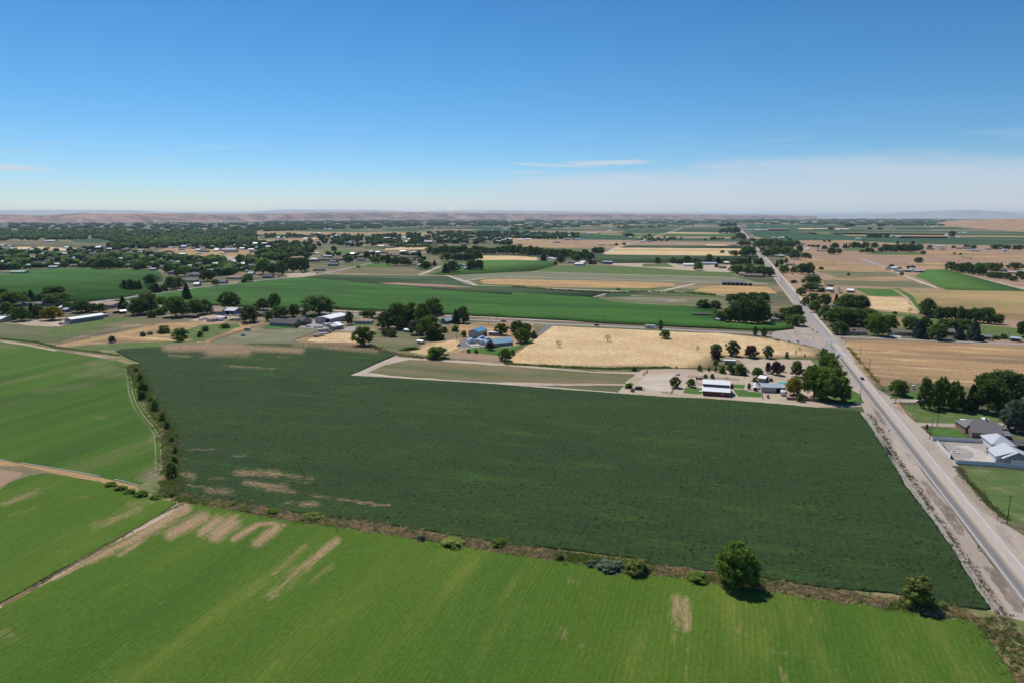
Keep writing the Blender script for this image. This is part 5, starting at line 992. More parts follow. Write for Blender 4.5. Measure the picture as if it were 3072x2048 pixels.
MB().box(L + .01, .02, 0, L + .09, .2, 2.9).build('corner_trim', M_trim, barn); door(barn, 7, 3.2, 3.0, M_trim, 'R', L, 'barn_door'); window(barn, 12.5, 1.1, 1.2, 1.2, 'R', D, L)
MB().tube((L * .72, -.35, 0), (L * .72, -.35, 4.2), .06).build('vent_pipe', M_trim, barn)
# --- concrete terrace and pergola beside it
pg = link('pergola', None, None, G(*full('A1', 300, 1190)), yaw); tag(pg, 'dark brown pergola at the end of the red barn', 'pergola')
for x, y in ((0, 0), (4.5, 0), (0, 5), (4.5, 5)): MB().box(x, y, 0, x + .2, y + .2, 2.9).build('post', W_dark, pg)
for x in (0, 4.5): MB().box(x, -.4, 2.9, x + .2, 5.6, 3.1).build('beam', W_dark, pg)
for k in range(9): MB().box(-.4, k * .62, 3.1, 5.1, k * .62 + .12, 3.25).build('rafter', W_dark, pg)
sheet('terrace', pts('A1', 280, 1250, 440, 1255, 440, 1285, 290, 1265), g_conc)
tag(MB().box(0, 0, 0, 2.2, 1.8, .8).build('hot_tub', M_trim, None, G(*full('A1', 370, 1380)), yaw), 'small pale square tub cover at the barn corner lawn', 'tub')
s_ = bld('A3', 272, 595, 800, 612, 7.5, 3.4, 'P', 1.4, W_metal, R_steel, 'long metal shed with pale blue roof and open dark bay beside the gravel court', 'shed', doors=((.6, 3.6, 2.9, W_metal), (4.6, 3.4, 2.9, W_metal), (8.3, 3.2, 2.9, M_black)))
bld('A3', 700, 600, 830, 605, 3, 2.6, 'F', 0, W_cream, W_tan, 'low tan lean-to at the end of the long metal shed', 'shed')
gz = link('gazebo', None, None, G(*full('A1', 1690, 1290)), yaw); tag(gz, 'round gazebo with pale conical roof beside the barn lawn', 'gazebo')
v = [(2.6 * math.cos(i * math.pi / 4), 2.6 * math.sin(i * math.pi / 4), 2.7) for i in range(8)] + [(0, 0, 4.2)]
MB().add(v, [(i, (i + 1) % 8, 8) for i in range(8)] + [tuple(range(7, -1, -1))]).build('roof', R_steel, gz)
for i in range(8): MB().tube((2.3 * math.cos(i * math.pi / 4), 2.3 * math.sin(i * math.pi / 4), 0), (2.3 * math.cos(i * math.pi / 4), 2.3 * math.sin(i * math.pi / 4), 2.7), .07).build('post', M_trim, gz)
bld('A1', 1650, 1345, 1730, 1350, 2.2, 2.0, 'X', .6, W_dark, R_white, 'little dark play hut with bent white roof below the gazebo', 'hut')
bld('A3', 185, 345, 340, 368, 4, 2.6, 'S', .8, W_grey, R_white, 'tilted white roof hut behind the gazebo', 'hut')
bld('A1', 968, 728, 1235, 735, 3.6, 2.9, 'F', 0, W_tan, R_white, 'tan storage container with flat white roof in the gravel lot', 'shed')
bld('A1', 1160, 552, 1243, 555, 2.6, 2.3, 'X', .9, W_pink, W_pink, 'tiny pink garden shed in front of the tallest dark tree', 'shed', doors=((.8, .9, 1.9, M_trim),))
bld('M5', 300, 190, 508, 196, 4, 2.4, 'S', .5, W_dark, W_dark, 'long low dark open shed at the corn field edge', 'shed', doors=tuple((.5 + 3.1 * k, 2.4, 2.0, M_black) for k in range(10)))
bld('M5', 622, 262, 668, 255, 5, 3.0, 'X', 1.2, W_cream, R_white, 'small white roofed shed at the edge of the grove by the corn', 'shed')
bld('M5', 1215, 255, 1330, 258, 9, 2.7, 'H', 1.6, W_cream, R_grey, 'grey roofed corner house half hidden by dark trees', 'house', wins=3)
bld('A2', 1845, 498, 2350, 512, 10, 2.8, 'P', 2.6, W_tan, R_brown, 'brown roofed ranch house beside the side road nearest the highway', 'house', wins=4, doors=((6.5, 1, 2.1, None),), chim=True)
bld('A2', 1970, 492, 2110, 497, 4, 2.9, 'X', 2.3, W_dark, R_brown, 'gabled entry wing of the brown roofed ranch house', 'porch')
bld('M6', 660, 637, 985, 650, 11, 2.8, 'H', 2.4, W_tan, R_brown, 'hipped grey brown house with concrete drive on the side road', 'house', wins=3, doors=((2, 4.8, 2.3, None),))
bld('M6', 1372, 640, 1500, 645, 10, 3.0, 'P', 2.6, W_dark, R_grey, 'dark house between two spruces on the side road', 'house', wins=2)
bld('M6', 1800, 690, 1945, 700, 8, 2.6, 'S', .8, W_dark, R_grey, 'dark open carport beside the big blue spruce', 'carport')
bld('M6', 2185, 712, 2310, 722, 6, 2.5, 'S', .5, W_dark, R_steel, 'small steel roofed shed at the end of the side road', 'shed')
bld('M6', 300, 380, 455, 390, 9, 2.8, 'P', 1.5, W_tan, R_tan, 'red brown roof showing through the grove east of the junction', 'house')
bld('C6', 1640, 1100, 1780, 1106, 8, 2.8, 'P', 1.6, W_grey, R_grey, 'pale grey roof in the grove near the lime tree', 'house')
sheet('concrete_drive', pts('M6', 700, 640, 820, 644, 840, 675, 700, 665), g_conc)
# --- ranch houses across the highway
r1 = bld('A5', 1210, 528, 1860, 585, 8, 2.9, 'P', 2.2, W_brick, R_grey, 'grey roofed brick ranch house inside the pasture fence', 'house', wins=3)
bld('A5', 1060, 425, 1960, 470, 11, 2.9, 'H', 2.9, W_brick, R_grey, 'rear hipped wing of the grey roofed brick ranch house', 'house wing', chim=True)
bld('A5', 1845, 585, 2075, 605, 6, 2.5, 'S', .4, W_dark, R_grey, 'grey patio cover at the end of the brick ranch house', 'patio cover')
w1 = bld('A5', 1560, 930, 1720, 1075, 14, 3.0, 'P', 2.8, W_white, R_light, 'white house with pale grey roof inside the vinyl walls', 'house', rwin=0)
bld('A5', 1880, 1120, 2500, 1165, 13, 3.0, 'X', 2.9, W_grey, R_light, 'pale roofed garage wing with a gable facing the vinyl wall', 'garage', doors=((3, 5, 2.5, M_trim),))
bld('A5', 1640, 810, 2150, 850, 13, 3.0, 'H', 3.0, W_white, R_light, 'pale grey hipped rear wing of the vinyl walled house', 'house wing')
bld('A5', 2200, 830, 2360, 842, 5, 2.8, 'F', 0, W_dark, R_dark, 'dark open patio roof behind the vinyl walled house', 'patio cover')
bld('A6', 1230, 1075, 1330, 1080, 2, 1.6, 'F', 0, W_white, R_white, 'small white covered trailer behind the brick ranch house', 'trailer')
bld('A5', 1470, 262, 1590, 272, 5, 2.8, 'F', 0, W_white, R_white, 'white flat roof behind the brick ranch chimney', 'shed')
bld('A6', 340, 455, 372, 458, 1.2, 2.2, 'F', 0, W_white, R_white, 'narrow white shed standing in the weedy garden', 'shed')
bld('A6', 2230, 1180, 2400, 1190, 7, 3.0, 'P', 1.5, W_blue, R_steel, 'blue grey shed behind the grey green willow', 'shed')
# --- the blue roofed farmstead
shop = bld('A7', 515, 482, 750, 500, 17, 5.2, 'X', 2.0, W_metal, R_blue, 'tall grey shop with bright blue roof', 'workshop', doors=((1.5, 4.3, 4.3, M_door),))
bld('A7', 700, 610, 840, 655, 11, 3.2, 'P', 2.2, W_white, R_pale, 'pale blue roofed garage wing with solar panels', 'garage', doors=((.8, 4, 2.5, M_trim),))
bld('A7', 860, 655, 930, 680, 11, 3.0, 'P', 2.0, W_white, R_pale, 'narrow pale blue roofed link with a solar strip', 'house wing')
hs = bld('A7', 1120, 712, 1560, 668, 11, 3.0, 'P', 2.9, W_grey, R_pale, 'pale blue roofed farmhouse with white patio slab', 'house', wins=5, doors=((5.5, 1, 2.1, M_glass),))
bld('A7', 480, 605, 525, 635, 6, 2.6, 'P', 1.5, W_white, R_pale, 'little pale blue roofed pump house on the concrete apron', 'shed')
bld('A7', 985, 445, 1220, 455, 4.2, 3.0, 'F', 0, W_blue, R_white, 'blue grey cabin with white flat roof beside the round tree', 'cabin', wins=3)
# solar arrays lie on the roof planes of the garage wings
def array(parent_i, x0, y0, x1, y1, h, rise, D, nx, ny):
    s = rise / (D / 2)
    for i in range(nx):
        for j in range(ny):
            xa = x0 + (x1 - x0) * i / nx + .04; xb = x0 + (x1 - x0) * (i + 1) / nx - .04; ya = y0 + (y1 - y0) * j / ny + .04; yb = y0 + (y1 - y0) * (j + 1) / ny - .04
            MB().add([(xa, ya, h + ya * s + .2), (xb, ya, h + ya * s + .2), (xb, yb, h + yb * s + .2), (xa, yb, h + yb * s + .2), (xa, ya, h + ya * s + .25), (xb, ya, h + ya * s + .25), (xb, yb, h + yb * s + .25), (xa, yb, h + yb * s + .25)],
                     [(3, 2, 1, 0), (4, 5, 6, 7), (0, 1, 5, 4), (1, 2, 6, 5), (2, 3, 7, 6), (3, 0, 4, 7)]).build('solar_panel', M_solar, parent_i)
gar = [o for o in COL.objects if o.get('label', '') == 'pale blue roofed garage wing with solar panels'][0]; array(gar, gar['L'] * .2, 1.4, gar['L'] * .85, 4.6, 3.2, 2.2, 11, 4, 2)
lk = [o for o in COL.objects if o.get('label', '').startswith('narrow pale blue roofed link')][0]; array(lk, lk['L'] * .2, 2.0, lk['L'] * .8, 5.0, 3.0, 2.0, 11, 2, 2)
bld('M3', 985, 705, 1048, 712, 3, 2.2, 'P', .8, W_tan, R_steel, 'tiny steel roofed shed in the weedy pasture', 'shed')
bld('M3', 832, 572, 890, 578, 3, 2.2, 'P', .8, W_grey, R_steel, 'small pale roofed shed under the cottonwoods', 'shed')
bld('M3', 1262, 472, 1330, 480, 12, 3.0, 'X', 2.6, W_blue, R_steel, 'pale gabled shed between the cottonwoods and the dark conifer', 'shed')
# --- metal shop and the tan roofed bungalow
bld('B2', 605, 358, 1015, 385, 30, 5.2, 'X', 1.6, W_metal, R_white, 'big beige metal shop with white roof and open bay', 'workshop', doors=((2.6, 3.2, 4.2, M_trim), (11.6, 5.2, 4.5, M_black)))
bld('B2', 1660, 372, 2090, 382, 10, 2.8, 'H', 1.9, W_white, R_tan, 'white bungalow with tan hipped roof by the lawn', 'house', wins=4)
bld('B2', 1575, 345, 1640, 350, 3, 2.2, 'F', 0, W_cream, bm_('orange_canvas', (.55, .25, .05), .8), 'small orange canopy at the end of the tan roofed bungalow', 'canopy')
bld('M2', 1210, 498, 1500, 512, 13, 3.0, 'P', 3.3, W_grey, R_dark, 'dark roofed grey farmhouse beside the fenced pasture', 'house', wins=3, rwin=3)
bld('M2', 1480, 480, 1590, 490, 14, 3.0, 'P', 3.6, W_grey, R_dark, 'dark roofed garage wing of the grey farmhouse', 'garage')
bld('B2', 1010, 480, 1100, 530, 9, 2.8, 'S', .8, W_tan, R_white, 'tilted white panel roof over the trailer yard', 'shed')
bld('B2', 1080, 540, 1230, 520, 7, 3.0, 'P', 1.0, W_tan, R_steel, 'tan shed with steel roof in the trailer yard', 'shed')
bld('B2', 1180, 455, 1330, 420, 6, 3.0, 'F', 0, W_tan, R_white, 'low tan shed with cluttered white top behind the steel roofed shed', 'shed')
# --- machinery yard cluster
bld('B1', 820, 380, 1110, 395, 12, 3.0, 'P', 2.0, W_cream, R_tan, 'long cream house with pinkish roof by the machinery yard', 'house', wins=3, rwin=1)
bld('B1', 1215, 400, 1480, 408, 16, 4.4, 'P', 2.2, W_blue, R_steel, 'open fronted blue grey machine shed', 'shed', doors=((.8, 5, 3.8, M_black), (7, 3, 3.8, M_black)))
bld('B1', 175, 492, 440, 500, 6, 3.0, 'P', 1.2, W_dark, R_brown, 'dark brown old shed under the trees by the machinery yard', 'shed')
bld('B1', 870, 600, 1130, 560, 9, 2.6, 'F', 0, W_cream, R_tan, 'long flat roofed mobile home in the machinery yard', 'mobile home', wins=3)
bld('B1', 1130, 545, 1285, 515, 8, 2.6, 'F', 0, W_brick, R_white, 'dark shed with thin white roof at the end of the mobile home', 'shed')
bld('B1', 2080, 460, 2230, 455, 9, 3.0, 'P', 1.8, W_red, R_grey, 'old red shed between dark trees', 'shed')
# --- village edge on the far west side
bld('A8', 1520, 700, 1690, 715, 34, 4.2, 'X', 1.2, W_grey, R_white, 'long grey barn with bright white roof below the village', 'barn')
bld('A8', -160, 690, 30, 690, 18, 3.4, 'P', 1.6, W_cream, R_white, 'pale blue white roof cut by the frame edge below the village', 'barn')
bld('M1', 1120, 405, 1225, 392, 8, 2.6, 'P', .9, W_grey, R_steel, 'small low grey shed beside the long white roofed barn', 'shed')
bld('M1', 1238, 398, 1280, 394, 4, 2.2, 'F', 0, W_grey, R_steel, 'little grey hut next to the low grey shed', 'hut')
bld('M1', 1170, 285, 1320, 295, 26, 3.6, 'P', 2.6, W_grey, R_tan, 'broad barn with dusty pink roof beside the village lane', 'barn')
bld('M1', 1330, 290, 1560, 270, 22, 3.4, 'P', 2.0, W_tan, R_tan, 'second dusty roofed barn beside the dark conifer', 'barn')
bld('M1', 1330, 358, 1420, 352, 5, 2.4, 'S', .5, W_dark, R_tan, 'low brown lean-to near the village barns', 'shed')
bld('M1', 1420, 362, 1490, 355, 5, 2.8, 'P', 1.2, W_dark, R_steel, 'dark shed with blue tarp roof near the village barns', 'shed')
bld('M1', 1800, 310, 1950, 315, 10, 2.8, 'P', 1.8, W_tan, R_tan, 'rose brown house roof among the village edge trees', 'house')
bld('M1', 2110, 330, 2190, 335, 7, 2.6, 'P', 1.2, W_white, R_white, 'white roofed shed shining between dark trees', 'shed')
bld('A8', 800, 300, 970, 305, 10, 2.8, 'P', 1.8, W_tan, R_grey, 'grey brown roofed house half hidden in the village trees', 'house', wins=2)
bld('A8', 1030, 300, 1230, 300, 11, 2.8, 'P', 1.8, W_cream, R_grey, 'grey roofed cream house beside the village cornfield', 'house', wins=3)
bld('A8', 590, 300, 690, 290, 8, 2.6, 'S', .8, W_grey, R_steel, 'steel roof glinting among the village trees', 'shed')
bld('A8', 190, 600, 370, 600, 9, 2.8, 'P', 1.8, W_tan, R_grey, 'grey gabled house beside the yellow green tree', 'house')
bld('A8', 1380, 390, 1500, 395, 9, 2.8, 'P', 1.6, W_cream, R_white, 'pale roofed house behind the golden tree', 'house')
bld('A8', 1470, 440, 1570, 445, 8, 2.8, 'P', 1.4, W_grey, R_steel, 'blue grey roofed shed behind the golden tree', 'shed')
# --- middle distance barns and farmsteads
bld('F3', 1925, 783, 2135, 788, 20, 4.4, 'P', 2.6, W_cream, R_grey, 'long open grey roofed hay barn beside the golden grass', 'barn', doors=tuple((2 + 6.2 * k, 5, 3.6, M_black) for k in range(7)))
bld('B7', 965, 900, 1062, 905, 13, 6.0, 'B', 6.0, W_red, R_brown, 'dark red gambrel barn by the canal fields', 'barn', doors=((5, 4, 4, M_black),))
bld('B7', 1200, 890, 1360, 898, 11, 4.5, 'S', .8, W_blue, R_steel, 'open front blue grey hay shed right of the gambrel barn'.replace('right of', 'next to'), 'shed', doors=((9, 5, 3.6, M_black), (15, 5, 3.6, M_black), (21, 5, 3.6, M_black)))
bld('B7', 720, 925, 865, 930, 18, 4.0, 'P', 1.8, W_white, R_white, 'white metal shed in the farmyard near the gambrel barn', 'shed')
bld('B7', 820, 895, 900, 898, 12, 4.0, 'P', 2.2, W_cream, R_white, 'second white shed behind the white metal shed', 'shed')
bld('B7', 600, 885, 720, 888, 12, 3.2, 'P', 2.4, W_tan, R_grey, 'old brown farmhouse roof in the yard near the gambrel barn', 'house')
bld('B7', 35, 772, 108, 775, 12, 3.0, 'P', 2.0, W_white, R_steel, 'small pale roofed shed at the stubble edge', 'shed')
bld('B7', 240, 800, 370, 830, 10, 3.0, 'F', 0, W_cream, R_white, 'pale long sheds under the windbreak', 'shed')
bld('B6', 1120, 878, 1185, 882, 13, 3.6, 'P', 1.8, W_tan, R_steel, 'tan shed with pale roof between two tree clumps', 'shed')
bld('B6', 1050, 822, 1125, 824, 12, 2.0, 'D', 2.2, W_blue, R_steel, 'round roofed blue shed behind the tan shed', 'shed')
bld('B6', 165, 808, 240, 812, 9, 2.8, 'P', 1.6, W_cream, R_grey, 'small grey house in the lawn farmstead', 'house')
bld('B6', 310, 820, 410, 826, 11, 3.0, 'P', 2.6, W_cream, R_light, 'light grey roofed house in the lawn farmstead', 'house')
bld('B6', 0, 672, 280, 680, 14, 3.2, 'P', 2.6, W_tan, R_brown, 'long brown roofed house behind the lawn farmstead', 'house')
bld('B6', 5, 775, 75, 778, 7, 2.6, 'P', 1.0, W_blue, R_steel, 'pale shed west of the lawn farmstead', 'shed')
bld('B6', 1060, 438, 1170, 442, 14, 3.4, 'P', 2.6, W_grey, R_grey, 'grey gabled house behind the windbreak', 'house')
bld('B6', 1210, 352, 1335, 352, 24, 4.0, 'P', 1.5, W_tan, R_light, 'long pale barn roof above the paddock fence', 'barn')
bld('B6', 630, 470, 760, 472, 14, 3.2, 'H', 2.8, W_tan, R_tan, 'brown hipped house at the end of the subdivision', 'house')
bld('B6', 510, 462, 600, 464, 14, 3.2, 'H', 2.8, W_blue, R_grey, 'blue grey hipped house in the subdivision', 'house')
bld('B6', 420, 395, 560, 398, 16, 3.2, 'P', 2.8, W_blue, R_steel, 'large blue roofed house in the subdivision', 'house')
bld('B6', 130, 455, 230, 457, 14, 3.0, 'H', 2.4, W_tan, R_brown, 'brown roofed subdivision house beside the stubble', 'house')
bld('B6', 280, 455, 370, 457, 14, 3.0, 'H', 2.4, W_grey, R_grey, 'grey roofed subdivision house beside the stubble', 'house')
bld('B6', 1690, 388, 1770, 390, 14, 3.4, 'P', 2.4, W_cream, R_light, 'pale house behind the far end of the windbreak', 'house')
for i, (x0, x1, y, lab) in enumerate(((1855, 1970, 350, 'white ridged greenhouse roof above the brown field'), (2065, 2170, 362, 'white arched greenhouse in front of the far tree belt'), (2205, 2310, 358, 'white arched greenhouse nearest the round shrub'))):
    bld('B6', x0, y, x1, y, 24, 3.5, 'P', 3, W_white, R_white, lab, 'greenhouse')
bld('B6', 2065, 438, 2165, 438, 12, 3, 'F', 0, W_brick, R_light, 'long low shed at the edge of the tan field', 'shed')
bld('B6', 1815, 175, 1895, 176, 20, 4, 'P', 2, W_white, R_white, 'far white barn in front of a dark tree line', 'barn')
bld('B6', 990, 112, 1050, 112, 22, 4, 'P', 2.5, W_white, R_white, 'far white barn beside a thin dark grove', 'barn')
bld('B7', 1140, 568, 1270, 568, 16, 3.2, 'P', 1.6, W_cream, R_light, 'long pale shed standing in the brown field', 'shed')
bld('B7', 1350, 568, 1450, 568, 14, 3.0, 'P', 1.6, W_brick, R_light, 'second long shed beside the round tree in the brown field', 'shed')
bld('B7', 345, 522, 455, 524, 18, 3.0, 'H', 3.2, W_grey, R_grey, 'lone grey hipped house in the tan field', 'house')
bld('B7', 735, 475, 845, 472, 14, 3.4, 'P', 2, W_blue, R_steel, 'blue grey barn at the farm above the tan field', 'barn')
bld('B7', 555, 475, 640, 475, 14, 3.4, 'P', 2, W_blue, R_grey, 'grey barn beside the blue grey barn above the tan field', 'barn')
bld('B7', 612, 410, 662, 410, 14, 4, 'P', 2.4, W_white, R_white, 'white roofed barn behind the grey barns', 'barn')
bld('B7', 960, 362, 1025, 362, 18, 3.4, 'P', 2.2, W_white, R_white, 'white shed at the far green field, western one', 'shed')
bld('B7', 1050, 362, 1110, 362, 18, 3.4, 'P', 2.2, W_white, R_white, 'white shed at the far green field, closer to the highway', 'shed')
bld('B7', 1890, 512, 1960, 512, 14, 3.4, 'P', 3, W_white, R_light, 'white gabled farmhouse above the ploughed strip', 'house')
bld('B7', 2010, 512, 2090, 512, 14, 3.4, 'P', 3, W_cream, R_grey, 'grey roofed farmhouse beside the white gabled farmhouse', 'house')
bld('B7', 1680, 434, 1735, 434, 12, 3, 'P', 2, W_white, R_white, 'small white shed below the dark grove', 'shed')
bld('B8', 305, 935, 495, 935, 14, 3.4, 'P', 2.2, W_white, R_white, 'long white roofed livestock shed in the dusty yard', 'shed')
bld('B8', 600, 912, 745, 912, 13, 3.4, 'P', 2.0, W_grey, R_steel, 'blue grey roofed livestock shed in the dusty yard', 'shed')
bld('B8', 750, 910, 885, 910, 13, 3.2, 'P', 2.0, W_cream, R_steel, 'pale roofed shed attached along the dusty yard', 'shed')
bld('B8', 1010, 895, 1090, 897, 12, 3.2, 'P', 2.2, W_tan, R_white, 'white gabled barn at the end of the dusty yard', 'barn')
bld('B8', 900, 970, 1035, 975, 8, 2.8, 'P', 1.8, W_dark, R_brown, 'dark shed among parked vehicles in the dusty yard', 'shed')
bld('B8', 1275, 1100, 1380, 1103, 12, 3.0, 'P', 2.6, W_tan, R_tan, 'pink roofed house at the foot of the highway grove', 'house')
bld('B8', 1360, 1125, 1690, 1135, 12, 3.0, 'P', 3.0, W_brick, R_brown, 'long dark brown house at the foot of the highway grove', 'house', wins=4)
bld('B8', 1088, 697, 1150, 697, 9, 4, 'P', 1.2, W_blue, R_light, 'small pale blue shed in the stubble strip', 'shed')
bld('B8', 1130, 580, 1210, 582, 12, 3.0, 'P', 2, W_grey, R_grey, 'grey farm shed at the highway bend', 'shed')
bld('B8', 1330, 305, 1520, 305, 24, 4, 'P', 2.5, W_grey, R_light, 'long pale barn beside the far highway', 'barn')
bld('B8', 1560, 305, 1670, 305, 28, 4, 'P', 3, W_white, R_white, 'white barn roof beyond the far highway, middle one', 'barn')
bld('B8', 1690, 308, 1800, 308, 28, 4, 'P', 3, W_cream, R_light, 'pale grey barn roof beyond the far highway', 'barn')
bld('B8', 1980, 775, 2068, 777, 8, 4, 'S', .8, W_brick, R_white, 'bright white roofed shed east of the highway', 'shed')
bld('B8', 1860, 768, 1975, 770, 10, 3, 'H', 2, W_cream, R_green, 'green roofed house east of the highway', 'house')
bld('C6', 1105, 300, 1165, 285, 8, 5.5, 'S', 1.2, W_white, R_white, 'tilted white roof above the round trees by the dry field', 'shed')
bld('C6', 720, 245, 860, 255, 9, 3, 'P', 2.2, W_blue, R_grey, 'blue grey roofed house east of the highway', 'house')
bld('C6', 870, 290, 985, 292, 10, 3, 'P', 2, W_grey, R_grey, 'grey house beside the blue grey roofed house', 'house')
bld('C6', 1310, 725, 1390, 715, 7, 2, 'D', 2.4, W_blue, R_steel, 'round blue white quonset hut by the cottonwood', 'hut')
bld('C6', 1540, 768, 1660, 775, 8, 3, 'P', 2.2, W_blue, R_white, 'blue grey house with white roof plane by the vehicle yard', 'house')
bld('C6', 1950, 790, 2080, 798, 8, 3, 'P', 2.0, W_brick, R_white, 'brown shed with white roof plane at the end of the vehicle yard', 'shed')
bld('C6', 1570, 672, 1690, 672, 6, 2.6, 'F', 0, W_brick, W_brick, 'low rusty shed behind the vehicle yard', 'shed')
bld('C1', 1880, 1145, 1985, 1130, 14, 3.6, 'P', 1.6, W_white, R_white, 'white barn at the blue roofed sheds', 'barn')
bld('C1', 1895, 1178, 2090, 1182, 8, 2.6, 'F', 0, W_cream, R_light, 'long low pale shed at the track junction', 'shed')
bld('C1', 2100, 1185, 2240, 1190, 12, 3.6, 'P', 1.8, W_dark, R_steel, 'dark shed with blue steel roof near the track junction', 'shed')
bld('C1', 2240, 1165, 2310, 1150, 10, 3.4, 'P', 1.4, W_grey, R_light, 'pale shed behind the blue steel roofed shed', 'shed')
bld('C2', 110, 1190, 240, 1195, 10, 3, 'P', 1.5, W_grey, R_steel, 'blue grey shed beside the bright crop corner', 'shed')
bld('C2', 250, 1190, 345, 1193, 8, 3, 'P', 1.2, W_brick, R_light, 'small brown shed beside the bright crop corner', 'shed')
bld('C1', 1165, 775, 1235, 780, 14, 2.5, 'D', 3, W_grey, R_light, 'grey dome barn in the farmstead grove', 'barn')
bld('C1', 1500, 795, 1590, 798, 12, 3, 'P', 2.4, W_tan, R_grey, 'brown gabled house in the farmstead grove', 'house')
bld('C1', 330, 765, 520, 770, 14, 3, 'P', 2.6, W_cream, R_tan, 'cream house beside the dark conifer in the brown country', 'house')
bld('C1', 1135, 530, 1215, 530, 16, 4, 'P', 3, W_white, R_light, 'white farmhouse at the edge of the far green fields', 'house')
bld('C1', 1215, 535, 1275, 535, 12, 3.6, 'F', 0, W_white, R_white, 'white flat shed beside the far white farmhouse', 'shed')
bld('C1', 1440, 492, 1475, 492, 14, 4, 'P', 3, W_white, R_white, 'white gabled house in the far round grove', 'house')
bld('C1', 1955, 490, 2040, 490, 16, 4, 'P', 3, W_white, R_light, 'white farmhouse alone in the far green fields', 'house')
bld('C1', 0, 640, 110, 640, 20, 3.6, 'P', 3.4, W_cream, R_grey, 'large grey roofed house beside the highway trees', 'house')
bld('C2', 590, 690, 790, 692, 14, 3, 'H', 3, W_cream, R_light, 'lavender grey hipped house along the east farms', 'house')
bld('C2', 660, 735, 760, 737, 12, 3, 'P', 3, W_brick, R_tan, 'brown gabled house below the hipped house', 'house')
bld('C2', 975, 725, 1110, 728, 13, 3.2, 'P', 2.8, W_white, R_grey, 'white walled house along the east farms', 'house')
bld('C2', 1125, 722, 1280, 725, 13, 3.2, 'P', 2.8, W_grey, R_grey, 'grey roofed house next to the white walled house', 'house')
bld('C2', 1300, 768, 1450, 772, 10, 3, 'H', 2.2, W_blue, R_pale, 'bright blue roofed house on the pale lane', 'house')
bld('C2', 1190, 758, 1290, 760, 9, 3, 'P', 1.4, W_cream, R_light, 'low pale shed beside the bright blue roofed house', 'shed')
bld('C2', 1575, 735, 1690, 738, 12, 3, 'P', 2.6, W_brick, R_tan, 'brown house before the east farm trees', 'house')
bld('C2', 1800, 725, 1920, 727, 12, 3, 'P', 2.6, W_dark, R_grey, 'dark house between two east farm trees', 'house')
bld('C2', 380, 735, 545, 738, 13, 3, 'H', 3, W_grey, R_dark, 'dark hipped house beside the farmstead grove', 'house')
bld('C2', 1740, 1175, 2010, 1182, 12, 3, 'P', 2.6, W_blue, R_dark, 'dark roofed house behind the windbreak', 'house', wins=3)
bld('C2', 2030, 1225, 2220, 1240, 7, 4, 'P', .8, W_cream, R_light, 'pale double shed behind the windbreak end', 'shed')
bld('C2', 2250, 1215, 2420, 1230, 12, 4.5, 'P', 1.2, W_blue, R_green, 'green roofed barn at the frame edge behind the windbreak', 'barn')
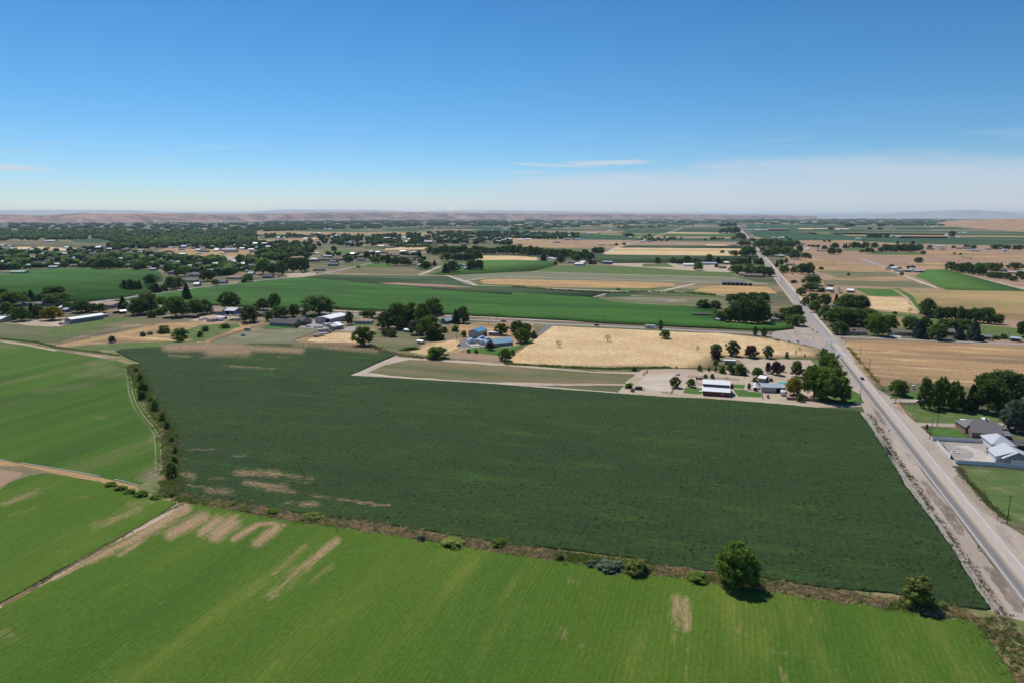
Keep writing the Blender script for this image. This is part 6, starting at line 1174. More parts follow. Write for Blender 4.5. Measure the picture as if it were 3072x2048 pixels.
# --- village houses (first rows, each found in the photograph)
for (rg, x0, x1, y, D, h, ro_, ri, wm, rm, lab, ct) in (
    ('B3', 170, 430, 838, 13, 4.0, 'P', 1.6, W_cream, R_green, 'long shed with pale green roof at the far cornfield edge', 'shed'),
    ('B3', 850, 995, 742, 12, 3.6, 'P', 1.6, W_cream, R_light, 'pinkish white roofed shed at the far cornfield edge', 'shed'),
    ('B3', 1215, 1440, 715, 14, 3.0, 'P', 2.6, W_brick, R_brown, 'brown gabled house behind the far cornfield', 'house'),
    ('B3', 2195, 2330, 705, 13, 3.0, 'P', 2.6, W_cream, R_grey, 'grey roofed house at the corner of the far cornfield', 'house'),
    ('B3', 1285, 1340, 600, 10, 3, 'P', 1.4, W_white, R_white, 'bright white roof in the village trees', 'shed'),
    ('B3', 1050, 1165, 500, 14, 3.4, 'P', 2, W_blue, R_white, 'white roofed workshop in the village', 'workshop'),
    ('B3', 700, 800, 500, 14, 3.4, 'P', 2, W_blue, R_steel, 'pale blue roof beside the white roofed workshop', 'house'),
    ('B3', 760, 930, 465, 14, 3.4, 'P', 2.4, W_cream, R_grey, 'grey roof below the bare tan hillside', 'house'),
    ('B3', 1000, 1160, 470, 14, 3.2, 'P', 2.4, W_grey, R_dark, 'dark roof behind the white roofed workshop', 'house'),
    ('B3', 1560, 1720, 505, 15, 3.2, 'P', 2.4, W_blue, R_dark, 'dark roofed house east of the village workshop', 'house'),
    ('B3', 1730, 1860, 500, 13, 3.2, 'P', 2.2, W_grey, R_grey, 'grey roofed house beside the dark roofed village house', 'house'),
    ('B3', 1680, 1770, 415, 18, 8, 'P', 4, W_dark, R_white, 'tall dark barn with bright white roof slope', 'barn'),
    ('B3', 1880, 1970, 410, 14, 3.2, 'P', 2, W_grey, R_white, 'white roofed house east of the tall dark barn', 'house'),
    ('B3', 780, 965, 268, 22, 4, 'P', 2, W_white, R_white, 'long white barn alone in the distant green meadow', 'barn'),
    ('B3', 0, 70, 350, 14, 3.4, 'P', 2, W_grey, R_white, 'white roofed shed at the frame edge before the hillside', 'shed'),
    ('B3', 2130, 2260, 425, 14, 3, 'P', 2, W_grey, R_grey, 'long grey roof at the upper end of the village', 'house'),
    ('B4', 440, 550, 745, 13, 4, 'P', 2.8, W_cream, R_grey, 'grey roofed two storey house near the cornfield corner', 'house'),
    ('B4', 615, 760, 850, 14, 4.5, 'H', 3, W_blue, R_grey, 'blue grey hipped house at the dirt lane', 'house'),
    ('B4', 955, 1150, 890, 16, 4.5, 'H', 3.4, W_cream, R_grey, 'largest grey hipped house on the village lane', 'house'),
    ('B4', 880, 1090, 985, 13, 3.2, 'H', 3, W_cream, R_grey, 'grey roofed house with vehicles in front of the largest hipped house', 'house'),
    ('B4', 1060, 1150, 1050, 10, 3, 'P', 2, W_blue, R_steel, 'small blue grey shed beside the lane', 'shed'),
    ('B4', 1495, 1620, 1010, 12, 3.2, 'P', 2.4, W_blue, R_grey, 'blue grey garage beside the lane', 'garage'),
    ('B4', 1640, 1860, 930, 12, 3, 'H', 2.4, W_cream, R_tan, 'low tan hipped house on the lane', 'house'),
    ('B4', 2020, 2110, 855, 12, 3, 'P', 2.4, W_cream, R_light, 'pale roofed house at the end of the village lane', 'house'),
    ('B4', 2270, 2440, 910, 14, 3, 'P', 2.6, W_grey, R_dark, 'long dark roofed house beside the parking yard grove', 'house'),
    ('B4', 230, 340, 745, 11, 3, 'P', 2, W_cream, R_grey, 'grey house behind the cornfield corner', 'house'),
    ('B4', 280, 390, 775, 9, 3, 'P', 1.5, W_blue, R_light, 'pale sheds at the cornfield corner', 'shed'),
    ('B4', 790, 885, 895, 7, 3, 'F', 0, W_tan, bm_('yellow_tarp', (.62, .50, .30), .7), 'cream coloured tarp roof between two hipped houses', 'carport'),
    ('B4', 510, 660, 460, 15, 3.4, 'H', 3, W_grey, R_dark, 'dark hipped house on the bare lot above the village', 'house'),
    ('B4', 1145, 1310, 455, 13, 3.2, 'P', 2.6, W_blue, R_dark, 'dark gabled house on the dirt yard', 'house'),
    ('B4', 1545, 1800, 435, 22, 4.5, 'P', 3, W_grey, R_light, 'long pale roofed arena barn in the dirt yard', 'barn'),
    ('B4', 1600, 1830, 460, 12, 3.6, 'P', 2, W_blue, R_dark, 'dark wing in front of the arena barn', 'barn'),
    ('B4', 1420, 1490, 435, 12, 3.6, 'P', 2, W_white, R_white, 'white roofed shed west of the arena barn', 'shed'),
    ('B4', 1870, 1950, 405, 13, 3.6, 'P', 2, W_white, R_white, 'white roofed shed east of the arena barn', 'shed'),
    ('B4', 2025, 2125, 425, 13, 3.6, 'P', 2, W_grey, R_white, 'white roofed stable farther east of the arena barn', 'stable'),
    ('B4', 2050, 2170, 465, 12, 3.4, 'P', 2, W_blue, R_dark, 'dark shed below the white roofed stable', 'shed'),
    ('B4', 1535, 1625, 485, 10, 2.8, 'F', 0, W_white, R_white, 'white flat shelter in front of the arena barn', 'shed'),
    ('B4', 1100, 1190, 485, 10, 2.8, 'F', 0, W_white, R_white, 'white flat shelter below the dark gabled house', 'shed'),
    ('B4', 810, 910, 510, 12, 4, 'P', 1.6, W_blue, R_white, 'blue walled shed with white roof above the village', 'shed'),
    ('B4', 2110, 2180, 320, 12, 5, 'P', 2.6, W_blue, R_white, 'steep white roof farther up the valley', 'house'),
    ('B4', 2250, 2350, 315, 14, 4, 'P', 2, W_grey, R_white, 'white sheds at the valley farmyard', 'shed'),
    ('B5', 815, 1010, 785, 14, 3.0, 'H', 3, W_blue, R_grey, 'grey hipped house beside the lane with a white garden wall', 'house'),
    ('B5', 1080, 1250, 700, 13, 4.5, 'P', 2.6, W_blue, R_grey, 'dark two storey farmhouse with white patio by the orchard rows', 'house'),
    ('B5', 735, 905, 620, 14, 3.2, 'H', 3, W_brick, R_dark, 'dark brown hipped house beyond the parking yard grove', 'house'),
    ('B5', 920, 1085, 605, 14, 3.2, 'H', 3, W_brick, R_brown, 'brown hipped house with a long ridge', 'house'),
    ('B5', 1140, 1340, 600, 14, 3.2, 'P', 3, W_brick, R_brown, 'brown gabled house beside the round dark tree', 'house'),
    ('B5', 990, 1145, 545, 12, 3.4, 'P', 2, W_blue, R_light, 'pale roofed blue house behind the brown houses', 'house'),
    ('B5', 425, 640, 575, 14, 3.2, 'P', 3, W_cream, R_tan, 'tan roofed house behind the parking yard grove', 'house'),
    ('B5', 1590, 1720, 605, 12, 3.4, 'P', 3, W_blue, R_grey, 'blue grey house near the lawn farmstead', 'house'),
    ('B5', 1570, 1740, 540, 13, 3.0, 'H', 2.6, W_brick, R_grey, 'low grey roofed house behind the blue grey house', 'house'),
    ('B5', 1800, 1870, 465, 12, 3.4, 'P', 2, W_blue, R_pale, 'small pale blue roofed shed on the dry lots', 'shed'),
    ('B5', 1920, 1990, 472, 12, 3.4, 'P', 2, W_white, R_white, 'small white roofed shed on the dry lots', 'shed'),
    ('B5', 1980, 2130, 480, 15, 3.4, 'H', 3, W_blue, R_dark, 'dark hipped house on the dry lots', 'house'),
    ('B5', 2080, 2210, 528, 9, 2.6, 'F', 0, bm_('red_canvas', (.35, .03, .03), .7), bm_('red_canvas', (.35, .03, .03)), 'low bright red awning on the dry lots', 'awning'),
    ('B5', 2220, 2340, 525, 12, 3, 'P', 2.4, W_cream, R_grey, 'grey house next to the red awning', 'house'),
    ('B5', 2080, 2250, 385, 16, 3.2, 'H', 3, W_grey, R_grey, 'grey hipped house on the stubble edge', 'house'),
    ('B5', 1970, 2070, 360, 12, 3.2, 'P', 2, W_tan, R_white, 'white roofed shed on the stubble edge', 'shed'),
    ('B5', 1360, 1490, 305, 16, 4, 'D', 4, W_white, R_white, 'white domed shed below the tree belt', 'shed'),
    ('B5', 2075, 2180, 220, 20, 5, 'P', 2.4, W_blue, R_white, 'white roofed barn in the mid valley tree belt', 'barn'),
    ('B5', 700, 820, 170, 18, 4, 'H', 3, W_grey, R_grey, 'grey roofed house by the valley farm', 'house'),
    ('B5', 895, 950, 130, 16, 4, 'P', 2.4, W_grey, R_white, 'white barn behind the valley farm', 'barn'),
    ('B5', 1200, 1270, 172, 16, 4, 'P', 2.4, W_white, R_white, 'white farmhouse in the mid valley hedges', 'house'),
    ('B5', 1120, 1165, 192, 16, 4, 'P', 2, W_grey, R_white, 'white shed in the mid valley hedges', 'shed'),
    ('B5', 180, 230, 210, 16, 4, 'P', 2.4, W_grey, R_white, 'white roof west of the brown field', 'shed'),
    ('B5', 285, 320, 208, 16, 4, 'P', 2, W_white, R_white, 'small white roof east of its neighbour by the brown field', 'shed'),
    ('B5', 1790, 1835, 76, 20, 4, 'P', 2, W_white, R_white, 'white barn by the pale far field', 'barn'),
    ('B5', 1000, 1050, 52, 20, 4, 'P', 2, W_white, R_white, 'far white house above the green strip', 'house'),
    ('B5', 1075, 1125, 48, 20, 4, 'P', 2, W_white, R_white, 'second far white house above the green strip', 'house'),
    ('B5', -20, 60, 370, 14, 3, 'P', 2, W_white, R_white, 'white vans and shed roof at the valley farmyard edge', 'shed')):
    bld(rg, x0, y, x1, y, D, h, ro_, ri, wm, rm, lab, ct)
# distant light roofs, too small to show any parts: single shells sharing a label per settlement
def specks(reg, lst, place, hh=(4, 6)):
    rs = random.Random(len(lst))
    for (x, y, w_) in lst:
        f_ = full(reg, x, y); g = G(*f_); W = max(8, w_ / REG[reg][2] * depth(g) / FPX); d = rs.uniform(14, 26); h = rs.uniform(*hh)
        mb = MB().prism([(0, 0), (d, 0), (d, h), (d / 2, h + 2.5), (0, h)], 0, W, 'x')
        o = mb.build('far_house', rs.choice([R_white, R_white, R_light, W_cream]), None, g); tag(o, 'small white roofed building ' + place, 'house', 'white roofed buildings ' + place)
specks('C3', [(5, 318, 40), (190, 405, 35), (480, 408, 40), (900, 365, 45), (1000, 362, 120), (1005, 398, 45), (675, 440, 35), (745, 442, 60), (840, 442, 45), (920, 446, 50), (195, 506, 50), (1850, 468, 30), (1895, 468, 25), (2190, 445, 70), (1640, 362, 50), (2100, 362, 30), (2310, 362, 30), (890, 402, 40)], 'under the pink hills')
specks('C4', [(110, 406, 70), (265, 404, 55), (412, 408, 90), (480, 398, 75), (480, 420, 40), (155, 450, 110), (600, 395, 60), (810, 396, 70), (1135, 398, 35), (1035, 400, 50), (465, 520, 60), (655, 528, 35), (785, 552, 35), (1475, 506, 60), (1305, 490, 20), (1675, 540, 25), (1720, 546, 25), (1785, 575, 100), (1400, 580, 15), (2105, 570, 30), (2180, 574, 30), (1565, 352, 50), (1575, 316, 30), (1805, 358, 25), (530, 296, 40), (370, 272, 30), (1340, 385, 70)], 'in the distant river woodland')
specks('C5', [(95, 335, 20), (160, 328, 20), (880, 295, 15), (1030, 303, 25), (1510, 222, 20), (1810, 290, 20), (1840, 314, 20), (1015, 218, 15), (1130, 402, 12), (1275, 392, 30), (2170, 376, 30), (1600, 262, 40), (1700, 262, 40), (1300, 240, 30), (1930, 220, 20), (1415, 270, 15), (530, 330, 20), (370, 333, 20)], 'below the long ridge')
specks('B6', [(255, 104, 35), (360, 98, 30), (395, 155, 35), (615, 156, 30), (1240, 45, 20), (790, 65, 18), (1615, 196, 50), (1420, 198, 25), (2090, 158, 30), (1550, 84, 15), (135, 68, 15), (10, 144, 60), (895, 254, 30), (1085, 296, 30), (850, 336, 30), (30, 332, 70)], 'in mid valley')
specks('B7', [(735, 208, 15), (1520, 208, 15), (1765, 235, 30), (1340, 258, 70), (1430, 258, 25), (1310, 322, 75), (150, 246, 25), (310, 245, 40), (380, 290, 25), (640, 330, 40), (1600, 262, 30), (840, 180, 30), (2245, 196, 20), (1080, 130, 20), (430, 220, 30)], 'on the far plain')
specks('B8', [(1000, 192, 45), (140, 162, 40), (95, 166, 20), (1390, 248, 15), (1590, 252, 70), (1070, 335, 25), (1100, 366, 25), (1000, 362, 30), (1500, 422, 30), (1870, 452, 75), (1985, 452, 90), (545, 130, 10), (910, 130, 12), (1195, 165, 12)], 'beside the far highway')
specks('C1', [(15, 195, 40), (1060, 302, 50), (1830, 248, 20), (1850, 476, 25), (2235, 478, 20), (1860, 775, 70), (140, 745, 50), (750, 345, 60), (930, 335, 80)], 'on the east plain')
specks('C2', [(520, 290, 25), (575, 268, 50), (640, 268, 40), (835, 170, 20), (1940, 780, 60), (185, 715, 30), (1060, 410, 60), (1150, 408, 40), (805, 448, 40), (930, 470, 70)], 'near the brown hill')
LM['n'] = leaf_mat('leaf_wood', (.040, .070, .028), (.080, .122, .044), .2)
HOUSES = [(o.location.x + math.cos(o.rotation_euler.z) * o['L'] / 2, o.location.y, o['L']) for o in COL.objects if 'L' in o]
def hamlet(reg, poly, n, seed, place):
    """ordinary houses too far off to tell apart one by one"""
    rs = random.Random(seed); P = [full(reg, poly[i], poly[i + 1]) for i in range(0, len(poly), 2)]; k = 0; got = []
    while k < n:
        x = rs.uniform(min(p[0] for p in P), max(p[0] for p in P)); y = rs.uniform(min(p[1] for p in P), max(p[1] for p in P)); ins = False; j = len(P) - 1
        for i in range(len(P)):
            if (P[i][1] > y) != (P[j][1] > y) and x < (P[j][0] - P[i][0]) * (y - P[i][1]) / (P[j][1] - P[i][1]) + P[i][0]: ins = not ins
            j = i
        g = G(x, y)
        if not ins or any((g - q).length < 34 for q in got) or any(abs(bx - g.x) < 26 and abs(by - g.y) < 40 for bx, by, w0 in HOUSES): continue
        got.append(g); W = rs.uniform(13, 22); D = rs.uniform(9, 13); yaw = -RAZ + rs.choice([0, 0, math.pi / 2]) + rs.uniform(-.1, .1); rm = rs.choice([R_white, R_light, R_grey, R_grey, R_brown, R_steel, R_dark]); cn_ = {R_white: 'white', R_light: 'pale grey', R_grey: 'grey', R_brown: 'brown', R_steel: 'steel', R_dark: 'dark'}[rm]
        r = link('far_house', None, None, g, yaw); tag(r, f'small {cn_} roofed house {place}', 'house', f'{cn_} roofed houses {place}')
        wall_mesh(W, D, 3, 'P', 2.4).build('wall', rs.choice([W_white, W_cream, W_tan, W_grey]), r); roof_mesh(W, D, 3, 'P', 2.4).build('roof', rm, r); HOUSES.append((g.x, g.y, W)); k += 1
hamlet('F1', (0, 490, 330, 505, 800, 525, 1430, 545, 2000, 570, 2352, 560, 2352, 660, 2000, 690, 1500, 630, 1050, 610, 400, 610, 0, 630), 46, 1, 'among the village trees beyond the cornfield')
hamlet('F1', (60, 430, 1000, 440, 1430, 480, 1430, 530, 800, 515, 300, 500, 60, 470), 22, 2, 'between the bare hillside and the village')
hamlet('F1', (1450, 420, 2352, 420, 2352, 500, 1450, 500), 18, 3, 'around the dirt yards above the village')
hamlet('F2', (0, 390, 560, 400, 1700, 400, 2352, 400, 2352, 330, 1000, 335, 0, 360), 34, 4, 'in the mid valley tree belt')
hamlet('F2', (480, 500, 1500, 470, 1560, 580, 480, 580), 14, 5, 'among the lane house gardens')
def loose(name, poly, n, hh, label, dens=1.0, seed=0, mat='r', lod=1, cat='tree'):
    """a wooded belt too far off to tell its trees apart: one object of many small crowns; poly in plan rows (full sheet)"""
    rng = np.random.default_rng(seed); bm = bmesh.new(); bmesh.ops.create_icosphere(bm, subdivisions=lod, radius=1)
    bv = np.array([v.co[:] for v in bm.verts]); bf = np.array([[q.index for q in f.verts] for f in bm.faces]); bm.free()
    xs = [p[0] for p in poly]; ys = [p[1] for p in poly]; V = []; Fc = []; MI = []; b = 0; k = 0; tries = 0
    while k < n and tries < n * 12:
        tries += 1; x = rng.uniform(min(xs), max(xs)); y = rng.uniform(min(ys), max(ys))
        ins = False; j = len(poly) - 1
        for i in range(len(poly)):
            if (poly[i][1] > y) != (poly[j][1] > y) and x < (poly[j][0] - poly[i][0]) * (y - poly[i][1]) / (poly[j][1] - poly[i][1]) + poly[i][0]: ins = not ins
            j = i
        if not ins: continue
        g = G(x, y)
        if dens < 1 and noise.noise((x * .035, (y - HOR) ** .5 * 2.4, seed)) < (1 - dens) * 1.1 - .45: continue
        h_ = rng.uniform(*hh); skip = False
        for bx, by, W_ in HOUSES:
            if abs(g.x - bx * g.y / by) < W_ * .62 + 2 and by - 260 < g.y < by + 20:
                lim = 2.5 + (by - g.y) * H / by
                if lim < 4.5: skip = True; break
                h_ = min(h_, lim)
        if skip: continue
        w_ = h_ * rng.uniform(.75, 1.15) * (1 if y > 700 else 1.9)
        p = bv * (1 + .35 * rng.normal(size=(len(bv), 1)).clip(-1, 1)) * np.array([w_ / 2 * 1.1, w_ / 2 * 1.1, h_ * .52]) + np.array([g.x, g.y, h_ * .5])
        V.append(p); Fc.append(bf + b); MI += [int(rng.choice(3, p=(.62, .33, .05)))] * len(bf); b += len(bv); k += 1
    if not V: return
    me = mesh_np(name, np.vstack(V), np.vstack(Fc), [LM['n'], LM['r'], LM['o']]); me.polygons.foreach_set('material_index', np.array(MI, np.int32))
    return tag(link(name, me), label, cat, kind='stuff')
def fp(reg, *a): return [full(reg, a[i], a[i + 1]) for i in range(0, len(a), 2)]
loose('village_trees', fp('F1', 0, 480, 330, 500, 800, 520, 1430, 540, 1900, 570, 2352, 560, 2352, 660, 2000, 700, 1500, 640, 1050, 625, 650, 615, 350, 625, 0, 650), 1700, (8, 16), 'mass of dark garden trees filling the village beyond the cornfield', dens=.82, seed=1, lod=2)
loose('village_trees', fp('F1', 0, 470, 100, 480, 400, 500, 900, 530, 1450, 540, 1430, 490, 900, 440, 300, 480), 160, (7, 12), 'scattered trees between the village sheds and the bare hillside', dens=.6, seed=2, lod=2)
loose('village_trees', fp('F1', 1000, 420, 1450, 400, 2352, 400, 2352, 460, 1950, 455, 1500, 445, 1000, 460), 650, (8, 14), 'tree belt behind the dirt yards of the village', dens=.8, seed=3, lod=2)
loose('woodland', fp('F1', 0, 310, 700, 285, 1500, 300, 2352, 290, 2352, 400, 1500, 430, 1100, 395, 900, 360, 400, 372, 0, 378), 4200, (9, 16), 'broad river woodland across the valley floor', dens=.8, seed=4)
loose('woodland', fp('F1', 0, 215, 2352, 215, 2352, 300, 0, 310), 2600, (9, 16), 'distant tree lines below the pink hills', dens=.6, seed=5)
loose('valley_trees', fp('F2', 0, 560, 0, 400, 560, 380, 590, 420, 560, 470, 480, 540, 470, 560), 300, (8, 15), 'dense trees behind the parking yard houses', dens=.85, seed=6, lod=2)
loose('valley_trees', fp('F2', 560, 340, 1180, 330, 1700, 300, 2352, 300, 2352, 420, 1720, 400, 1250, 420, 900, 430, 620, 400), 900, (8, 15), 'tree belt among the farmhouses in the middle of the valley', dens=.72, seed=7, lod=2)
loose('valley_trees', fp('F2', 0, 322, 560, 320, 900, 330, 560, 345, 300, 350, 0, 365), 190, (8, 14), 'thin tree line beyond the brown field', dens=.6, seed=8)
loose('woodland', fp('F2', 0, 205, 1200, 160, 2352, 170, 2352, 245, 1500, 240, 1180, 262, 600, 272, 0, 296), 6000, (9, 17), 'distant wooded valley below the pink ridge', dens=.7, seed=9)
loose('valley_trees', fp('F3', 0, 300, 300, 300, 640, 315, 640, 345, 400, 365, 0, 355), 200, (8, 14), 'tree belt behind the white roofed sheds in mid valley', dens=.85, seed=10, lod=2)
loose('woodland', fp('F3', 0, 165, 2352, 160, 2352, 215, 1450, 215, 900, 235, 300, 265, 0, 280), 5500, (9, 17), 'distant farm tree lines across the plain', dens=.55, seed=11)
loose('valley_trees', fp('F3', 900, 225, 1900, 205, 1900, 230, 1500, 245, 1000, 275), 190, (8, 13), 'tree clumps around far farmsteads', dens=.6, seed=12)
loose('woodland', fp('F4', -150, 165, 1700, 178, 1620, 240, 700, 232, -150, 222), 5500, (9, 17), 'hazy band of trees across the far plain toward the mountain', dens=.6, seed=13)
loose('village_trees', fp('F3', 1180, 345, 1560, 350, 1540, 388, 1180, 378), 45, (6, 11), 'farmhouse trees beside the brown field', seed=14, lod=2)
loose('valley_trees', fp('F2', 1230, 420, 1740, 405, 1740, 440, 1240, 440), 130, (6, 11), 'garden trees among the subdivision houses', dens=.8, seed=15, lod=2)
loose('valley_trees', fp('F2', 480, 540, 760, 490, 900, 500, 1500, 500, 1560, 560, 1200, 575, 760, 560, 500, 575), 95, (5, 10), 'garden trees among the lane houses', dens=.6, seed=16, lod=2)
loose('village_trees', fp('F4', 60, 330, 160, 350, 280, 400, 290, 470, 60, 470), 40, (7, 12), 'trees around the houses east of the far highway', seed=17, lod=2)
# ------------------------------------------------------------------ vehicles
PAINT = {}
def paint(nm, c_, r=.3):
    if nm not in PAINT: PAINT[nm] = plain('paint_' + nm, c_, r, .5, var=.03)
    return PAINT[nm]
m_tyre = plain('tyre_rubber', (.02, .02, .02), .8); m_rim = plain('rim', (.4, .4, .4), .4, metal=.6); m_rust = plain('rust', (.16, .07, .035), .8, var=.3, scale=3)
PROF = {'suv': ([(-2.35, .35), (2.35, .35), (2.35, .95), (1.2, 1.1), (.75, 1.68), (-2.0, 1.72), (-2.35, 1.1)], (.62, -1.95), 1.12, 1.66, 1.9, 1.7),
        'sedan': ([(-2.3, .32), (2.3, .32), (2.3, .8), (1.15, .95), (.5, 1.42), (-1.2, 1.42), (-1.85, 1.0), (-2.3, .95)], (.4, -1.1), .96, 1.38, 1.8, 1.5),
        'pickup': ([(-2.8, .45), (2.8, .45), (2.8, 1.05), (1.5, 1.2), (1.0, 1.82), (-.5, 1.82), (-.6, 1.2), (-2.8, 1.2)], (.9, -.45), 1.22, 1.76, 1.95, 1.8),
        'van': ([(-2.5, .35), (2.4, .35), (2.45, .95), (1.8, 1.2), (1.35, 1.85), (-2.4, 1.9), (-2.5, 1.0)], (1.2, -2.3), 1.2, 1.8, 1.95, 1.8)}
VPROTO = {}
def vproto(kind):
    if kind in VPROTO: return VPROTO[kind]
    prof, (gx0, gx1), z0, z1, w_, wt_ = PROF[kind]
    mb = MB(); n = len(prof); v = []
    for s in (-1, 1):
        for x, z in prof: v.append((x, s * (w_ / 2 if z < z0 + .02 else wt_ / 2 - .06), z))
    mb.add(v, [(i, (i + 1) % n, n + (i + 1) % n, n + i) for i in range(n)] + [tuple(range(n - 1, -1, -1)), tuple(range(n, 2 * n))])
    body = mb.mesh('body', paint('white', (.72, .72, .72)))
    gl = MB(); gl.box(gx1 + .1, -wt_ / 2 + .02, z0 + .05, gx0 - .25, wt_ / 2 - .02, z1 - .14)
    for (x, z), (x2, z2) in zip(prof, prof[1:]):
        if abs(z2 - z) > .35 and min(z, z2) > .75 and abs(x2 - x) > .15:
            dx, dz = x2 - x, z2 - z; L = math.hypot(dx, dz); nx, nz = dz / L * .02, -dx / L * .02
            if nz < 0: nx, nz = -nx, -nz
            a, b = (x + dx * .1 + nx, z + dz * .1 + nz), (x + dx * .88 + nx, z + dz * .88 + nz)
            gl.add([(a[0], -wt_ / 2 + .14, a[1]), (a[0], wt_ / 2 - .14, a[1]), (b[0], wt_ / 2 - .18, b[1]), (b[0], -wt_ / 2 + .18, b[1])], [(0, 1, 2, 3)])
    gl = gl.mesh('windows', M_glass); wh = MB().tube((0, -.12, 0), (0, .12, 0), .36, n=12).mesh('wheel', m_tyre)
    VPROTO[kind] = (body, gl, wh, w_, prof[1][0]); return VPROTO[kind]
def vehicle(kind, reg, x, y, ang, color, label, cat=None, group=None, road=False):
    body, gl, wh, w_, hl = vproto(kind); g = G(*full(reg, x, y))
    root = link('parked_' + kind if not road else kind, None, None, (g.x, g.y, (ZR if road else .05)), ang); tag(root, label, cat or {'sedan': 'car', 'suv': 'car'}.get(kind, kind), group)
    b = link('body', body, root); b.material_slots[0].link = 'OBJECT'; b.material_slots[0].material = color
    link('windows', gl, root)
    for sx_ in (-1, 1):
        for sy in (-1, 1): link('wheel', wh, root, (sx_ * hl * .63, sy * (w_ / 2 - .1), .36))
    return root
def boxy(name, reg, x, y, ang, L, W, h, color, label, cat, clr=.5, nose=0.0, stripe=None):
    """camper, trailer or box body on wheels"""
    g = G(*full(reg, x, y)); root = link(name, None, None, (g.x, g.y, .06), ang); tag(root, label, cat)
    MB().prism([(-L / 2, clr), (L / 2 - nose, clr), (L / 2, clr + .5), (L / 2, h - nose * .8 - .15), (L / 2 - nose - .15, h), (-L / 2 + .15, h), (-L / 2, h - .15)], -W / 2, W / 2, 'y').build('body', color, root)
    if h > 1.8:
        MB().box(-L * .3, -W / 2 - .02, clr + .9, -L * .1, W / 2 + .02, clr + 1.5).build('window', M_glass, root); MB().box(L * .12, -W / 2 - .02, clr + .9, L * .28, W / 2 + .02, clr + 1.5).build('window', M_glass, root)
        if stripe: MB().box(-L / 2 + .1, -W / 2 - .012, clr + .35, L / 2 - nose - .1, W / 2 + .012, clr + .6).build('stripe', stripe, root)
        MB().box(-.5, -.4, h, .4, .4, h + .28).build('roof_unit', M_trim, root)
    for sx_ in (-.6, .35):
        for sy in (-1, 1): MB().tube((sx_, sy * (W / 2 - .1) - .1, .38), (sx_, sy * (W / 2 - .1) + .1, .38), .38, n=10).build('wheel', m_tyre, root)
    MB().box(L / 2, -.06, .45, L / 2 + .9, .06, .55).build('drawbar', M_black, root); return root
P_w = paint('white', (.72, .72, .72)); P_k = paint('black', (.018, .018, .02)); P_n = paint('navy', (.03, .045, .09)); P_s = paint('silver', (.42, .43, .45)); P_r = paint('red', (.35, .03, .03)); P_g = paint('grey', (.14, .145, .15)); P_b = paint('blue', (.05, .12, .3)); P_gr = paint('green', (.03, .09, .05)); P_be = paint('beige', (.5, .44, .34)); P_yl = paint('yellow', (.62, .38, .03))
AR = math.pi / 2 - RAZ; EW = -RAZ
vehicle('pickup', 'M5', 2020, 645, AR + math.pi, P_w, 'white pickup driving down the highway below the junction', road=True)
vehicle('sedan', 'M5', 2298, 928, AR, P_n, 'dark blue car driving up the highway by the tall elms', road=True)
vehicle('pickup', 'A4', 1428, 335, AR + math.pi, P_w, 'white pickup parked on the dirt turn behind the round tree')
vehicle('van', 'A4', 510, 690, EW + .05 + math.pi, P_k, 'black van parked at the edge of the dark crop field')
vehicle('suv', 'B7', 0, 0, 0, P_w, 'x') if False else None
vehicle('pickup', 'M3', 2003, 452, EW, P_g, 'dark pickup on the canal road above the blue roofed farm', road=True)
vehicle('suv', 'M4', 1138, 500, EW, P_k, 'black car on the canal road beside the stubble field', road=True)
boxy('camper', 'M4', 1765, 530, EW, 9.5, 2.5, 3.2, P_w, 'white travel trailer being towed along the canal road', 'camper', nose=.3, stripe=P_g)
vehicle('pickup', 'M4', 1872, 534, EW, P_g, 'grey pickup towing the white travel trailer', road=True)
vehicle('suv', 'A3', 490, 325, AR, P_k, 'black car parked on the dirt behind the long metal shed')
boxy('box_truck', 'A3', 350, 300, AR + .2, 7.5, 2.5, 3.0, P_k, 'black box truck with ladders beside the white roofed hut', 'truck')
boxy('trailer', 'A3', 765, 660, AR + math.pi, 5.2, 2.3, 2.6, P_w, 'white cargo trailer parked in front of the long metal shed', 'trailer')
vehicle('sedan', 'M6', 285, 642, .2, P_n, 'dark car parked in front of the brown roofed ranch house')
vehicle('suv', 'M6', 1815, 705, EW, P_n, 'blue car under the big blue spruce')
vehicle('sedan', 'M6', 1945, 712, EW - .3, P_be, 'cream car on the concrete by the dark carport')
vehicle('pickup', 'A6', 500, 700, EW, P_w, 'white pickup behind the first tall pasture tree'); vehicle('van', 'A6', 720, 720, EW, P_r, 'dark red van behind the slim trees'); vehicle('pickup', 'A6', 960, 745, EW, P_yl, 'yellow and white truck behind the rail fence trees', 'truck')
vehicle('suv', 'B2', 405, 465, .3, P_w, 'white car on the gravel beside the big metal shop')
for x, y, lab in ((600, 480, 'first white van in the row before the metal shop'), (690, 475, 'second white van in the row before the metal shop'), (765, 475, 'third white van in the row, beside the open shelter')): vehicle('van', 'B2', x, y, AR + .4, P_w, lab)
boxy('camper', 'B2', 820, 610, .55, 9, 2.6, 3.4, P_be, 'long cream motorhome in the trailer yard', 'motorhome', stripe=P_g, nose=.2); boxy('camper', 'B2', 770, 700, .55, 5.5, 2.4, 2.8, P_w, 'short white camper in front of the motorhome', 'camper')
boxy('boat_trailer', 'B2', 630, 735, -.1, 6, 2.0, 1.6, P_g, 'dark covered boat on a trailer in the dry yard', 'boat'); boxy('trailer', 'B2', 900, 430, .5, 7, 2.5, 2.8, P_be, 'beige enclosed trailer beside the white vans', 'trailer'); boxy('trailer', 'B2', 960, 445, .5, 6.5, 2.5, 2.7, P_w, 'white roofed trailer beside the beige trailer', 'trailer')
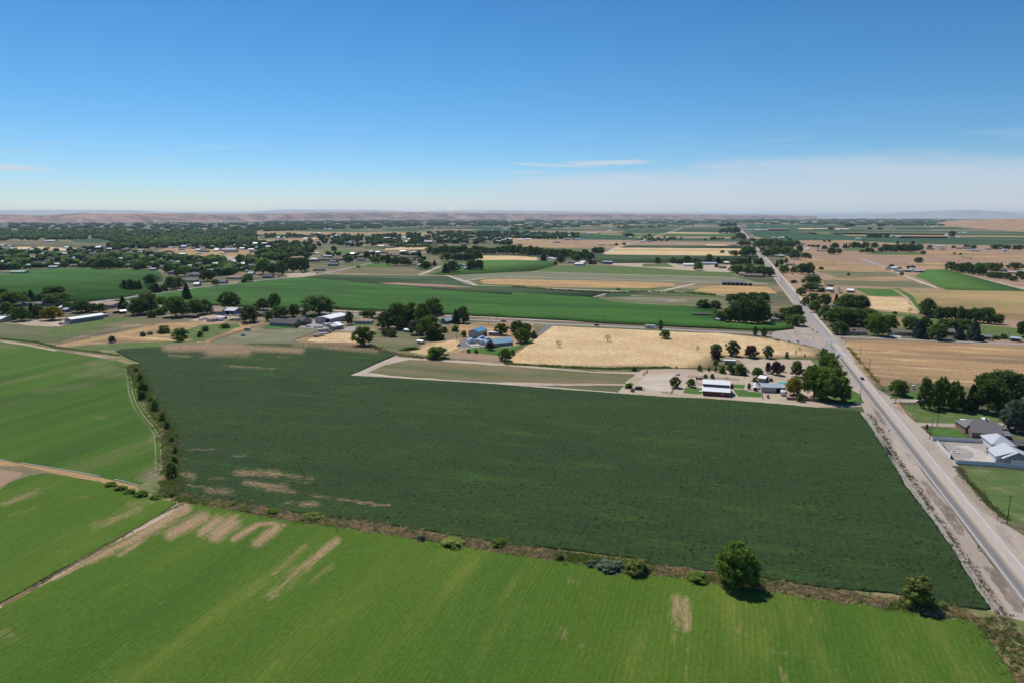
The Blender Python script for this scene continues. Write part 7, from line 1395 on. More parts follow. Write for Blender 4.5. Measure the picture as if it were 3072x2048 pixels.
for k, (x, y, c_, kd, lab) in enumerate(((870, 655, P_w, 'pickup', 'white truck behind the short camper'), (940, 630, P_r, 'pickup', 'rusty red pickup in the trailer yard row'), (990, 590, P_s, 'sedan', 'silver car in the trailer yard row'), (1050, 575, P_g, 'suv', 'grey car at the head of the trailer yard row'), (1480, 300, P_s, 'suv', 'silver car under the tree beside the tan roofed bungalow'))): vehicle(kd, 'B2', x, y, .5, c_, lab)
for x, y, c_, kd, a_, lab in ((1160, 440, P_n, 'suv', .3, 'dark blue car before the machine shed'), (1235, 435, P_s, 'suv', .3, 'silver car before the machine shed'), (1385, 440, P_w, 'suv', .35, 'white car on the drive by the machine shed'), (580, 560, P_w, 'van', .4, 'white van at the end of the machinery yard'), (680, 530, P_be, 'van', .4, 'beige van beside the steel sheets'),
                            (1420, 560, P_gr, 'pickup', .1, 'green pickup on the grass below the machine shed'), (1570, 430, P_w, 'pickup', .2, 'white pickup at the open machine shed gable')): vehicle(kd, 'B1', x, y, a_, c_, lab)
boxy('camper', 'B1', 1125, 570, .35, 6, 2.4, 2.8, P_w, 'white camper at the corner of the mobile home', 'camper'); boxy('trailer', 'B1', 1610, 560, .1, 7.5, 2.4, 2.3, P_s, 'silver horse trailer on the grass below the machine shed', 'trailer'); boxy('camper', 'B1', 1830, 830, .1, 5.5, 2.3, 2.5, P_be, 'old beige camper at the fenced pasture corner', 'camper')
boxy('camper', 'M2', 900, 618, .1, 4.2, 1.9, 1.3, P_b, 'low blue feed bin in the fenced pasture', 'bin')
for x, y, c_, kd, lab in ((350, 815, P_s, 'suv', 'silver car under the parking yard grove'), (410, 812, P_w, 'suv', 'white car under the parking yard grove'), (520, 820, P_w, 'van', 'white van at the edge of the parking yard'), (655, 825, P_k, 'pickup', 'black pickup alone on the parking yard'), (890, 828, P_g, 'pickup', 'grey pickup at the lane end of the parking yard'), (210, 900, P_b, 'pickup', 'blue pickup beside the long dark roofed house'), (1265, 700, P_w, 'sedan', 'white car beside the dark two storey farmhouse')): vehicle(kd, 'B5', x, y, .1, c_, lab)
for x, y, c_, kd, lab in ((1115, 1068, P_be, 'van', 'beige van parked on the village lane'), (1180, 900, P_w, 'van', 'white van before the largest hipped house'), (770, 1070, P_s, 'suv', 'silver car behind the lane conifers'), (1880, 1000, P_w, 'sedan', 'white car by the clipped lane hedge')): vehicle(kd, 'B4', x, y, .15, c_, lab)
for x, y, c_, kd, lab in ((1830, 810, P_k, 'pickup', 'black pickup in the vehicle yard north of the junction'), (1790, 715, P_w, 'van', 'white van in the vehicle yard north of the junction'), (1810, 760, P_s, 'van', 'silver van in the vehicle yard north of the junction'), (1660, 800, P_g, 'suv', 'grey car by the blue grey yard house'), (660, 440, P_w, 'sedan', 'white car at the edge of the upper highway yard'), (455, 345, P_s, 'sedan', 'silver car on the highway verge by the grove'), (860, 430, P_n, 'suv', 'dark car before the sheds north of the junction')): vehicle(kd, 'C6', x, y, EW, c_, lab)
vehicle('suv', 'B8', 930, 975, 0, P_w, 'white car in the dusty sheds yard'); vehicle('pickup', 'B8', 990, 975, 0, P_r, 'red pickup in the dusty sheds yard'); vehicle('suv', 'M5', 1160, 225, EW, P_s, 'silver car beside the corner house'); vehicle('suv', 'A8', 1450, 735, .1, P_g, 'grey car before the long white roofed barn'); vehicle('suv', 'A8', 1570, 730, .1, P_s, 'silver car before the long white roofed barn, by its gable')
# red mower tractor, utility cart, small tractor
def tractor(name, reg, x, y, ang, col, label, s=1.0, cat='tractor'):
    g = G(*full(reg, x, y)); r = link(name, None, None, (g.x, g.y, .05), ang); r.scale = (s, s, s); tag(r, label, cat)
    MB().prism([(0, .6), (1.6, .6), (1.65, 1.1), (0, 1.25)], -.35, .35, 'y').build('hood', col, r); MB().prism([(-1.1, .6), (.1, .6), (.0, 1.9), (-.9, 1.9)], -.5, .5, 'y').build('cab', M_glass, r); MB().box(-1.1, -.6, 1.9, .2, .6, 2.0).build('roof', col, r)
    for yy in (-.65, .65): MB().tube((-.6, yy - .15, .65), (-.6, yy + .15, .65), .65, n=14).build('rear_wheel', m_tyre, r); MB().tube((1.2, yy * .9 - .1, .4), (1.2, yy * .9 + .1, .4), .4, n=12).build('front_wheel', m_tyre, r)
    return r
tractor('tractor', 'A4', 375, 735, EW + 1.2, P_r, 'small red tractor parked beside the black van', 1.0)
tractor('utility_cart', 'A3', 425, 725, AR + math.pi, P_g, 'grey golf cart parked on the gravel court', .9, 'cart')
tractor('tractor', 'B7', 0, 0, 0, P_gr, 'x') if False else None
tractor('tractor', 'F3', 978, 832, 0, P_gr, 'dark tractor standing on the dirt lane beside the golden grass', 1.9)
# ------------------------------------------------------------------ fences
m_post = plain('weathered_post', (.16, .125, .10), .9); m_vinyl = plain('white_vinyl', (.72, .72, .73), .45, var=.03); m_board = plain('brown_boards', (.30, .145, .085), .8); m_pipe = plain('rusty_pipe', (.22, .11, .08), .7)
def fence(name, line, kind, label, sp=2.4, hh=1.4, maxp=290):
    root = link(name, None, None, line[0]); tag(root, label, 'fence'); o = line[0]; T = sum((b - a).length for a, b in zip(line, line[1:])); sp = max(sp, T / maxp)
    mats = {'rail': (m_post, m_post), 'pipe': (m_pipe, m_pipe), 'vinyl': (m_vinyl, m_vinyl), 'board': (m_board, m_board), 'wire': (m_post, m_post)}[kind]
    pm = MB().box(-.09, -.09, 0, .09, .09, hh + .08).mesh('post', mats[0]); rails = {}
    for a, b in zip(line, line[1:]):
        L = (b - a).length; n = max(1, round(L / sp)); ang = math.atan2(b.y - a.y, b.x - a.x); s = L / n
        key = round(s, 3)
        if key not in rails:
            if kind in ('vinyl', 'board'): rails[key] = [MB().box(.1, -.03, .05, s - .1, .03, hh).mesh('panel', mats[1])]
            elif kind == 'wire': rails[key] = [MB().tube((0, 0, z), (s, 0, z), .02, n=3).mesh('wire', mats[1]) for z in (.5, 1.1)]
            else: rails[key] = [MB().box(.0, -.04, z, s, .04, z + .13).mesh('rail', mats[1]) for z in ((.45, 1.05) if kind == 'rail' else (.35, .8, 1.25))]
        for k in range(n + 1):
            p = a.lerp(b, k / n) - o; link('post', pm, root, p, ang)
            if k < n:
                for m in rails[key]: link(m.name.split('.')[0], m, root, p, ang)
    return root
fence('vinyl_fence', pts('A5', 345, 585, 1420, 640, 1950, 668, 2700, 712), 'vinyl', 'long white vinyl wall between the brick ranch house and the gravel court', 2.4, 1.9)
fence('vinyl_fence', pts('A5', 440, 660, 735, 980), 'vinyl', 'white vinyl wall along the highway side of the gravel court', 2.4, 1.9)
fence('vinyl_fence', pts('A5', 850, 1095, 1700, 1150, 2700, 1250), 'vinyl', 'white vinyl wall between the gravel court and the green pasture', 2.4, 1.8)
fence('vinyl_fence', pts('A5', 1425, 640, 1560, 710), 'vinyl', 'short white vinyl wall joining the pale roofed house', 2.4, 1.8)
fence('rail_fence', pts('A6', 110, 725, 300, 970, 430, 1060), 'rail', 'weathered rail fence along the highway side of the pasture', 2.2, 1.3)
fence('rail_fence', pts('A6', 110, 725, 560, 760, 1050, 800, 1500, 850), 'rail', 'post fence between the driveway and the pasture trees', 2.6, 1.3)
fence('rail_fence', pts('A6', 510, 1150, 560, 1190, 650, 1260), 'rail', 'short dark rail fence beside the leaning utility pole', 2.0, 1.2)
fence('board_fence', pts('A3', 850, 690, 870, 770, 1130, 785, 1600, 810), 'board', 'brown board fence under the elms by the farm lane', 2.4, 1.7)
fence('board_fence', pts('A3', 268, 620, 300, 770), 'rail', 'dark fence between the lawn and the gravel court', 2.2, 1.5)
fence('pipe_corral', pts('A1', 105, 1025, 740, 1065, 940, 1075, 1310, 1110), 'pipe', 'rusty pipe corral behind the red barn', 3, 1.3)
fence('pipe_fence', pts('A4', 1052, 775, 1275, 790, 1345, 665), 'pipe', 'rusty pipe fence round the dry grass corner', 2.6, 1.3)
fence('pipe_fence', pts('A4', 610, 360, 720, 290, 720, 230, 620, 225), 'pipe', 'rusty pipe pen at the weedy corner', 2.6, 1.3)
fence('wire_fence', pts('M2', 520, 695, 880, 562, 1180, 470), 'rail', 'dark fence along the fenced pasture slope', 4, 1.2)
fence('wire_fence', pts('M2', 1500, 672, 1800, 562), 'rail', 'post fence between the pasture and the dry field', 4, 1.2)
fence('wire_fence', pts('M2', 1090, 530, 1300, 545, 1500, 525), 'rail', 'pale fence round the grey farmhouse lawn', 4, 1.1)
fence('wire_fence', pts('A7', 300, 830, 700, 880, 1230, 915), 'rail', 'post fence below the blue roofed house lawn', 4, 1.2)
fence('wire_fence', pts('A7', 1520, 900, 1750, 730, 2000, 600, 2150, 440), 'rail', 'post fence between the lawn and the stubble field', 4, 1.2)
fence('wire_fence', pts('M1', 700, 720, 1100, 620, 1500, 540, 1800, 490), 'rail', 'thin post fence across the dry slope', 5, 1.2)
# garden hedge, clipped
hd = crown_mesh('shrub', 31)
g0 = G(*full('M3', 900, 778)); hb = link('hedge', hd, None, (g0.x, g0.y, 0)); hb.scale = (21, 8, 2.4); hb.rotation_euler = (0, 0, .35); hb.material_slots[0].link = 'OBJECT'; hb.material_slots[0].material = LM['o']; tag(hb, 'clipped green hedge block in the weedy pasture', 'hedge')
# ------------------------------------------------------------------ poles, wires, signs
m_wood = plain('pole_wood', (.10, .065, .05), .9, .1, var=.25, scale=2); m_ins = plain('insulator', (.6, .6, .58), .3); m_galv = plain('galvanised', (.32, .33, .34), .5, metal=.5)
POLES = []
def pole(reg, x, yb, yt, label, arm=1, lean=0.0, ang=None, arms=2.2):
    g = G(*full(reg, x, yb)); hh = top_z(full(reg, x, yt)[1], g); hh = min(max(hh, 4), 14)
    r = link('utility_pole', None, None, g, (-RAZ if ang is None else ang)); tag(r, label, 'utility pole'); r.rotation_euler.y = lean
    MB().tube((0, 0, -.1), (0, 0, hh), .17, .11, 8).build('pole', m_wood, r)
    if arm:
        MB().box(-arms / 2, -.06, hh - .55, arms / 2, .06, hh - .42).build('crossarm', m_wood, r)
        for q in (-arms / 2 + .1, 0, arms / 2 - .1): MB().tube((q, 0, hh - .42 if q else hh), (q, 0, hh - .17 if q else hh + .2), .05).build('insulator', m_ins, r)
    POLES.append((g, hh)); return r
p1 = pole('N1', 1035, 492, 300, 'tall utility pole with crossarm beside the orange warning sign')
p2 = pole('A5', 280, 560, 100, 'leaning utility pole at the corner of the white vinyl wall', lean=.06)
MB().tube((.35, 0, 8.2), (.35, 0, 9.3), .24, n=10).build('transformer', m_ins, p2)
pole('A6', 40, 715, 440, 'utility pole between the driveway and the low spreading tree')
pole('M7', 330, 615, 435, 'thin utility pole on the little lawn beside the highway', 0)
pole('M7', 437, 290, 105, 'utility pole in the dry field opposite the tall elms')
pole('M6', 325, 968, 785, 'utility pole in the dry field nearest the junction')
pole('M6', 103, 715, 590, 'utility pole at the junction corner'); pole('M5', 622, 356, 255, 'utility pole on the canal road beside the corn corner')
pole('M4', 1228, 485, 362, 'utility pole beside the canal road above the middle of the stubble'); pole('M3', 1930, 430, 300, 'utility pole beside the canal road above the blue roof'); pole('M3', 1822, 488, 350, 'utility pole behind the blue roofed shop')
pole('M3', 1655, 455, 360, 'utility pole on the canal road beside the dark conifer'); pole('M3', 1448, 685, 560, 'wooden yard light pole beside the blue roofed farm driveway', 0); pole('M3', 435, 330, 255, 'utility pole at the corn edge above the bungalow'); pole('M3', 232, 400, 310, 'utility pole beside the tan roofed bungalow')
pole('M2', 540, 305, 222, 'utility pole on the lane above the cream house'); pole('M1', 1062, 245, 155, 'utility pole at the village yard corner'); pole('M1', 1215, 220, 135, 'utility pole beside the village lane'); pole('M1', 718, 290, 205, 'utility pole among the village edge trees')
pole('C6', 625, 635, 510, 'utility pole on the highway verge north of the junction'); pole('C6', 878, 1062, 985, 'utility pole west of the highway near the junction'); pole('C6', 1683, 285, 180, 'utility pole standing in the dry strip field'); pole('C1', 1528, 1105, 1000, 'utility pole beside the dark track'); pole('C1', 675, 1100, 985, 'second utility pole in the dry strip field'); pole('C2', 728, 1130, 1040, 'utility pole at the head of the gravel lane')
pole('M6', 2165, 705, 580, 'thin pole with lamp at the end of the side road', 0); pole('A6', 785, 1145, 870, 'thin lamp pole beside the brick ranch driveway', 0)
pole('M6', 945, 560, 425, 'tall thin aerial mast behind the hipped house', 0)
def wire(a, b, sag, label, off=0.0, r=.022):
    pa = Vector((a[0].x, a[0].y, a[1] - .2)) + RN * off; pb = Vector((b[0].x, b[0].y, b[1] - .2)) + RN * off; mb = MB(); n = 10
    P = [pa.lerp(pb, i / n) - Vector((0, 0, sag * 4 * (i / n) * (1 - i / n))) for i in range(n + 1)]
    for q, s in zip(P, P[1:]): mb.tube(q, s, r, n=3)
    tag(mb.build('power_line', m_galv), label, 'power line')
ph = lambda p: (p.location.copy(), [c_ for c_ in p.children if c_.name.startswith('pole')][0].data.vertices[-1].co.z)
far_e = (along(-280, 19), 11.5)
for k, off in enumerate((-1, 1)):
    wire(ph(p1), ph(p2), 1.4, ('lower' if k else 'upper') + ' wire from the vinyl wall pole to the pole by the warning sign', off)
    wire(ph(p1), far_e, 1.4, ('lower' if k else 'upper') + ' wire running on from the warning sign pole beside the highway', off)
wl_ = [p for p in COL.objects if p.get('category') == 'utility pole' and 'canal road' in p.get('label', '')]; wl_.sort(key=lambda q: q.location.x)
for i, (q, s) in enumerate(zip(wl_, wl_[1:])): wire(ph(q), ph(s), 1.5, f'{ORD[i]} span from the west of the canal road power line', 0, .03)
def sign(reg, x, yb, kind, label, ang=None, s=1.0, cat='road sign', hh=None):
    g = G(*full(reg, x, yb)); r = link('road_sign', None, None, g, (-RAZ if ang is None else ang)); tag(r, label, cat); hh = hh or 2.6
    MB().box(-.05, -.05, 0, .05, .05, hh).build('post', m_wood, r)
    if kind == 'diamond': MB().add([(0, -.08, hh - .95), (.62, -.08, hh - .33), (0, -.08, hh + .29), (-.62, -.08, hh - .33), (0, -.05, hh - .95), (.62, -.05, hh - .33), (0, -.05, hh + .29), (-.62, -.05, hh - .33)], [(0, 1, 2, 3), (7, 6, 5, 4), (0, 4, 5, 1), (1, 5, 6, 2), (2, 6, 7, 3), (3, 7, 4, 0)]).build('panel', plain('sign_orange', (.50, .20, .02), .5), r); MB().box(-.16, -.095, hh - .55, .16, -.082, hh - .12).build('symbol', M_black, r)
    if kind == 'square': MB().box(-.38 * s, -.08, hh - .8, .38 * s, -.05, hh).build('panel', m_galv, r)
    if kind == 'wide': MB().box(-1.3 * s, -.08, hh - .6, 1.3 * s, -.05, hh).build('panel', plain('sign_back', (.12, .10, .10), .6), r); MB().box(1.0 * s, -.04, 0, 1.08 * s, .04, hh).build('second_post', m_wood, r)
    if kind == 'shields': MB().box(-.8, -.08, hh - .5, .8, -.05, hh).build('panel', plain('sign_back', (.06, .06, .08), .6), r); MB().box(-.35, -.08, hh - 1.3, .35, -.05, hh - .55).build('lower_panel', plain('sign_dark', (.05, .055, .09), .6), r)
    return r
sign('N1', 970, 478, 'diamond', 'orange diamond warning sign beside the tall utility pole', .35)
sign('M7', 682, 1040, 'square', 'grey backed road sign on the gravel verge beside the irrigation ditch'); sign('A2', 1072, 440, 'wide', 'wide dark destination board in the junction island'); sign('A2', 1192, 492, 'shields', 'dark route marker board stacked on one post at the junction'); sign('A2', 1100, 645, 'square', 'small dark sign in the middle of the junction gravel'); sign('A2', 1410, 725, 'square', 'blue backed sign at the tip of the junction gravel'); sign('A2', 925, 535, 'square', 'thin sign near the side branch of the junction', None, .5); sign('A2', 413, 500, 'square', 'thin sign on the gravel before the junction', None, .5); sign('A2', 918, 665, 'square', 'small dark sign at the stubble side of the curve', None, .8, hh=1.6); sign('A2', 1655, 590, 'square', 'dark sign at the side road corner', None, .9)
# farm board beside the lane mouth
fb = link('notice_board', None, None, G(*full('M7', 268, 668)), -RAZ); tag(fb, 'blank grey board with red brown frame at the farm lane mouth', 'board')
for x in (0, 2.9): MB().box(x - .1, -.1, 0, x + .1, .1, 2.3).build('post', W_brick, fb)
MB().box(.1, -.06, .15, 2.8, .06, 1.5).build('panel', plain('board_grey', (.42, .42, .44), .6), fb); MB().box(-.3, -.15, 2.25, 3.2, .15, 2.45).build('cap', m_board, fb)
def mailbox(reg, x, y, label, n=2):
    g = G(*full(reg, x, y)); r = link('mailbox', None, None, g, AR); tag(r, label, 'mailbox'); MB().box(-.06, -.06, 0, .06, .06, 1.1).build('post', m_wood, r)
    MB().tube((-.35, 0, 1.3), (.35, 0, 1.3), .24, n=10).build('box', P_k, r); MB().box(-.9, -.05, 1.0, .5, .05, 1.1).build('arm', m_wood, r); return r
mailbox('N1', 838, 672, 'black mailbox on the bare verge, closest to the bottom of the highway'); mailbox('M7', 575, 880, 'dark mailbox on the gravel verge below the farm lane mouth'); mailbox('A2', 1508, 715, 'dark mailbox beside the junction stop line')
# white gated irrigation pipe and centre pivot
def pipe(line, label, r=.16, n=6):
    mb = MB()
    for a, b in zip(line, line[1:]): mb.tube(Vector((a.x, a.y, r + .05)), Vector((b.x, b.y, r + .05)), r, n=n)
    return tag(mb.build('irrigation_pipe', M_trim), label, 'pipe')
gp = pts('N2', -900, 985, 0, 1078, 60, 1090, 180, 1106, 700, 1192, 860, 1222, 980, 1248, 1075, 1270, 1185, 1302)
for i, (lab) in enumerate(('white irrigation pipe running off the frame edge', 'first white pipe length on the dry bank', None, 'long white irrigation pipe along the young crop field', 'pale pipe length after the long pipe', None, 'short white pipe before the field corner', 'last white pipe length at the field corner')):
    if lab: pipe([gp[i], gp[i + 1]], lab)
pipe(pts('F2', 1775, 705, 1960, 785), 'white concrete lined pipe along the diagonal farm lane', .4); pipe(pts('F4', 1240, 702, 1545, 812), 'straight white pipeline crossing the dry pasture', .5)
pv = pts('C7', 440, 600, 560, 650, 680, 715, 790, 775, 855, 840, 930, 930); pr = link('centre_pivot', None, None, pv[0]); tag(pr, 'long curved irrigation boom crossing the ripening field', 'irrigation boom')
for a, b in zip(pv, pv[1:]):
    MB().tube((a - pv[0]) + Vector((0, 0, 3.6)), (b - pv[0]) + Vector((0, 0, 3.6)), .16).build('span', m_galv, pr)
for a in pv: q = a - pv[0]; MB().tube(q + Vector((-1.5, 0, 0)), q + Vector((0, 0, 3.6)), .1).tube(q + Vector((1.5, 0, 0)), q + Vector((0, 0, 3.6)), .1).build('tower', m_galv, pr)
gl_ = link('goal_frame', None, None, G(*full('C7', -20 + 30, 560)), 0)
gl_.location = G(*full('F4', 985, 835)); tag(gl_, 'white goal frame on the green playing field', 'goal')
for x in (0, 5): MB().tube((x, 0, 0), (x, 0, 2.4), .1).build('post', M_trim, gl_)
MB().tube((0, 0, 2.4), (5, 0, 2.4), .1).build('crossbar', M_trim, gl_)
# stone ring in the gravel court
rg = link('stone_ring', None, None, G(*full('A5', 838, 842))); tag(rg, 'pale oval stone ring on the gravel court', 'fire ring')
for k in range(20):
    a = k * 2 * math.pi / 20; MB().box(-.24, -.2, 0, .24, .2, .3 + .05 * (k % 3)).build('stone', M_trim, rg, (1.35 * math.cos(a), 1.35 * math.sin(a), 0), a + 1.57)
# cattle
def animal_mesh():
    """cow: one skinned body with trunk, legs, neck and head"""
    V = [(0, 0, 1.05), (.55, 0, 1.08), (.95, 0, 1.15), (1.25, 0, 1.05), (1.5, 0, .8), (1.68, 0, .62), (-.6, 0, 1.1), (-.95, 0, 1.12), (-1.1, 0, .8), (-1.12, 0, .4)]
    E = [(0, 1), (1, 2), (2, 3), (3, 4), (4, 5), (0, 6), (6, 7), (7, 8), (8, 9)]; Rr = [.42, .40, .27, .18, .17, .1, .40, .22, .035, .03]
    for sx_, b_, k in ((.62, 1, 0), (-.8, 6, 1)):
        for sy in (-1, 1):
            i = len(V); V += [(sx_, sy * .24, .8), (sx_ + (.0 if not k else .08), sy * .25, .45), (sx_ - (.02 if not k else .06), sy * .25, .04)]; E += [(b_, i), (i, i + 1), (i + 1, i + 2)]; Rr += [.17 if not k else .2, .08, .06]
    for sy in (-1, 1): V.append((1.28, sy * .24, 1.1)); E.append((3, len(V) - 1)); Rr.append(.05)
    me = bpy.data.meshes.new('cow'); me.from_pydata(V, E, []); o = link('tmp', me); o.modifiers.new('s', 'SKIN'); sub = o.modifiers.new('u', 'SUBSURF'); sub.levels = 1; sub.render_levels = 1
    for i, r in enumerate(Rr): me.skin_vertices[0].data[i].radius = (r, r)
    me.skin_vertices[0].data[0].use_root = True
    dg = bpy.context.evaluated_depsgraph_get(); m2 = bpy.data.meshes.new_from_object(o.evaluated_get(dg)); bpy.data.objects.remove(o); m2.name = 'cow'; m2.materials.clear(); m2.materials.append(plain('black_hide', (.02, .016, .014), .8, .1)); return m2
cow = animal_mesh()
for reg, x, y, a_, lab, gp_ in (('A2', 208, 645, .2, 'black cow farthest along the stubble edge from the junction', 'cattle in the stubble'), ('A2', 278, 660, 3.3, 'black cow walking beside the farthest one', 'cattle in the stubble'), ('A2', 525, 682, 1.2, 'black cow alone near the curve fence', 'cattle in the stubble'), ('A2', 735, 688, 2.0, 'black cow closest to the junction', 'cattle in the stubble')):
    o = link('cow', cow, None, G(*full(reg, x, y)), a_); o.location.z = .15; o.scale = (1.15,) * 3; tag(o, lab, 'cow', gp_)
rc = random.Random(2)
for i, x in enumerate(list(range(1095, 1330, 24))):
    g = G(*full('C2', x, 885 + (x - 1095) * .17 + rc.uniform(-3, 8))); o = link('cow', cow, None, g, rc.uniform(0, 6)); o.scale = (1.2,) * 3; tag(o, 'dark cow in the herd strung across the far dry field', 'cow', 'cattle herd in the far dry field')
for reg, x, y in (('B7', 732, 520), ('B7', 757, 521), ('B7', 785, 520), ('C2', 708, 990), ('C2', 803, 990), ('C2', 1030, 992), ('C2', 1575, 945), ('C2', 2230, 925)):
    o = link('cow', cow, None, G(*full(reg, x, y)), rc.uniform(0, 6)); o.scale = (1.3,) * 3; tag(o, 'single dark cow grazing a far tan field', 'cow', 'scattered cattle in far tan fields')
m_log = plain('dead_wood', (.09, .065, .05), .9)
for i, (x, y, a_) in enumerate(((875, 742, -.3), (950, 762, .15), (1050, 795, 0))):
    o = MB().tube((-1.9, 0, .3), (1.9, 0, .35), .25, .14).tube((.5, 0, .35), (1.5, .3, 1.0), .12, .05).build('fallen_log', m_log, None, G(*full('A2', x, y)), a_); tag(o, ('fallen dead branch in the stubble, ' + ('farthest from', 'middle one before', 'closest to')[i] + ' the junction curve'), 'log', 'fallen branches in the stubble')
# person beside the black van
def person_mesh():
    V = [(0, 0, .95), (0, 0, 1.2), (0, 0, 1.42), (0, 0, 1.55), (.03, 0, 1.68), (.2, 0, 1.42), (.3, .05, 1.15), (.3, .22, .95), (-.2, 0, 1.42), (-.32, .02, 1.15), (-.3, .15, .9), (.1, 0, .9), (.12, .03, .5), (.13, 0, .06), (.13, .14, .03), (-.1, 0, .9), (-.13, -.05, .5), (-.15, -.12, .06), (-.15, .02, .03)]
    E = [(0, 1), (1, 2), (2, 3), (3, 4), (2, 5), (5, 6), (6, 7), (2, 8), (8, 9), (9, 10), (0, 11), (11, 12), (12, 13), (13, 14), (0, 15), (15, 16), (16, 17), (17, 18)]
    Rr = [.15, .14, .16, .06, .11, .06, .045, .035, .06, .045, .035, .09, .065, .045, .04, .09, .065, .045, .04]
    me = bpy.data.meshes.new('person'); me.from_pydata(V, E, []); o = link('tmp', me); o.modifiers.new('s', 'SKIN'); sub = o.modifiers.new('u', 'SUBSURF'); sub.levels = 1; sub.render_levels = 1
    for i, r in enumerate(Rr): me.skin_vertices[0].data[i].radius = (r, r)
    me.skin_vertices[0].data[0].use_root = True
    dg = bpy.context.evaluated_depsgraph_get(); m2 = bpy.data.meshes.new_from_object(o.evaluated_get(dg)); bpy.data.objects.remove(o); m2.name = 'person'; m2.materials.clear(); m2.materials.append(plain('dark_clothes', (.10, .085, .08), .9)); return m2
pe = link('person', person_mesh(), None, G(*full('A4', 655, 722)), .6); tag(pe, 'person in dark clothes standing behind the black van', 'person')
cn = tractor('play_frame', 'B2', 0, 0, 0, P_g, 'x') if False else None
pl = tag(MB().add([(2.2 * math.cos(i * math.pi / 6), 2.2 * math.sin(i * math.pi / 6), z) for z in (0, .7) for i in range(12)], [tuple(range(12, 24))] + [(i, (i + 1) % 12, 12 + (i + 1) % 12, 12 + i) for i in range(12)]).build('paddling_pool', plain('pool_blue', (.03, .42, .55), .4), None, G(*full('A3', 765, 388))), 'round turquoise pool behind the long metal shed', 'pool')
bn = tag(MB().box(-1, -.7, 0, 1, .7, 1.3).build('rubbish_bin', P_k, None, G(*full('A7', 288, 685)), .3), 'black bin at the tip of the blue roofed farm driveway', 'bin')
# ------------------------------------------------------------------ hills
def hill_mat(name, a, b, c_, s1, s2):
    m, t = new_mat(name); pos = nd(t, 'NewGeometry').outputs['Position']
    n1_ = nd(t, 'TexNoise', {'Vector': pos, 'Scale': s1, 'Detail': 6, 'Roughness': .6}).outputs[0]; n2_ = nd(t, 'TexNoise', {'Vector': pos, 'Scale': s2, 'Detail': 5, 'Roughness': .65}).outputs[0]
    col = mixc(t, nd(t, 'MapRange', {0: n1_, 1: .4, 2: .6}).outputs[0], a, b); col = mixc(t, nd(t, 'MapRange', {0: n2_, 1: .48, 2: .68}).outputs[0], col, c_); surf(t, col, .95); return m
h_pink = hill_mat('dry_hill', (.31, .185, .14), (.13, .09, .08), (.42, .29, .20), .0018, .006); h_brown = hill_mat('brown_hill', (.30, .18, .115), (.25, .17, .105), (.36, .245, .15), .0015, .006); h_far = hill_mat('far_mountain', (.38, .37, .34), (.32, .32, .30), (.42, .40, .36), .0003, .001)  # far mountain albedo lightened toward the haze colour so the range fades
def ridge(name, crest, base_py, deep, mat, gully=.0, n=160, m=22, seed=0):
    """crest: (px, py) skyline of a real ridge; its foot lies on row base_py(px); it is deep metres thick"""
    xs = [c_[0] for c_ in crest]; ys = [c_[1] for c_ in crest]; v = []
    for i in range(n + 1):
        px = xs[0] + (xs[-1] - xs[0]) * i / n; py = float(np.interp(px, xs, ys)); b = base_py(px) if callable(base_py) else base_py
        f_ = G(px, b); d = Vector((f_.x, f_.y, 0)).normalized(); D0 = f_.length
        Dc = D0 + deep * .45; r = ray(px, py); k = Dc / math.hypot(r.x, r.y); zc = max(2, H + r.z * k)
        for j in range(m + 1):
            s = j / m; D_ = D0 + deep * s; p = d * D_
            prof = min(1, s / .45) if s < .45 else max(0, 1 - (s - .45) / .55)
            sm = prof * prof * (3 - 2 * prof)
            g_ = noise.fractal((p.x / (deep * .22), p.y / (deep * .22), seed), 1.0, 2.2, 5) * gully
            z = zc * sm * (1 + g_ * (1 - sm) * 1.4) + zc * .04 * noise.noise((p.x / 300, p.y / 300, 2)) * sm
            v.append((p.x, p.y, max(.0, z) - .5 * (sm < .001)))
    f = [(i * (m + 1) + j, (i + 1) * (m + 1) + j, (i + 1) * (m + 1) + j + 1, i * (m + 1) + j + 1) for i in range(n) for j in range(m)]
    return tag(link(name, mesh_np(name, v, f, [mat], True)), kind='structure')
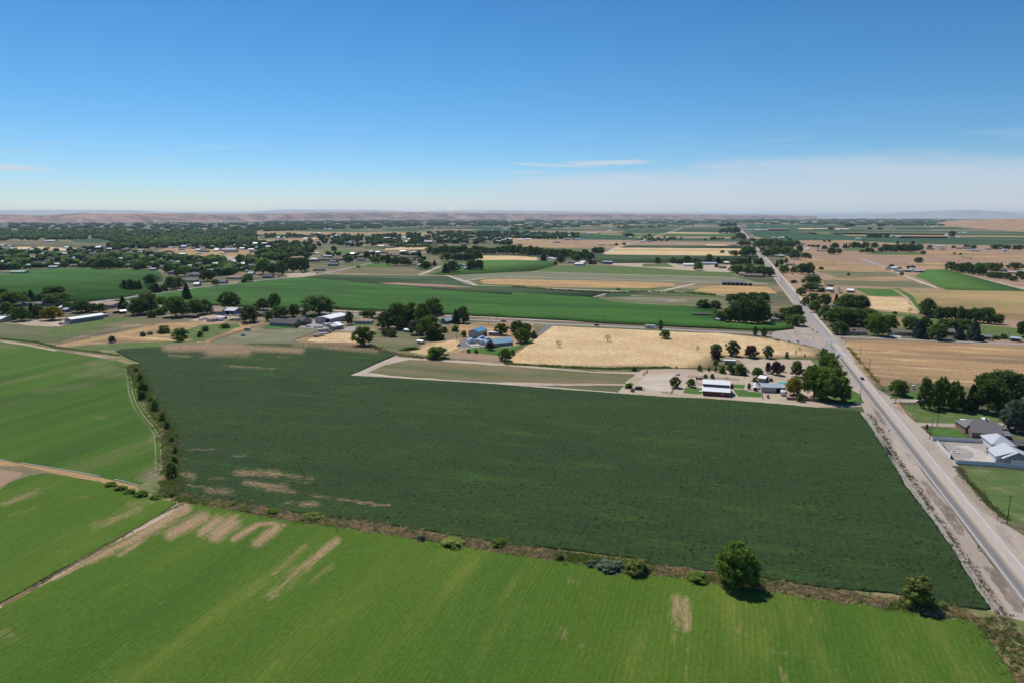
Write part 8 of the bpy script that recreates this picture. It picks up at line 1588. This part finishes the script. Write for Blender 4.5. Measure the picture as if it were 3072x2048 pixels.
ridge('hills', [(-500, 652), (-150, 640), (0, 644), (140, 647), (180, 645), (245, 639), (290, 642), (400, 640.5), (530, 641), (660, 643), (780, 641.5), (900, 639.5), (1040, 637), (1160, 638), (1300, 638.5), (1420, 639), (1560, 640.5), (1700, 641.5), (1900, 643), (2100, 644.5), (2300, 646), (2450, 649)],
      lambda x: np.interp(x, [-500, 0, 250, 800, 1100, 1500, 2000, 2450], [672, 670.5, 670, 665, 661.5, 660.5, 659.5, 658.8]), 2600, h_pink, .95, n=420, m=34, seed=1)
ridge('brown_hill', [(2790, 673), (2850, 663), (2900, 660.5), (2960, 658.5), (3030, 657.5), (3072, 655), (3300, 648), (3700, 640)], lambda x: np.interp(x, [2790, 2850, 3072, 3300, 3700], [675, 681, 697, 700, 704]), 2600, h_brown, .22, n=140, m=26, seed=2)
ridge('far_range', [(-400, 636), (0, 632.5), (50, 631), (300, 630), (450, 632), (490, 636.5), (640, 635), (700, 636), (780, 634), (850, 629), (960, 629.5), (1100, 630), (1180, 633), (1240, 635), (1350, 632), (1500, 631.5), (1700, 634), (1900, 637), (2050, 638), (2200, 641), (2370, 642), (2500, 644), (2600, 643), (2700, 639), (2800, 633), (2870, 630.8), (2930, 629.8), (2955, 634), (2990, 633.5), (3050, 640), (3200, 642), (3500, 640)],
      657.3, 6000, h_far, .3, n=260, m=12, seed=3)
# ------------------------------------------------------------------ haze
hz, t = new_mat('haze_air')
pvn = nd(t, 'VolumePrincipled', {'Color': HAZE_COL + (1,), 'Density': HAZE_D, 'Anisotropy': .25})
nd(t, 'OutputMaterial', {'Volume': pvn.outputs[0]})
hb_ = MB().box(-70000, -600, -1.2, 70000, 72000, HAZE_TOP).build('haze', hz); tag(hb_, kind='stuff')
hb_['label'] = 'thin summer haze over the valley'
for o in COL.objects:
    if 'L' in o: del o['L']
print('trees', TREES[0], 'buildings', NB[0], 'objects', len(COL.objects))

for o in COL.objects:
    if len(o.get('label', '').split()) > 16: print('LONG', o['label'])
